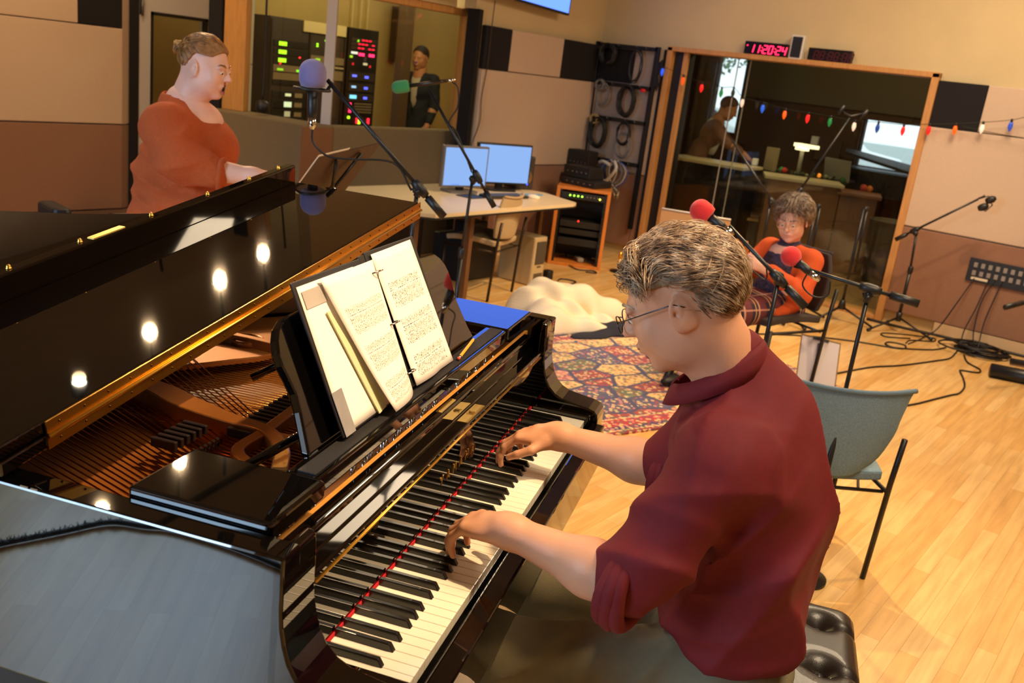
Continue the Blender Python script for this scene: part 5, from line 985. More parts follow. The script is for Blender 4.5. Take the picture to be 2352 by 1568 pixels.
# ---- black chair with arm pads behind the piano
oc = far((1.02, 2.64, .9), 1.22); t = thing('office_chair', 'black office chair with two padded armrests standing behind the piano tail', 'chair', (oc.x, oc.y, 0))
for p in ((.876, 2.728, .885), (1.172, 2.561, .875)):
    q = far(p, 1.22); B().rbox((q.x, q.y, q.z-.012), (.085, .24, .085), .03, rot=(0, 0, -.15)).build('armrest', mat('black_pad', '#1d1d20', .45), t, I4, .016); B().tube([(q.x, q.y, q.z-.03), (q.x+(oc.x-q.x)*.15, q.y-.02, .55), (oc.x+(q.x-oc.x)*.3, oc.y+.02, .46)], .016, 8).build('arm_post', M_bm, t, I4)
B().rbox((oc.x, oc.y, .48), (.44, .42, .07), .08, rot=(0, 0, -.5)).build('seat', M_charc, t, I4, .02); B().cyl((oc.x, oc.y, .08), (oc.x, oc.y, .45), .025, n=12).build('gas_lift', M_bm, t, I4); B().box((oc.x+.14, oc.y+.24, .56), (.30, .04, .14), (0, 0, -.5)).build('backrest', M_charc, t, I4, .02)
for k in range(5): B().tube([(oc.x, oc.y, .09), (oc.x+.27*math.cos(k*1.257), oc.y+.27*math.sin(k*1.257), .05)], .016, 8).build('base_arm', M_bm, t, I4)
# thing on the floor by the far wall, cord hanging over the ledge
t = thing('power_box', 'low grey box with two dark bands on the floor by the far wall', 'box', (3.1, 6.2, 0)); B().bb((2.85, 6.12, 0), (3.30, 6.32, .09)).build('case', mat('grey_box', '#9a948e', .5), t, I4, .01)
for x in (2.98, 3.14): B().bb((x, 6.115, .0), (x+.02, 6.325, .093)).build('band', M_bp, t, I4)
cord('hanging_microphone_cord', [(3.60, 5.02, CZ), (3.605, 5.02, 2.4), (3.60, 5.02, 1.9), (3.605, 5.02, 1.4), (3.60, 5.02, 1.17)], .008, M_bp, 'black cord hanging from the ceiling in front of the corner window')
tag(B().lathe([(0, 0), (.035, .0), (.048, .02), (.048, .07), (.02, .085), (0, .085)], (3.60, 5.02, 1.075), (0, 0, 1), 16).build('cord_weight', M_bp), 'round black weight at the end of the ceiling cord on the ledge', 'weight')
# ================================================================ people
M_skin = mat('warm_skin', '#d39a78', .5, var=.05, vscale=14, sss=.12, bump=.08, bscale=180)
M_skinp = mat('fair_skin', '#e6b3a0', .5, var=.06, vscale=12, sss=.12, bump=.06, bscale=180)
M_lip = mat('lips', '#b5605a', .4); M_eye = mat('eye_white', '#e8e0d8', .2); M_iris = mat('iris_dark', '#2a1e16', .15)
M_mouth = mat('dark_mouth', '#1c0606', .6)
def frame(F, U):
    F = np.array(F, float); F /= np.linalg.norm(F); U = np.array(U, float); U -= F*(U @ F); U /= np.linalg.norm(U); X = np.cross(F, U); return X, F, U
class Head:
    """local axes: x = the person's right, f = forward, u = up; about .235 m from chin to crown"""
    def __init__(s, c, F, U, k=1.): s.c = np.array(c, float); s.X, s.F, s.U = frame(F, U); s.R = np.stack([s.X, s.F, s.U], 1); s.k = k
    def p(s, x, f, u): return s.c+(s.X*x+s.F*f+s.U*u)*s.k
    def e(s, x, f, u, r, k=.02, op='+', rot=None): return E_(s.p(x, f, u), tuple(a*s.k for a in r), s.R if rot is None else s.R @ rot, k*s.k, op)
    def c_(s, a, b, ra, rb, k=.012, op='+'): return C_(s.p(*a), s.p(*b), ra*s.k, rb*s.k, k*s.k, op)
    def prims(s, female=False, mouth=0, full=0, nose=1., neck=None, nr=.055):
        P = [s.e(0, -.014, .030, (.074, .096, .084)), s.e(0, .026, -.030, (.060+.008*full, .066, .082), .03), s.e(0, .030, -.082, (.048+.012*full, .046, .036+.004*full), .03), s.e(0, .066, -.108, (.019, .016, .015), .022)]
        for q in (-1, 1):
            P += [s.e(q*.036, .060, -.038, (.024+.006*full, .022, .028), .025), s.e(q*.030, .082, .010, (.024, .011, .008), .014), s.e(q*.046, .015, -.070, (.016+.006*full, .030, .028), .03)]
        P += [s.c_((0, .084, .012), (0, .106*1+.008*(nose-1), -.030), .0075, .0105*nose, .014), s.e(0, .108, -.034, (.012*nose, .011, .0095), .010), s.e(-.011, .097, -.037, (.007, .010, .007), .006), s.e(.011, .097, -.037, (.007, .010, .007), .006)]
        for q in (-1, 1): P += [s.e(q*.031, .095, -.006, (.017, .012, .010), .012, '-'), s.e(q*.031, .079, -.006, (.0135, .0125, .0125), .006), s.e(q*.0055, .103, -.044, (.003, .005, .003), .003, '-')]
        P += [s.e(0, .080, -.066, (.026, .016, .016), .014), s.e(0, .094, -.0625, (.021, .008, .0045), .005), s.e(0, .091, -.0745, (.018, .008, .0055), .005), s.e(0, .100, -.0685, (.022, .006, .0012), .002, '-'), s.e(0, .093, -.054, (.003, .006, .008), .004, '-')]
        if mouth: P += [s.e(0, .096, -.074, (.013, .024, .015*mouth), .005, '-')]
        for q in (-1, 1):
            rt = eul(.15, 0, q*-.42); P += [s.e(q*.078, -.010, -.012, (.0065, .020, .033), .006, '+', rt), s.e(q*.085, -.012, -.006, (.0060, .0140, .023), .002, '-', rt), s.e(q*.080, -.012, -.006, (.0045, .008, .012), .003, '+', rt), s.e(q*.084, -.005, -.013, (.007, .0055, .0065), .003, '-', rt), s.e(q*.079, -.004, -.036, (.006, .007, .008), .005, '+')]
        if neck is not None: P += [C_(s.p(0, -.030, -.045), neck, nr*s.k, nr*1.05, .035)]
        return P
    def box(s, m=.0): return s.c-.175*s.k-m, s.c+.175*s.k+m
def join_nets(name, items, m, parent, M=None, post=2):
    b = B()
    for it in items:
        V, F = nets(*it[:4], **(it[4] if len(it) > 4 else {})); n = len(b.v); b.v += [tuple(v) for v in V]; b.f += [tuple(int(i)+n for i in f) for f in F]; b.sm += [True]*len(F)
    o = b.build(name, m, parent, M); s_ = o.modifiers.new('smooth', 'SMOOTH'); s_.factor = .5; s_.iterations = post; return o
def eyes(h, parent, M=None, open_=1., look=(0, 0)):
    for q in (-1, 1):
        c = h.p(q*.031, .0805, -.0065); b = B().ball(tuple(c), .0125*h.k, 16); e = b.build('eye', M_eye, parent, M); fwd = h.F*.012*h.k+h.U*look[1]*h.k+h.X*look[0]*h.k; b = B().ball(tuple(c+fwd*.62), .0062*h.k, 10); b.build('iris', M_iris, e, M)
def brow(h, m, parent, M=None, tilt=0.):
    for q in (-1, 1):
        B().tube([tuple(h.p(q*x, f, u)) for x, f, u in ((.012, .096, .016+tilt), (.026, .094, .021), (.042, .082, .018-tilt), (.050, .072, .012))], [.002*h.k, .0036*h.k, .003*h.k, .001*h.k], 6).build('eyebrow', m, parent, M)
def lips(h, parent, M=None, op=0):
    if op:
        c = [tuple(h.p(.0145*math.cos(a), .0965-.010*abs(math.cos(a)), -.074+.0165*op*math.sin(a))) for a in np.linspace(0, 2*PI, 21)[:-1]]; B().tube(c, .0032*h.k, 8, closed=True).build('lips', M_lip, parent, M)
        B().ball(tuple(h.p(0, .082, -.074)), (.014*h.k,)*3, 12).build('open_mouth', M_mouth, parent, M)
    else: B().tube([tuple(h.p(x, .0995-.22*abs(x), -.0685+.06*abs(x))) for x in (-.021, -.012, 0, .012, .021)], [.0008, .0022, .0026, .0022, .0008], 6).build('lips', M_lip, parent, M)
def hairdo(h, name, parent, m, n, region, flow, M=None, L=(.05, .09), lift=(.008, .022), rad=.0012, seed=1, base=(.078, .101, .089), wave=.25, segs=8, shell=True, mshell=None, shellgrow=.010, cut=None, sc=(0, -.014, .030)):
    """locks of hair following a flow over the skull; region(x,f,u)->bool on unit directions, flow(d)->local direction"""
    R = np.random.default_rng(seed); b = B(); br = np.array(base); cen = np.array(sc); o = None
    if shell:
        pr = [h.e(sc[0], sc[1], sc[2], tuple(br+shellgrow), .02)]
        def cutf(P):
            q = (P-h.c) @ h.R/h.k; return cut(q)*h.k
        V, F = nets(pr, h.c-.17*h.k, h.c+.17*h.k, .004*h.k, lambda P: .0035*np.sin(P @ np.array([310., 120., 90.])+3*np.sin(P[:, 2]*60))*h.k, cutf)
        bs = B(); bs.v = [tuple(v) for v in V]; bs.f = [tuple(int(i) for i in f) for f in F]; bs.sm = [True]*len(F); o = bs.build(name, mshell or m, parent, M)
    for _ in range(n):
        for _t in range(50):
            d = R.normal(size=3); d /= np.linalg.norm(d)
            if region(*d): break
        p = d*br; l = R.uniform(*L); st = l/segs; lf = R.uniform(*lift); ph = R.uniform(0, 6.28); amp = wave*R.uniform(.4, 1.4); fr = R.uniform(28, 55); pts = []; dirv = None
        for k in range(segs+1):
            t = k/segs; nrm = p/br**2; nrm /= np.linalg.norm(nrm); rr = np.linalg.norm(p/br); surf = p/rr; off = shellgrow*.4+lf*math.sin(PI*min(.62, t*.75+.08))*1.15
            q = surf+nrm*off; s1 = st*k*fr+ph; side = np.cross(nrm, flow(p/np.linalg.norm(p))); sn = np.linalg.norm(side); side = side/sn if sn > 1e-6 else side
            pts.append(tuple(h.c+h.R @ ((q+cen+side*amp*.012*math.sin(s1)+nrm*amp*.006*math.cos(s1*.9))*h.k)))
            fl_ = np.array(flow(p/np.linalg.norm(p)), float); fl_ -= nrm*(fl_ @ nrm); fl_ /= np.linalg.norm(fl_)+1e-9; p = p+fl_*st
        b.tube(pts, [rad*h.k*(1-.75*(k/segs)**2) for k in range(segs+1)], 3, cap=False)
    return b.build('hair_locks' if shell else name, m, o if o is not None else parent, M)
def hair_mat(name, c1, c2, c3):
    m = mat(name, c1, .42, bump=0); nt, b = nodes_of(m); N = nt.nodes.new; L = nt.links.new; tc = N('ShaderNodeTexCoord'); n = N('ShaderNodeTexNoise'); n.inputs['Scale'].default_value = 46; n.inputs['Detail'].default_value = 3; L(tc.outputs['Object'], n.inputs[0])
    r = N('ShaderNodeValToRGB'); e = r.color_ramp.elements; e[0].position = .34; e[0].color = srgb(c3); e[1].position = .68; e[1].color = srgb(c2); k = e.new(.5); k.color = srgb(c1); L(n.outputs[0], r.inputs[0]); L(r.outputs[0], b.inputs['Base Color']); return m
# ---------------------------------------------------------------- the piano player (piano axes)
pl = thing('person', 'man in a dark red shirt and glasses playing the piano', 'person', M=PF @ Matrix.Translation((.55, -.50, 0)))
M_shirt = mat('crimson_cotton', '#6c0a15', .8, var=.06, vscale=60, bump=.12, bscale=500)
M_trous = mat('olive_grey_trousers', '#756e56', .85, var=.06, vscale=40, bump=.15, bscale=400)
a27 = math.radians(27); H = Head((.492, -.249, 1.268), (.03, math.cos(a27), -math.sin(a27)), (0, math.sin(a27), math.cos(a27)), .95)
def arm(sh, el, wr, r0=.048, r1=.043, r2=.027):
    sh, el, wr = map(np.array, (sh, el, wr)); m = el+(wr-el)*.28; return [C_(sh, el, r0, r1, .03), C_(el, m, r1*1.0, r1*1.04, .02), C_(m, wr, r1*1.02, r2, .03), C_(wr, wr+(wr-el)*.03, r2, r2*.95, .02)]
LE, LW = (.268, -.262, .835), (.325, -.045, .845); RE, RW = (.775, -.265, .835), (.815, -.015, .840)
LH = hand(LW, (.38, 1, -.22), (0, .1, 1), (1, 0, 0), 1.02, (.95, .85, .9, 1.05), .25, (.75, .55)); RH = hand(RW, (.12, 1, -.24), (0, .1, 1), (-1, 0, 0), 1.02, (.9, .8, .9, 1.0), .35, (.75, .5))
hb = H.box(.02)
items = [(H.prims(neck=(.52, -.375, 1.12), nr=.064), hb[0]-np.array([0, .03, .06]), hb[1], .0029),
         (arm((.33, -.33, .98), LE, LW)+LH, (.19, -.34, .70), (.52, .14, .93), .0034), (arm((.74, -.33, .98), RE, RW)+RH, (.70, -.34, .70), (.99, .18, .93), .0034),
         ([E_((.53, -.40, .97), (.16, .10, .15)), C_((.33, -.345, 1.0), (.74, -.345, 1.0), .05, .05, .05), C_((.53, -.40, .97), (.51, -.35, 1.15), .08, .05), C_((.54, -.42, .9), (.55, -.45, .6), .12, .12, .05)], (.2, -.62, .45), (.85, -.2, 1.25), .012)]
join_nets('body', items, M_skin, pl, PF)
eyes(H, pl, PF, look=(0, -.006)); M_hair = hair_mat('sandy_grey_hair', '#a98c6e', '#dccab0', '#6c543e'); brow(H, M_hair, pl, PF); lips(H, pl, PF)
for q in (-1, 1): B().grid([[tuple(H.p(q*.031+.0155*math.cos(a)*s, .0822+.0095*math.sqrt(max(0, 1-(math.cos(a)*s)**2*.8)), -.0065+.0105*s*math.sin(a)*1-(0))) for s in (.2, .6, 1.)] for a in np.linspace(0, PI, 9)]).build('eyelid', M_skin, pl, PF)
reg = lambda x, f, u: (u > .30-.75*max(0, -f) or (f < -.35 and u > -.62)) and not (f > .35 and u < .62) and not (abs(x) > .55 and f > .12 and u < .45) and not (abs(x) > .80 and f > -.30 and u < .08)
def flow1(d):
    x, f, u = d
    return (x*.5+.45*(x if u > .2 else 0)+.15*math.sin(f*7), -1.0 if u > -.1 else -.5, -.25-.9*max(0, .5-u)+.3*max(0, f)+.35*math.sin(x*9+f*5))
def cut1(q):      # keep where negative
    x, f, u = q[:, 0], q[:, 1]+.0, q[:, 2]
    a = .040-u-np.clip(-f-.0, -1, .12)*.0+np.clip(f-.055, 0, 1)*1.1       # hairline height in front
    side = np.where(f < -.02, -.058-u+np.clip(f+.10, 0, 1)*1.25, a+.0); return np.minimum(np.maximum(np.where(f > -.02, a, side), -.2), .05)
hairdo(H, 'hair', pl, M_hair, 7500, reg, flow1, PF, (.05, .10), (.002, .016), .00085, 3, (.075, .096, .080), 1.3, 9, True, mat('hair_under', '#8a6f52', .6, var=.3, vscale=80), .009, cut1)
# a tuft swept forward over the forehead
reg2 = lambda x, f, u: f > .30 and .40 < u < .92
hairdo(H, 'fringe', pl, M_hair, 800, reg2, lambda d: (d[0]*.8+.3*math.sin(d[0]*11), .55 if d[1] < .62 else -.1, -.1), PF, (.03, .055), (.012, .020), .0009, 5, (.075, .096, .082), 1.6, 7, False)
# glasses
gl = B(); fr = []
for q in (-1, 1):
    pts = [tuple(H.p(q*.032+.023*math.cos(a), .113-.20*max(0, .023*math.cos(a)*q), -.012+.0165*math.sin(a))) for a in np.linspace(0, 2*PI, 25)[:-1]]; gl.tube(pts, .0011, 6, closed=True)
    gl.tube([tuple(H.p(q*.056, .107, -.004)), tuple(H.p(q*.068, .095, -.001)), tuple(H.p(q*.080, .030, .004)), tuple(H.p(q*.083, -.004, .006)), tuple(H.p(q*.081, -.022, -.004))], .0012, 6)
gl.tube([tuple(H.p(-.009, .113, -.006)), tuple(H.p(0, .117, -.002)), tuple(H.p(.009, .113, -.006))], .0011, 6)
g_ = gl.build('glasses', mat('gunmetal_wire', '#4a4a50', .25, .9), pl, PF)
for q in (-1, 1): B().add([tuple(H.p(q*.032+.0225*math.cos(a), .113-.20*max(0, .023*math.cos(a)*q), -.012+.016*math.sin(a))) for a in np.linspace(0, 2*PI, 25)[:-1]], [tuple(range(24))]).build('lens', M_glass, g_, PF)
# shirt
def creases(L):
    def f(P):
        d = np.zeros(len(P))
        for v, fr, amp, c, rad in L:
            v = np.array(v, float); v /= np.linalg.norm(v); q = P-np.array(c); wv = (1-np.abs(np.sin(.5*(q @ v*fr+1.3*np.sin(q[:, 2]*11+q[:, 1]*8)))))**1.6; d -= amp*(wv-.35)*np.exp(-(q**2).sum(1)/rad**2)
        return d
    return f
fd = creases([((1, -.3, 1.2), 70, .016, (.29, -.30, .86), .12), ((.2, 1, .3), 46, .018, (.45, -.50, .78), .22), ((1, .15, .1), 40, .022, (.56, -.58, .84), .28), ((0, .4, 1), 60, .014, (.45, -.34, .67), .16), ((.4, 1, -.5), 60, .014, (.38, -.37, 1.04), .13), ((.6, .1, .8), 44, .014, (.34, -.36, .98), .13), ((0, 1, .6), 50, .016, (.40, -.42, .90), .14)])
sh = [E_((.54, -.415, .985), (.195, .135, .165), eul(-.25, 0, 0), .05), E_((.54, -.445, .86), (.180, .138, .17), None, .06), E_((.545, -.455, .72), (.175, .133, .12), None, .06), E_((.55, -.445, .655), (.178, .128, .055), None, .04),
      C_((.385, -.375, 1.045), (.69, -.375, 1.035), .072, .070, .06), C_((.53, -.415, 1.09), (.516, -.362, 1.178), .084, .056, .06),
      C_((.345, -.365, 1.03), (.278, -.285, .868), .074, .068, .05), C_((.278, -.285, .868), (.272, -.262, .845), .070, .064, .02), C_((.73, -.36, 1.02), (.772, -.285, .87), .072, .066, .05), C_((.772, -.285, .87), (.776, -.262, .85), .068, .062, .02)]
cutS = lambda P: np.maximum(.612-P[:, 2]+.10*np.clip(P[:, 1]+.42, -.2, .2), -1)
s_o = body('shirt', sh, (.16, -.66, .56), (.90, -.15, 1.24), .0062, M_shirt, pl, PF, fd, cutS)
def ringp(c, n, r, k=20, sx=1., seed=0, wob=.0):
    x, y, z = basis(n); return [tuple(Vector(c)+(x*math.cos(a)*sx+y*math.sin(a))*(r+wob*math.sin(a*5+seed))) for a in np.linspace(0, 2*PI, k+1)[:-1]]
for nm, e, w_, r in (('rolled_cuff', LE, LW, .064), ('rolled_cuff', RE, RW, .060)):
    d = Vector(w_)-Vector(e); c0 = Vector(e)-d.normalized()*.004
    dn_ = d.normalized(); bq = B()
    for q_, rr_ in ((-.010, r+.000), (.003, r+.003), (.016, r+.000)): bq.tube(ringp(c0+dn_*q_, d+Vector((0, 0, q_*1.5)), rr_, 30, 1., q_*90, .0022), .0135, 10, closed=True)
    bq.build(nm, M_shirt, s_o, PF)
# collar: standing band folded outward
rows = []
for j in range(5):
    t = j/4; r = []
    for i in range(31):
        a = -PI*.92+2*PI*.92*i/30; ca, sa = math.cos(a-PI/2), math.sin(a-PI/2)      # a=0 at the back
        rx, ry = .060+.016*t, .058+.018*t+.012*(1-math.cos(a))*.5; z = 1.216-.105*(1-math.cos(a))*.5-.038*t; rr = Vector((.512+ca*rx, -.340+sa*ry, z+.014*math.sin(t*PI)))
        r.append(tuple(rr))
    rows.append(r)
B().sheet(rows, .003).build('collar', M_shirt, s_o, PF)
# trousers and shoes
tr = [E_((.55, -.445, .575), (.175, .140, .080), None, .05), C_((.465, -.42, .575), (.425, -.045, .535), .088, .066, .05), C_((.64, -.42, .575), (.72, -.055, .525), .088, .064, .05), C_((.425, -.045, .53), (.42, .05, .10), .066, .056, .04), C_((.72, -.055, .52), (.68, .08, .10), .064, .055, .04)]
body('trousers', tr, (.30, -.64, .04), (.86, .18, .70), .008, M_trous, pl, PF, creases([((.6, 1, .2), 66, .014, (.43, -.26, .64), .16), ((1, .5, 0), 50, .014, (.48, -.38, .62), .16), ((0, 1, 1), 60, .010, (.42, -.03, .5), .14), ((.2, 1, 0), 50, .010, (.68, -.25, .6), .2)]))
for x, y in ((.42, .10), (.68, .13)): B().ball((x, y, .045), (.048, .125, .045), 16).build('shoe', mat('brown_leather', '#2c1c14', .4), pl, PF)
# ---------------------------------------------------------------- the singer
def LF(o, F): 
    F = Vector(F).normalized(); Z = Vector((0, 0, 1)); Rr = F.cross(Z)      # right-hand side
    return Matrix(((Rr.x, F.x, 0, o[0]), (Rr.y, F.y, 0, o[1]), (0, 0, 1, o[2]), (0, 0, 0, 1)))   # local x = right, y = forward
MS = LF((1.34, 2.57, 0), (.614, -.789, 0)) @ Matrix.Scale(1.04, 4); sg = thing('person', 'woman in a rust-orange sweater singing with open mouth at a music stand', 'person', M=MS)
M_rust = mat('rust_knit', '#ad4d20', .92, var=.08, vscale=120, bump=.3, bscale=420)
HS = Head((.0, .062, 1.418), (.18, 1, -.12), (0, .12, 1), .90)
wrS = (.19, .30, 1.055)
pr = HS.prims(mouth=1.25, full=1, neck=(0, -.015, 1.24), nr=.068)
hb = HS.box(.0)
items = [(pr, hb[0]-np.array([0, .03, .06]), hb[1], .004), (arm((.20, -.03, 1.19), (.235, .07, 1.065), wrS, .05, .048, .029)+hand(wrS, (-.35, 1, -.05), (.2, 0, 1), (-1, 0, 0), .98, (.35, .5, .75, .95), .2, (.6, .4)), (.0, .03, .95), (.32, .50, 1.14), .004),
         (arm((-.20, -.03, 1.19), (-.25, .03, .99), (-.20, .17, .86), .05, .046, .028)+hand((-.20, .17, .86), (.2, 1, -.4), (0, .3, 1), (1, 0, 0), .98), (-.34, -.03, .72), (-.06, .38, 1.04), .005),
         ([C_((0, -.015, 1.27), (0, -.02, 1.10), .075, .10, .03), E_((0, .03, 1.20), (.13, .10, .09), None, .03), C_((0, -.02, 1.1), (0, -.03, .8), .12, .13)], (-.2, -.2, .7), (.2, .2, 1.36), .010)]
join_nets('body', items, M_skinp, sg, MS)
eyes(HS, sg, MS, look=(0, -.007)); M_hs = hair_mat('light_brown_hair', '#a5743f', '#cf9c5c', '#6e4824'); brow(HS, M_hs, sg, MS, -.003); lips(HS, sg, MS, 1.2)
for q in (-1, 1): B().grid([[tuple(HS.p(q*.031+.0155*math.cos(a)*s, .0822+.0095*math.sqrt(max(0, 1-(math.cos(a)*s)**2*.8)), -.0065+.0105*s*math.sin(a))) for s in (.2, .6, 1.)] for a in np.linspace(0, PI, 9)]).build('eyelid', M_skinp, sg, MS)
regS = lambda x, f, u: (u > .38-.8*max(0, -f) or (f < -.30 and u > -.55)) and not (f > .30 and u < .66) and not (abs(x) > .5 and f > .10 and u < .5)
def cutS2(q):
    x, f, u = q[:, 0], q[:, 1], q[:, 2]; a = .046-u+np.clip(f-.05, 0, 1)*1.0; side = -.078-u+np.clip(f+.10, 0, 1)*1.5; return np.minimum(np.where(f > -.018, a, side), .05)
hairdo(HS, 'hair', sg, M_hs, 1500, regS, lambda d: (d[0]*-.3, -1, -.35 if d[2] > .2 else .35), MS, (.06, .11), (.002, .008), .0012, 11, (.077, .101, .089), .35, 8, True, mat('hair_under_b', '#95663a', .55, var=.25, vscale=90), .006, cutS2)
b = B(); bc = HS.p(0, -.125, .045); Rn = random.Random(4)
for i in range(60):
    a0 = Rn.uniform(0, 6.28); b.tube([tuple(bc+np.array([.026*math.cos(a0+t*4)*(1-.3*t), .022*math.sin(t*5+i)*.8, .026*math.sin(a0+t*4)*(1-.3*t)])) for t in np.linspace(0, 1, 8)], .003, 5)
b.ball(tuple(bc), (.022, .020, .022)).build('hair_bun', M_hs, sg, MS)
sw = [E_((0, .0, 1.13), (.205, .150, .135), None, .05), E_((0, .075, 1.105), (.17, .115, .105), None, .05), E_((0, -.035, 1.0), (.205, .165, .13), None, .06), E_((0, .045, .93), (.195, .150, .16), None, .06), E_((0, -.03, .82), (.225, .190, .16), None, .06), C_((-.16, -.02, 1.205), (.16, -.02, 1.205), .068, .068, .05), C_((0, -.03, 1.19), (0, -.035, 1.26), .09, .078, .04),
      C_((.19, -.03, 1.185), (.238, .045, 1.09), .084, .083, .05), C_((.238, .045, 1.09), (.222, .165, 1.055), .080, .062, .03), C_((-.19, -.03, 1.18), (-.25, .02, 1.0), .08, .068, .05), C_((-.25, .02, 1.0), (-.235, .08, .95), .066, .058, .03),
      C_((0, .02, 1.325), (0, .20, 1.20), .068, .014, .012, '-'), C_((0, -.02, 1.30), (0, -.02, 1.36), .066, .075, .012, '-')]
body('sweater', sw, (-.36, -.26, .62), (.36, .27, 1.33), .0085, M_rust, sg, MS, creases([((.3, -.5, 1), 60, .016, (.24, .05, 1.09), .16), ((0, .3, 1), 60, .022, (.16, -.12, 1.0), .15), ((.1, 1, .3), 40, .016, (.15, .0, .82), .2), ((.3, .8, .8), 46, .014, (.12, .10, 1.0), .16)]), lambda P: .66-P[:, 2])
B().tube(ringp((.212, .195, 1.049), (-.06, 1, -.08), .054, 22, 1, 3, .002), .012, 8, closed=True).build('cuff', M_rust, sg, MS)
B().tube([(.215, .06, .93), (.222, .05, .85), (.224, .0, .76), (.22, -.04, .68)], .003, 6).build('side_seam', M_rust, sg, MS)
body('trousers', [E_((0, -.02, .74), (.20, .16, .12)), C_((.10, -.02, .72), (.11, 0, .10), .105, .06), C_((-.10, -.02, .72), (-.11, 0, .10), .105, .06)], (-.26, -.22, .04), (.26, .20, .88), .014, mat('black_trousers', '#17171a', .85), sg, MS)
for q in (-1, 1): B().ball((q*.11, .05, .04), (.045, .12, .04), 14).build('shoe', M_bp, sg, MS)
# ---------------------------------------------------------------- the seated woman with the phone
MW = LF((4.225, 1.145, 0), (-.935, .354, 0)); wm = thing('person', 'woman in an orange cardigan and plaid skirt sitting and looking at her phone', 'person', M=MW)
# local: x = her right (away from the camera), y = forward; her left side (x<0) faces the camera
M_card = mat('orange_cardigan', '#c8501c', .9, var=.06, vscale=120, bump=.25, bscale=420)
HW = Head((-.015, -.015, .995), (-.50, 1, -.30), (-.05, .26, 1), .97)
hb = HW.box(.0)
wl, wr_ = (-.10, .235, .735), (.09, .25, .735)
items = [(HW.prims(neck=(0, -.055, .83), nr=.048, nose=.9), hb[0]-np.array([0, .02, .05]), hb[1], .004),
         (arm((-.17, -.07, .78), (-.215, .03, .60), wl, .042, .038, .025)+hand(wl, (.35, .8, .35), (-.6, .5, .3), (0, 0, 1), .88, (.9, .95, 1, 1.05), .1, (.5, .5)), (-.30, .02, .52), (.02, .38, .86), .0045),
         (arm((.17, -.07, .78), (.22, .05, .62), wr_, .042, .038, .025)+hand(wr_, (-.40, .8, .35), (.6, .5, .3), (0, 0, 1), .88, (.9, .95, 1, 1.05), .1, (.5, .5)), (-.06, .04, .52), (.30, .38, .86), .0045),
         ([C_((0, -.055, .85), (0, -.07, .70), .055, .09), E_((0, -.02, .79), (.10, .07, .06))], (-.2, -.2, .6), (.2, .15, .92), .010),
         ([C_((-.08, .40, .44), (-.08, .50, .08), .052, .034), C_((.08, .40, .44), (.08, .52, .08), .052, .034)], (-.18, .3, .02), (.18, .62, .52), .012)]
join_nets('body', items, M_skinp, wm, MW)
eyes(HW, wm, MW, look=(0, -.008)); M_hw = hair_mat('brown_grey_hair', '#86705c', '#c4b29c', '#54453a'); brow(HW, M_hw, wm, MW); lips(HW, wm, MW)
regW = lambda x, f, u: (u > .25-.9*max(0, -f) or (f < .12 and u > -.75)) and not (f > .38 and u < .58) and not (abs(x) > .5 and f > .32 and u < .4)
def cutW(q):
    x, f, u = q[:, 0], q[:, 1], q[:, 2]; a = .038-u+np.clip(f-.055, 0, 1)*1.0; side = -.075-u+np.clip(f+.06, 0, 1)*1.1; return np.minimum(np.where(f > .035, a, side), .05)
hairdo(HW, 'hair', wm, M_hw, 2600, regW, lambda d: (d[0]*.9+.1, -.25, -.9 if d[2] < .75 else -.2), MW, (.08, .14), (.008, .026), .0013, 21, (.079, .103, .090), .9, 8, True, mat('hair_under_c', '#5e4a3a', .55, var=.3, vscale=90), .019, cutW)
g_ = B()
for q in (-1, 1):
    g_.tube([tuple(HW.p(q*.032+.024*math.cos(a), .112-.15*max(0, .024*math.cos(a)*q), -.010+.018*math.sin(a))) for a in np.linspace(0, 2*PI, 21)[:-1]], .0015, 6, closed=True); g_.tube([tuple(HW.p(q*.056, .108, -.004)), tuple(HW.p(q*.080, .03, .002)), tuple(HW.p(q*.080, -.01, .0))], .0014, 6)
g_.build('glasses', mat('amber_frames', '#c9a060', .3, .3), wm, MW)
cg = [E_((0, -.065, .70), (.175, .115, .15), None, .05), E_((0, -.055, .56), (.175, .13, .12), None, .05), C_((-.14, -.07, .79), (.14, -.07, .79), .058, .058, .04), C_((-.165, -.07, .78), (-.215, .03, .61), .062, .058, .04), C_((-.215, .03, .61), (-.12, .19, .715), .055, .044, .03), C_((.165, -.07, .78), (.22, .05, .63), .062, .058, .04), C_((.22, .05, .63), (.11, .21, .715), .055, .044, .03),
      C_((-.15, .02, .52), (-.17, .14, .49), .05, .03, .05), C_((0, .06, .90), (0, .10, .52), .055, .06, .02, '-')]
cd_ = body('cardigan', cg, (-.31, -.22, .44), (.31, .27, .88), .008, M_card, wm, MW, folds([((.5, .6, .8), 60, .004, (-.2, .05, .65), .14), ((0, .4, 1), 50, .005, (0, -.05, .55), .2)]))
for i in range(4): B().lathe([(0, 0), (.009, 0), (.009, .004), (0, .005)], (-.085-.012*i, .085+.012*i, .66-.05*i), (-.2, 1, .1), 10).build('cardigan_button', mat('dark_orange_button', '#8a2c10', .4), cd_, MW)
body('blouse', [E_((0, -.035, .70), (.135, .115, .14), None, .03), E_((0, .0, .57), (.14, .12, .09), None, .03), C_((0, -.04, .80), (0, -.05, .845), .07, .062, .03), C_((0, .06, .87), (0, .09, .76), .045, .02, .01, '-')], (-.2, -.2, .46), (.2, .2, .90), .009, mat('navy_flower_print', '#3a3048', .85, var=.75, vscale=55), wm, MW)
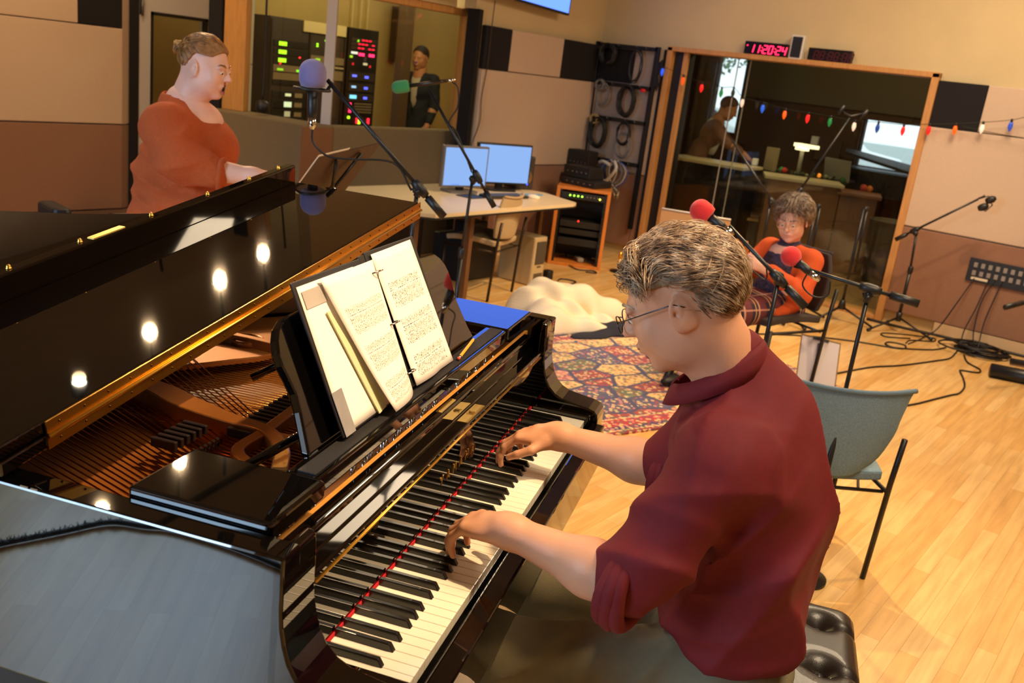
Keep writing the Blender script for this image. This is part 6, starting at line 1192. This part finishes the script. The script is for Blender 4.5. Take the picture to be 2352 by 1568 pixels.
def plaid():
    m = bpy.data.materials.new('plaid_wool'); m.use_nodes = True; nt, b = nodes_of(m); N = nt.nodes.new; L = nt.links.new; tc = N('ShaderNodeTexCoord'); sp = N('ShaderNodeSeparateXYZ'); L(tc.outputs['Object'], sp.inputs[0]); outs = []
    col = None
    def mixc(prev, fac, c):
        mx = N('ShaderNodeMixRGB'); L(fac, mx.inputs[0]); mx.inputs[2].default_value = srgb(c)
        if isinstance(prev, str): mx.inputs[1].default_value = srgb(prev)
        else: L(prev, mx.inputs[1])
        return mx.outputs[0]
    def stripe(src, sc, off, w_, k=1.):
        a = N('ShaderNodeMath'); a.operation = 'MULTIPLY_ADD'; L(src, a.inputs[0]); a.inputs[1].default_value = sc; a.inputs[2].default_value = off; f = N('ShaderNodeMath'); f.operation = 'FRACT'; L(a.outputs[0], f.inputs[0]); g = N('ShaderNodeMath'); g.operation = 'LESS_THAN'; L(f.outputs[0], g.inputs[0]); g.inputs[1].default_value = w_; h_ = N('ShaderNodeMath'); h_.operation = 'MULTIPLY'; L(g.outputs[0], h_.inputs[0]); h_.inputs[1].default_value = k; return h_.outputs[0]
    c = '#241c30'
    for src, sc, off, w_, k, cc in ((sp.outputs[1], 9, 0, .42, .7, '#6e2c30'), (sp.outputs[0], 8, .2, .40, .55, '#6e2c30'), (sp.outputs[1], 9, .55, .10, .9, '#c08c74'), (sp.outputs[1], 9, .30, .06, .8, '#d09a60'), (sp.outputs[0], 8, .65, .08, .8, '#c08c74'), (sp.outputs[2], 9, .4, .08, .7, '#c08c74')): c = mixc(c, stripe(src, sc, off, w_, k), cc)
    L(c, b.inputs['Base Color']); b.inputs['Roughness'].default_value = .9; return m
body('skirt', [E_((0, -.03, .50), (.185, .15, .075), None, .04), C_((-.09, .0, .50), (-.10, .36, .485), .085, .078, .06), C_((.09, .0, .50), (.10, .36, .485), .085, .078, .06), C_((0, .1, .50), (0, .37, .48), .085, .08, .05), C_((-.09, .38, .46), (-.08, .42, .36), .075, .075, .05), C_((.09, .38, .46), (.08, .42, .36), .075, .075, .05)], (-.26, -.22, .22), (.26, .54, .62), .010, plaid(), wm, MW)
for q in (-1, 1): B().ball((q*.08, .56, .04), (.04, .11, .035), 14).build('shoe', M_bp, wm, MW)
tp = thing('mobile_phone', 'mobile phone in an orange case held up by the seated woman', 'phone', M=MW @ Matrix.Translation((-.01, .33, .80))); Tp = MW @ Matrix.Translation((-.01, .325, .805)) @ Matrix.Rotation(.35, 4, 'Z') @ Matrix.Rotation(-.45, 4, 'X')
B().rbox((0, 0, 0), (.072, .009, .145), .004).build('case', mat('orange_case', '#c87838', .4), tp, Tp, .003); B().box((0, -.0055, 0), (.062, .002, .132)).build('screen', mat('phone_screen', '#101010', .2, emit='#ffe8d8', estr=1.2), tp, Tp); B().rbox((-.018, .0055, .052), (.02, .002, .02), .004).build('camera_bump', M_bp, tp, Tp)
# ---------------------------------------------------------------- figures beyond the glass
def standing(M, label, top, jacket, skin, hair, h=1.68, lean=0., arms=None, shirt=None, key=0):
    t = thing('person', label, 'person', M=M); k = h/1.7; ly = lambda z: lean*max(0, z-.9)
    Hh = Head((0, ly(1.58)+.02, 1.575*k), (0, 1, -.1-lean), (0, .1+lean, 1), 1.0); hb = Hh.box(0); A = arms or (((.22, .02, 1.12), (.20, .12, .90)), ((-.22, .02, 1.12), (-.20, .12, .90)))
    its = [(Hh.prims(neck=(0, ly(1.4)-.01, 1.40*k), nr=.052), hb[0]-np.array([0, 0, .06]), hb[1], .007)]
    for q, (el, wr2) in zip((1, -1), A): its.append((arm((q*.18, ly(1.35), 1.36*k), el, wr2, .045, .04, .026)+hand(wr2, tuple(np.array(wr2)-np.array(el)), (q*.4, 0, 1), (-q, .3, 0), .95), np.minimum(el, wr2)-.16, np.maximum(el, wr2)+.16, .008))
    its.append(([C_((0, ly(1.4), 1.45*k), (0, ly(1.2), 1.2*k), .07, .10)], (-.2, -.2, 1.1), (.2, .5, 1.6), .014)); join_nets('body', its, skin, t, M)
    B().ball(tuple(Hh.p(0, -.02, .045)), (.083, .104, .086), 18).build('hair', hair, t, M) if False else None
    cutf = lambda P: np.maximum((.035-((P-Hh.c) @ Hh.U)+np.clip((P-Hh.c) @ Hh.F-.04, 0, 1)*1.3-.09*(((P-Hh.c) @ Hh.F) < 0)), -.5); body('hair', [Hh.e(0, -.014, .032, (.083, .104, .092))], hb[0], hb[1], .008, hair, t, M, None, cutf)
    jp = [E_((0, ly(1.25), 1.25*k), (.185, .12, .17), None, .05), E_((0, ly(1.0), 1.0*k), (.175, .12, .20), None, .05), E_((0, 0, .84*k), (.18, .125, .12), None, .05), C_((-.16, ly(1.37), 1.37*k), (.16, ly(1.37), 1.37*k), .055, .055, .04)]
    for q, (el, wr2) in zip((1, -1), A): jp += [C_((q*.18, ly(1.35), 1.36*k), el, .062, .055, .03), C_(el, tuple(np.array(el)*.25+np.array(wr2)*.75), .053, .042, .02)]
    body('jacket', jp, (-.42, -.25, .66), (.42, .62, 1.56), .013, jacket, t, M, folds([((.4, .2, 1), 36, .006, (0, .05, 1.1), .3)]), (lambda P: np.where((np.abs(P[:, 0]) < .055*(P[:, 2]-.95)/.45) & (P[:, 1] > ly(1.2)+.04), .02, -1)) if shirt else None)
    if shirt: body('shirt', [E_((0, ly(1.25)-.0, 1.22*k), (.13, .105, .22), None, .04), C_((0, ly(1.4), 1.42*k), (0, ly(1.3), 1.3*k), .058, .08)], (-.2, -.2, .95), (.2, .4, 1.5), .014, shirt, t, M)
    body('trousers', [E_((0, 0, .82), (.165, .12, .10)), C_((.09, 0, .8), (.11, 0, .1), .09, .055), C_((-.09, 0, .8), (-.11, 0, .1), .09, .055)], (-.25, -.2, .03), (.25, .2, .95), .018, mat('dark_suit_trousers', '#15151a', .85), t, M)
    for q in (-1, 1): B().ball((q*.11, .05, .04), (.045, .12, .04), 12).build('shoe', M_bp, t, M)
    return t
standing(LF((6.66, 6.34, 0), (-.95, -.25, 0)), 'man in a dark suit standing in the yellow-lit control room', None, mat('black_suit', '#14151a', .8), mat('tan_skin', '#b47a54', .5), mat('dark_hair', '#2a1a10', .6), 1.72, 0, None, mat('pale_shirt', '#b8ac98', .8))
standing(LF((8.62, 3.95, .01), (.35, -.94, 0)), 'person in a brown jacket leaning over the console in the room beyond the large window', None, mat('brown_jacket', '#6a4632', .85), mat('tan_skin', '#b47a54', .5), mat('brown_hair_d', '#4a2a1c', .6), 1.58, .35, (((.20, .30, 1.12), (.12, .52, 1.0)), ((-.20, .28, 1.12), (-.10, .50, 1.0))), mat('white_shirt', '#cfc8c4', .8))
# ================================================================ control room behind the corner window
RY = 6.6
M_rack = mat('charcoal_rack', '#3c3128', .6); M_rackb = mat('black_unit', '#1e1915', .5); M_ru = mat('taupe_unit', '#8c7b60', .5)
def led_row(parent, x, z, col, w, h, s=4, name='indicator'): B().bb((x-w/2, RY-.012, z-h/2), (x+w/2, RY-.002, z+h/2)).build(name, led(col, s), parent, I4)
rk = thing('equipment_rack', 'wide rack of studio equipment with three green displays, left one in the control room', 'rack', (5.2, 6.8, 0)); B().bb((4.88, RY, 0), (5.83, RY+.35, 1.80)).build('cabinet', M_rack, rk, I4, .004)
for x in (4.90, 5.355, 5.80): B().bb((x-.01, RY-.01, .1), (x+.01, RY, 1.78)).build('rail', M_rackb, rk, I4)
P_ = lambda px, py: None
for i, z in enumerate((1.565, 1.49, 1.415)): B().bb((4.93, RY-.008, z-.03), (5.34, RY-.001, z+.03)).build('rack_unit', M_rackb, rk, I4); led_row(rk, 5.03, z, '#a8f020', .09, .036, 2.2)
for z0, z1, m in ((1.31, 1.37, M_ru), (1.235, 1.30, M_ru), (1.19, 1.225, M_rackb), (1.07, 1.13, M_rackb), (.97, 1.06, M_rackb), (.86, .96, M_rackb)): B().bb((4.93, RY-.010, z0), (5.34, RY-.001, z1)).build('rack_unit', m, rk, I4, .002)
led_row(rk, 5.01, 1.33, '#90d020', .07, .02, 1.5); led_row(rk, 5.22, 1.33, '#80e030', .03, .02, 2)
for z, c in ((1.10, '#e8e0a0'), (1.01, '#e6f0b8'), (.92, '#b0a070')):
    led_row(rk, 5.12, z, c, .07 if z != 1.01 else .09, .05 if z != 1.10 else .025, 1.2); B().bb((5.20, RY-.014, z-.022), (5.29, RY-.008, z+.02)).build('panel_window', mat('beige_face', '#9c8c70', .4), rk, I4)
B().bb((5.37, RY-.012, 1.42), (5.80, RY-.001, 1.49)).build('rack_unit', M_ru, rk, I4, .002); led_row(rk, 5.46, 1.455, '#a0d828', .06, .024, 1.6); B().bb((5.37, RY-.014, 1.385), (5.80, RY-.001, 1.40)).build('rack_unit', mat('light_unit', '#c0b090', .4), rk, I4)
B().bb((5.37, RY-.012, 1.27), (5.80, RY-.001, 1.36)).build('rack_unit', M_ru, rk, I4, .002); led_row(rk, 5.52, 1.35, '#f0d020', .022, .022, 3); led_row(rk, 5.60, 1.355, '#ff9a20', .026, .026, 3)
led_row(rk, 5.51, 1.21, '#80f080', .05, .024, 2)
for i in range(5): led_row(rk, 5.62, 1.055-i*.067, '#6858ff', .04, .024, 5)
for x, z, c in ((5.45, 1.60, '#a0f020'), (5.45, 1.58, '#a0f020'), (5.55, 1.64, '#80c020'), (5.24, 1.455, '#ff3030'), (5.01, 1.385, '#ff3030')): led_row(rk, x, z, c, .014, .014, 3)
rk2 = thing('equipment_rack', 'narrow equipment rack covered in small red and blue lights, right one in the control room', 'rack', (6.05, 6.8, 0)); B().bb((5.86, RY, 0), (6.27, RY+.35, 1.80)).build('cabinet', M_rackb, rk2, I4, .004)
Rn = random.Random(12)
for j, z in enumerate((1.69, 1.65, 1.61)):
    B().bb((5.89, RY-.008, z-.016), (6.24, RY-.001, z+.016)).build('rack_unit', M_rack, rk2, I4)
    for i in range(5):
        if (i+j) % 4: led_row(rk2, 6.0+i*.048, z, '#ff1838', .032, .013, 2.5)
for x in (6.02, 6.06, 6.16, 6.20): led_row(rk2, x, 1.55, '#ff2858', .028, .028, 4)
for x, z, c, w_ in ((5.94, 1.56, '#e0d8c0', .08), (5.90, 1.52, '#a0d020', .03), (6.10, 1.46, '#b8a878', .05), (5.98, 1.68, '#90e030', .018), (5.93, 1.45, '#d02020', .014), (6.17, 1.44, '#d02020', .014)): led_row(rk2, x, z, c, w_, .022, 1.8)
for j, z in enumerate((1.33, 1.22, 1.12)):
    B().bb((5.89, RY-.008, z-.04), (6.24, RY-.001, z+.04)).build('rack_unit', M_rack, rk2, I4)
    led_row(rk2, 5.96, z+.005, ('#6a70ff', '#8ab0d0', '#7ad0f0')[j], .06 if j < 2 else .09, .022 if j < 2 else .035, 2); led_row(rk2, 6.13, z, '#5a60ff', .05, .024, 2.5)
for i in range(3): led_row(rk2, 5.93, 1.05-i*.036, '#ff2858', .026, .026, 4)
for i in range(4): B().bb((5.99, RY-.010, 1.05-i*.028), (6.23, RY-.001, 1.065-i*.028)).build('patch_strip', M_ru, rk2, I4)
for x, z, c in ((5.92, .915, '#a0e020'), (6.04, .90, '#ff2030'), (6.04, .87, '#ff2030'), (6.07, .895, '#a0e020'), (6.07, .865, '#a0e020'), (6.20, .90, '#ff2030'), (6.20, .87, '#ff2030')): led_row(rk2, x, z, c, .026, .026, 3.5)
B().bb((5.88, RY-.03, .70), (6.26, RY-.001, .82)).build('drawer_unit', M_ru, rk2, I4, .004)
tag(B().bb((5.26, RY-.02, 1.70), (5.80, RY+.2, 1.80)).build('ceiling_duct_box', mat('cream_box', '#d8c490', .7)), 'pale cream box set between the tops of the two control-room racks', 'box')
B().bb((5.0, RY-.014, .80), (5.12, RY-.002, .845)).build('white_display', led('#a8c8ff', 8), rk, I4); B().bb((5.12, RY-.014, .805), (5.16, RY-.002, .838)).build('blue_display', led('#2a70ff', 6), rk, I4); B().bb((4.98, RY-.05, .72), (5.22, RY-.012, .79)).build('tray', M_bp, rk, I4)
tag(B().bb((6.19, 6.16, 0), (6.32, 6.26, 2.6)).build('door_post', mat('brown_post', '#5c4630', .6)), 'dark brown post beside the suited man in the control room', 'post'); tag(B().bb((6.92, 7.0, 1.5), (7.02, 7.09, 2.1)).build('wall_strip', mat('brown_post', '#5c4630', .6)), 'short brown strip on the yellow wall above the suited man', 'strip')
tag(B().bb((6.42, 7.08, 1.05), (6.56, 7.095, 1.35)).build('wall_notice', mat('cream_notice', '#cdb988', .8)), 'pale notice on the yellow wall right of the equipment racks', 'notice')
B_ = B()
for x in (6.30, 6.42, 6.52): B_.bb((x, 7.06, 0), (x+.02, 7.095, 2.2))
struct(B_, 'trim_6', mat('cream_batten', '#d8c284', .8))
# ================================================================ studio beyond the large window
M_oak = mat('console_oak', '#8a5a30', .5, var=.12, vscale=10); M_dkf = mat('dark_face', '#1a1512', .5)
cn = thing('mixing_console_desk', 'wooden console desk with cream top and dark panels beyond the large window', 'desk', (8.8, 2.9, .01)); 
def seg(p, q, dep, z0, z1, m, nm): return slab(B(), p, q, dep, z0, z1).build(nm, m, cn, I4, .004)
seg((8.55, 4.05), (8.60, 3.15), .55, .90, .93, mat('cream_top', '#d8c8a0', .4), 'desktop'); seg((8.62, 3.15), (8.95, 2.45), .5, .86, .89, mat('cream_top', '#d8c8a0', .4), 'desktop'); seg((8.97, 2.45), (9.1, 2.05), .5, .80, .83, M_oak, 'desktop')
seg((8.60, 4.0), (8.64, 3.2), .4, .02, .90, M_dkf, 'pedestal'); seg((8.66, 3.12), (8.97, 2.48), .4, .02, .86, M_oak, 'pedestal'); seg((8.99, 2.42), (9.1, 2.08), .4, .02, .80, M_oak, 'pedestal')
seg((8.70, 3.03), (8.82, 2.78), -.01, .40, .78, M_dkf, 'dark_panel'); seg((8.86, 2.70), (8.94, 2.53), -.01, .40, .78, M_dkf, 'dark_panel'); seg((8.50, 3.3), (8.95, 2.3), -.30, .36, .385, mat('light_shelf', '#d09a50', .4), 'foot_shelf'); seg((8.45, 3.9), (8.90, 2.3), -.08, .02, .34, mat('ribbed_panel', '#6a4a28', .6, var=.3, vscale=20, stretch=(8, 8, .2)), 'ribbed_base')
b = B()
for i in range(10): p = Vector((8.62, 3.15, 0)).lerp(Vector((8.95, 2.45, 0)), i/10); q = Vector((8.62, 3.15, 0)).lerp(Vector((8.95, 2.45, 0)), (i+.9)/10); b.add([(p.x-.02, p.y-.02, .875), (q.x-.02, q.y-.02, .875), ((p.x+q.x)/2-.025, (p.y+q.y)/2-.02, .83)], [(0, 1, 2)])
for i in range(10): p = Vector((8.62, 3.15, 0)).lerp(Vector((8.95, 2.45, 0)), i/10)
o = b.build('bunting', mat('pale_bunting', '#a8b088', .8)); o.modifiers.new('s', 'SOLIDIFY').thickness = .003; tag(o, 'pale toothed garland along the front edge of the console', 'garland')
for i, (p, c, r, lab) in enumerate((((8.78, 3.02, .92), '#3aa050', .035, 'green ball among the decorations on the console'), ((8.76, 2.98, .925), '#d03828', .03, 'red ball beside the green one on the console'), ((8.92, 2.66, .92), '#ff9030', .022, 'orange light on the console'), ((9.0, 2.42, .90), '#2c5c24', .05, 'dark green pompom at the laptop'), ((9.05, 2.22, .86), '#c04830', .04, 'red ornament at the console\'s right end'), ((9.06, 2.16, .86), '#d87838', .035, 'orange ornament at the console\'s right end'))):
    tag(B().ball(p, r, 14).build('decoration', mat('deco%d' % i, c, .7, emit=c if i == 2 else None, estr=1)), lab, 'decoration', 'decorations on the console')
Rn = random.Random(5)
for i in range(34):
    q = Rn.uniform(0, 1); p = Vector((8.70, 3.10, .895)).lerp(Vector((8.99, 2.5, .895)), q); tag(B().ball((p.x+Rn.uniform(0, .06), p.y, p.z+Rn.uniform(0, .03)), Rn.uniform(.012, .026), 8).build('garland_berry', mat(('g1', 'g2', 'g3')[i % 3], ('#3c4a2c', '#8a8c68', '#50442c')[i % 3], .7)), 'small leafy bauble in the garland on the console', 'bauble', 'baubles of the console garland')
def blk(nm, c, d, m, lab, cat, rz=0): return tag(B().box(c, d, (0, 0, rz)).build(nm, m, bev=.004), lab, cat)
lt = thing('laptop', 'grey laptop lid seen from behind on the console', 'laptop', (9.03, 2.50, .83)); B().box((9.02, 2.52, 1.0), (.02, .34, .22), (0, -.15, -.4)).build('lid', mat('grey_lid', '#8a8678', .5), lt, I4, .004); B().box((9.12, 2.55, .90), (.22, .34, .02), (0, 0, -.4)).build('keyboard_deck', M_steel, lt, I4)
t = thing('desk_lamp', 'bright white lamp head over the console', 'lamp', (8.82, 2.84, .89)); B().cyl((8.84, 2.86, .89), (8.84, 2.86, 1.16), .022, n=10).build('post', mat('pale_post', '#a09888', .4), t, I4); B().box((8.82, 2.82, 1.20), (.10, .26, .035), (0, 0, -.4)).build('lamp_head', mat('lit_lamp_head', '#fff4d8', .4, emit='#ffe9b8', estr=2.2), t, I4); B().box((8.82, 2.86, 1.165), (.08, .12, .03), (0, 0, -.4)).build('reflector', mat('lit_lamp_head', '', .4), t, I4)
blk('standing_book', (8.70, 3.12, 1.02), (.06, .13, .24), mat('beige_book', '#8a7c5c', .6), 'beige upright folder standing on the console near the person', 'folder', -.3); blk('paper_cup', (8.62, 3.26, .97), (.05, .05, .07), M_wp, 'small white cup on the console', 'cup')
tag(B().bb((10.44, 3.0, 1.0), (10.46, 3.30, 1.25)).build('wall_chart', mat('wall_chart_paper', '#4a352c', .8)), 'dim square chart on the dark far wall', 'chart'); tag(B().bb((10.40, 3.28, 1.16), (10.45, 3.36, 1.26)).build('wall_notice', M_wp), 'small white notice on the dark far wall', 'notice')
bk = thing('waste_bin', 'tall grey waste bin right of the console', 'bin', (8.55, 1.62, .012)); B().lathe([(.15, 0), (.20, .62), (.205, .62), (.19, .60), (.14, .02), (0, .02)], (8.6, 1.75, .012), (0, 0, 1), 18).build('bin_body', mat('grey_bin', '#7c7262', .7), bk, I4)
t = thing('armchair', 'dark red armchair near the right end of the window', 'armchair', (8.9, 1.3, .012)); B().rbox((8.9, 1.25, .22), (.7, .7, .36), .1).build('seat', mat('maroon_fabric', '#5c1c20', .85), t, I4, .03); B().rbox((9.2, 1.25, .5), (.18, .7, .6), .08).build('backrest', mat('maroon_fabric', '', .85), t, I4, .03)
for y in (.95, 1.55): B().rbox((8.9, y, .38), (.66, .12, .34), .05).build('armrest', mat('maroon_fabric', '', .85), t, I4, .02)
gp = thing('grand_piano', 'dark covered grand piano below the far right window', 'piano', (9.9, 2.3, .012)); b = B(); b.prism([(9.6, 1.7), (10.3, 1.7), (10.35, 2.9), (10.0, 3.0), (9.7, 2.5)], .75, 1.0); b.build('case', M_dkf, gp, I4, .02); b = B().add([(9.55, 1.7, 1.0), (10.35, 1.7, 1.02), (10.35, 2.9, 1.16), (9.7, 2.7, 1.14), (9.55, 1.7, 1.03), (10.35, 1.7, 1.05), (10.35, 2.9, 1.19), (9.7, 2.7, 1.17)], [(0, 1, 2, 3), (4, 5, 6, 7), (0, 1, 5, 4), (1, 2, 6, 5), (2, 3, 7, 6), (3, 0, 4, 7)]).build('lid', mat('dark_cover', '#241e1c', .6), gp, I4)
for x, y in ((9.7, 1.8), (10.25, 1.8), (10.1, 2.8)): B().cyl((x, y, .012), (x, y, .75), .04, n=10).build('leg', M_dkf, gp, I4)
for nm, ya, yb, za, zb in (('window_4', 2.10, 2.82, 1.0, 1.53), ('window_5', 4.40, 4.80, 1.15, 2.10)):
    b = B(); b.bb((10.48, ya-.02, za-.02), (10.56, yb+.02, za)).bb((10.48, ya-.02, zb), (10.56, yb+.02, zb+.02)).bb((10.48, ya-.02, za), (10.56, ya, zb)).bb((10.48, yb, za), (10.56, yb+.02, zb)); struct(b, nm, M_dark)
# outside: parked cars and a leafy tree, washed out by daylight
def car(M, col, lab):
    t = thing('car', lab, 'car', M=M); prof_ = [(-2.1, .35), (-2.1, .85), (-1.3, .95), (-.8, 1.40), (.6, 1.42), (1.2, .98), (2.05, .85), (2.1, .35)]; Tm = Matrix(((1, 0, 0, 0), (0, 0, 1, 0), (0, 1, 0, 0), (0, 0, 0, 1))); B().prism(prof_, -.85, .85, Tm).build('body', col, t, None, .06); B().prism([(-1.15, .98), (-.75, 1.33), (.52, 1.35), (1.0, .99)], -.86, .86, Tm).build('side_windows', mat('car_glass', '#30383c', .15), t)
    for x in (-1.3, 1.3):
        for y in (-.8, .8): B().lathe([(0, -.1), (.33, -.1), (.33, .1), (0, .1)], (x, y, .33), (0, 1, 0), 18).build('wheel', M_bp, t)
car(LM(21, 7.4, -.2, 1.6), mat('white_car', '#e8ecec', .3, coat=.5), 'white car parked outside, seen through the right far window'); car(LM(26, 12.4, -.2, 1.5), mat('white_car', '', .3), 'white car parked outside, seen through the narrow far window'); car(LM(21.5, 2.9, -.2, 1.7), mat('silver_car', '#b4bcc0', .3, .3), 'silver car parked further right outside the far window')
def tree(x, y, h, lab, seed):
    t = thing('tree', lab, 'tree', (x, y, -.2)); Rn = random.Random(seed); B().tube([(x, y, -.2), (x+.1, y, h*.4), (x, y+.1, h*.8)], [.16, .12, .05], 10).build('trunk', mat('bark', '#4a3a2c', .9), t, I4); b = B()
    for i in range(1500):
        a, e, r = Rn.uniform(0, 6.28), Rn.uniform(-1, 1), Rn.random()**.4*h*.32; c = Vector((x+r*math.cos(a)*math.sqrt(1-e*e), y+r*math.sin(a)*math.sqrt(1-e*e), h*.72+r*e)); u = Vector((Rn.gauss(0, 1), Rn.gauss(0, 1), Rn.gauss(0, 1))).normalized()*.11; v = u.cross(Vector((Rn.gauss(0, 1), Rn.gauss(0, 1), 1))).normalized()*.06
        b.add([c-u, c+v, c+u, c-v], [(0, 1, 2, 3)])
    b.build('leaves', mat('grey_green_leaves', '#6c8464', .8), t, I4)
tree(24, 11.6, 5.2, 'leafy tree outside the narrow far window, left one', 1); tree(27.5, 13.6, 5.6, 'leafy tree further off outside the narrow far window', 2)
# ================================================================ tidy
for o in bpy.data.objects:
    if '_' in o: del o['_']
bpy.context.view_layer.update()
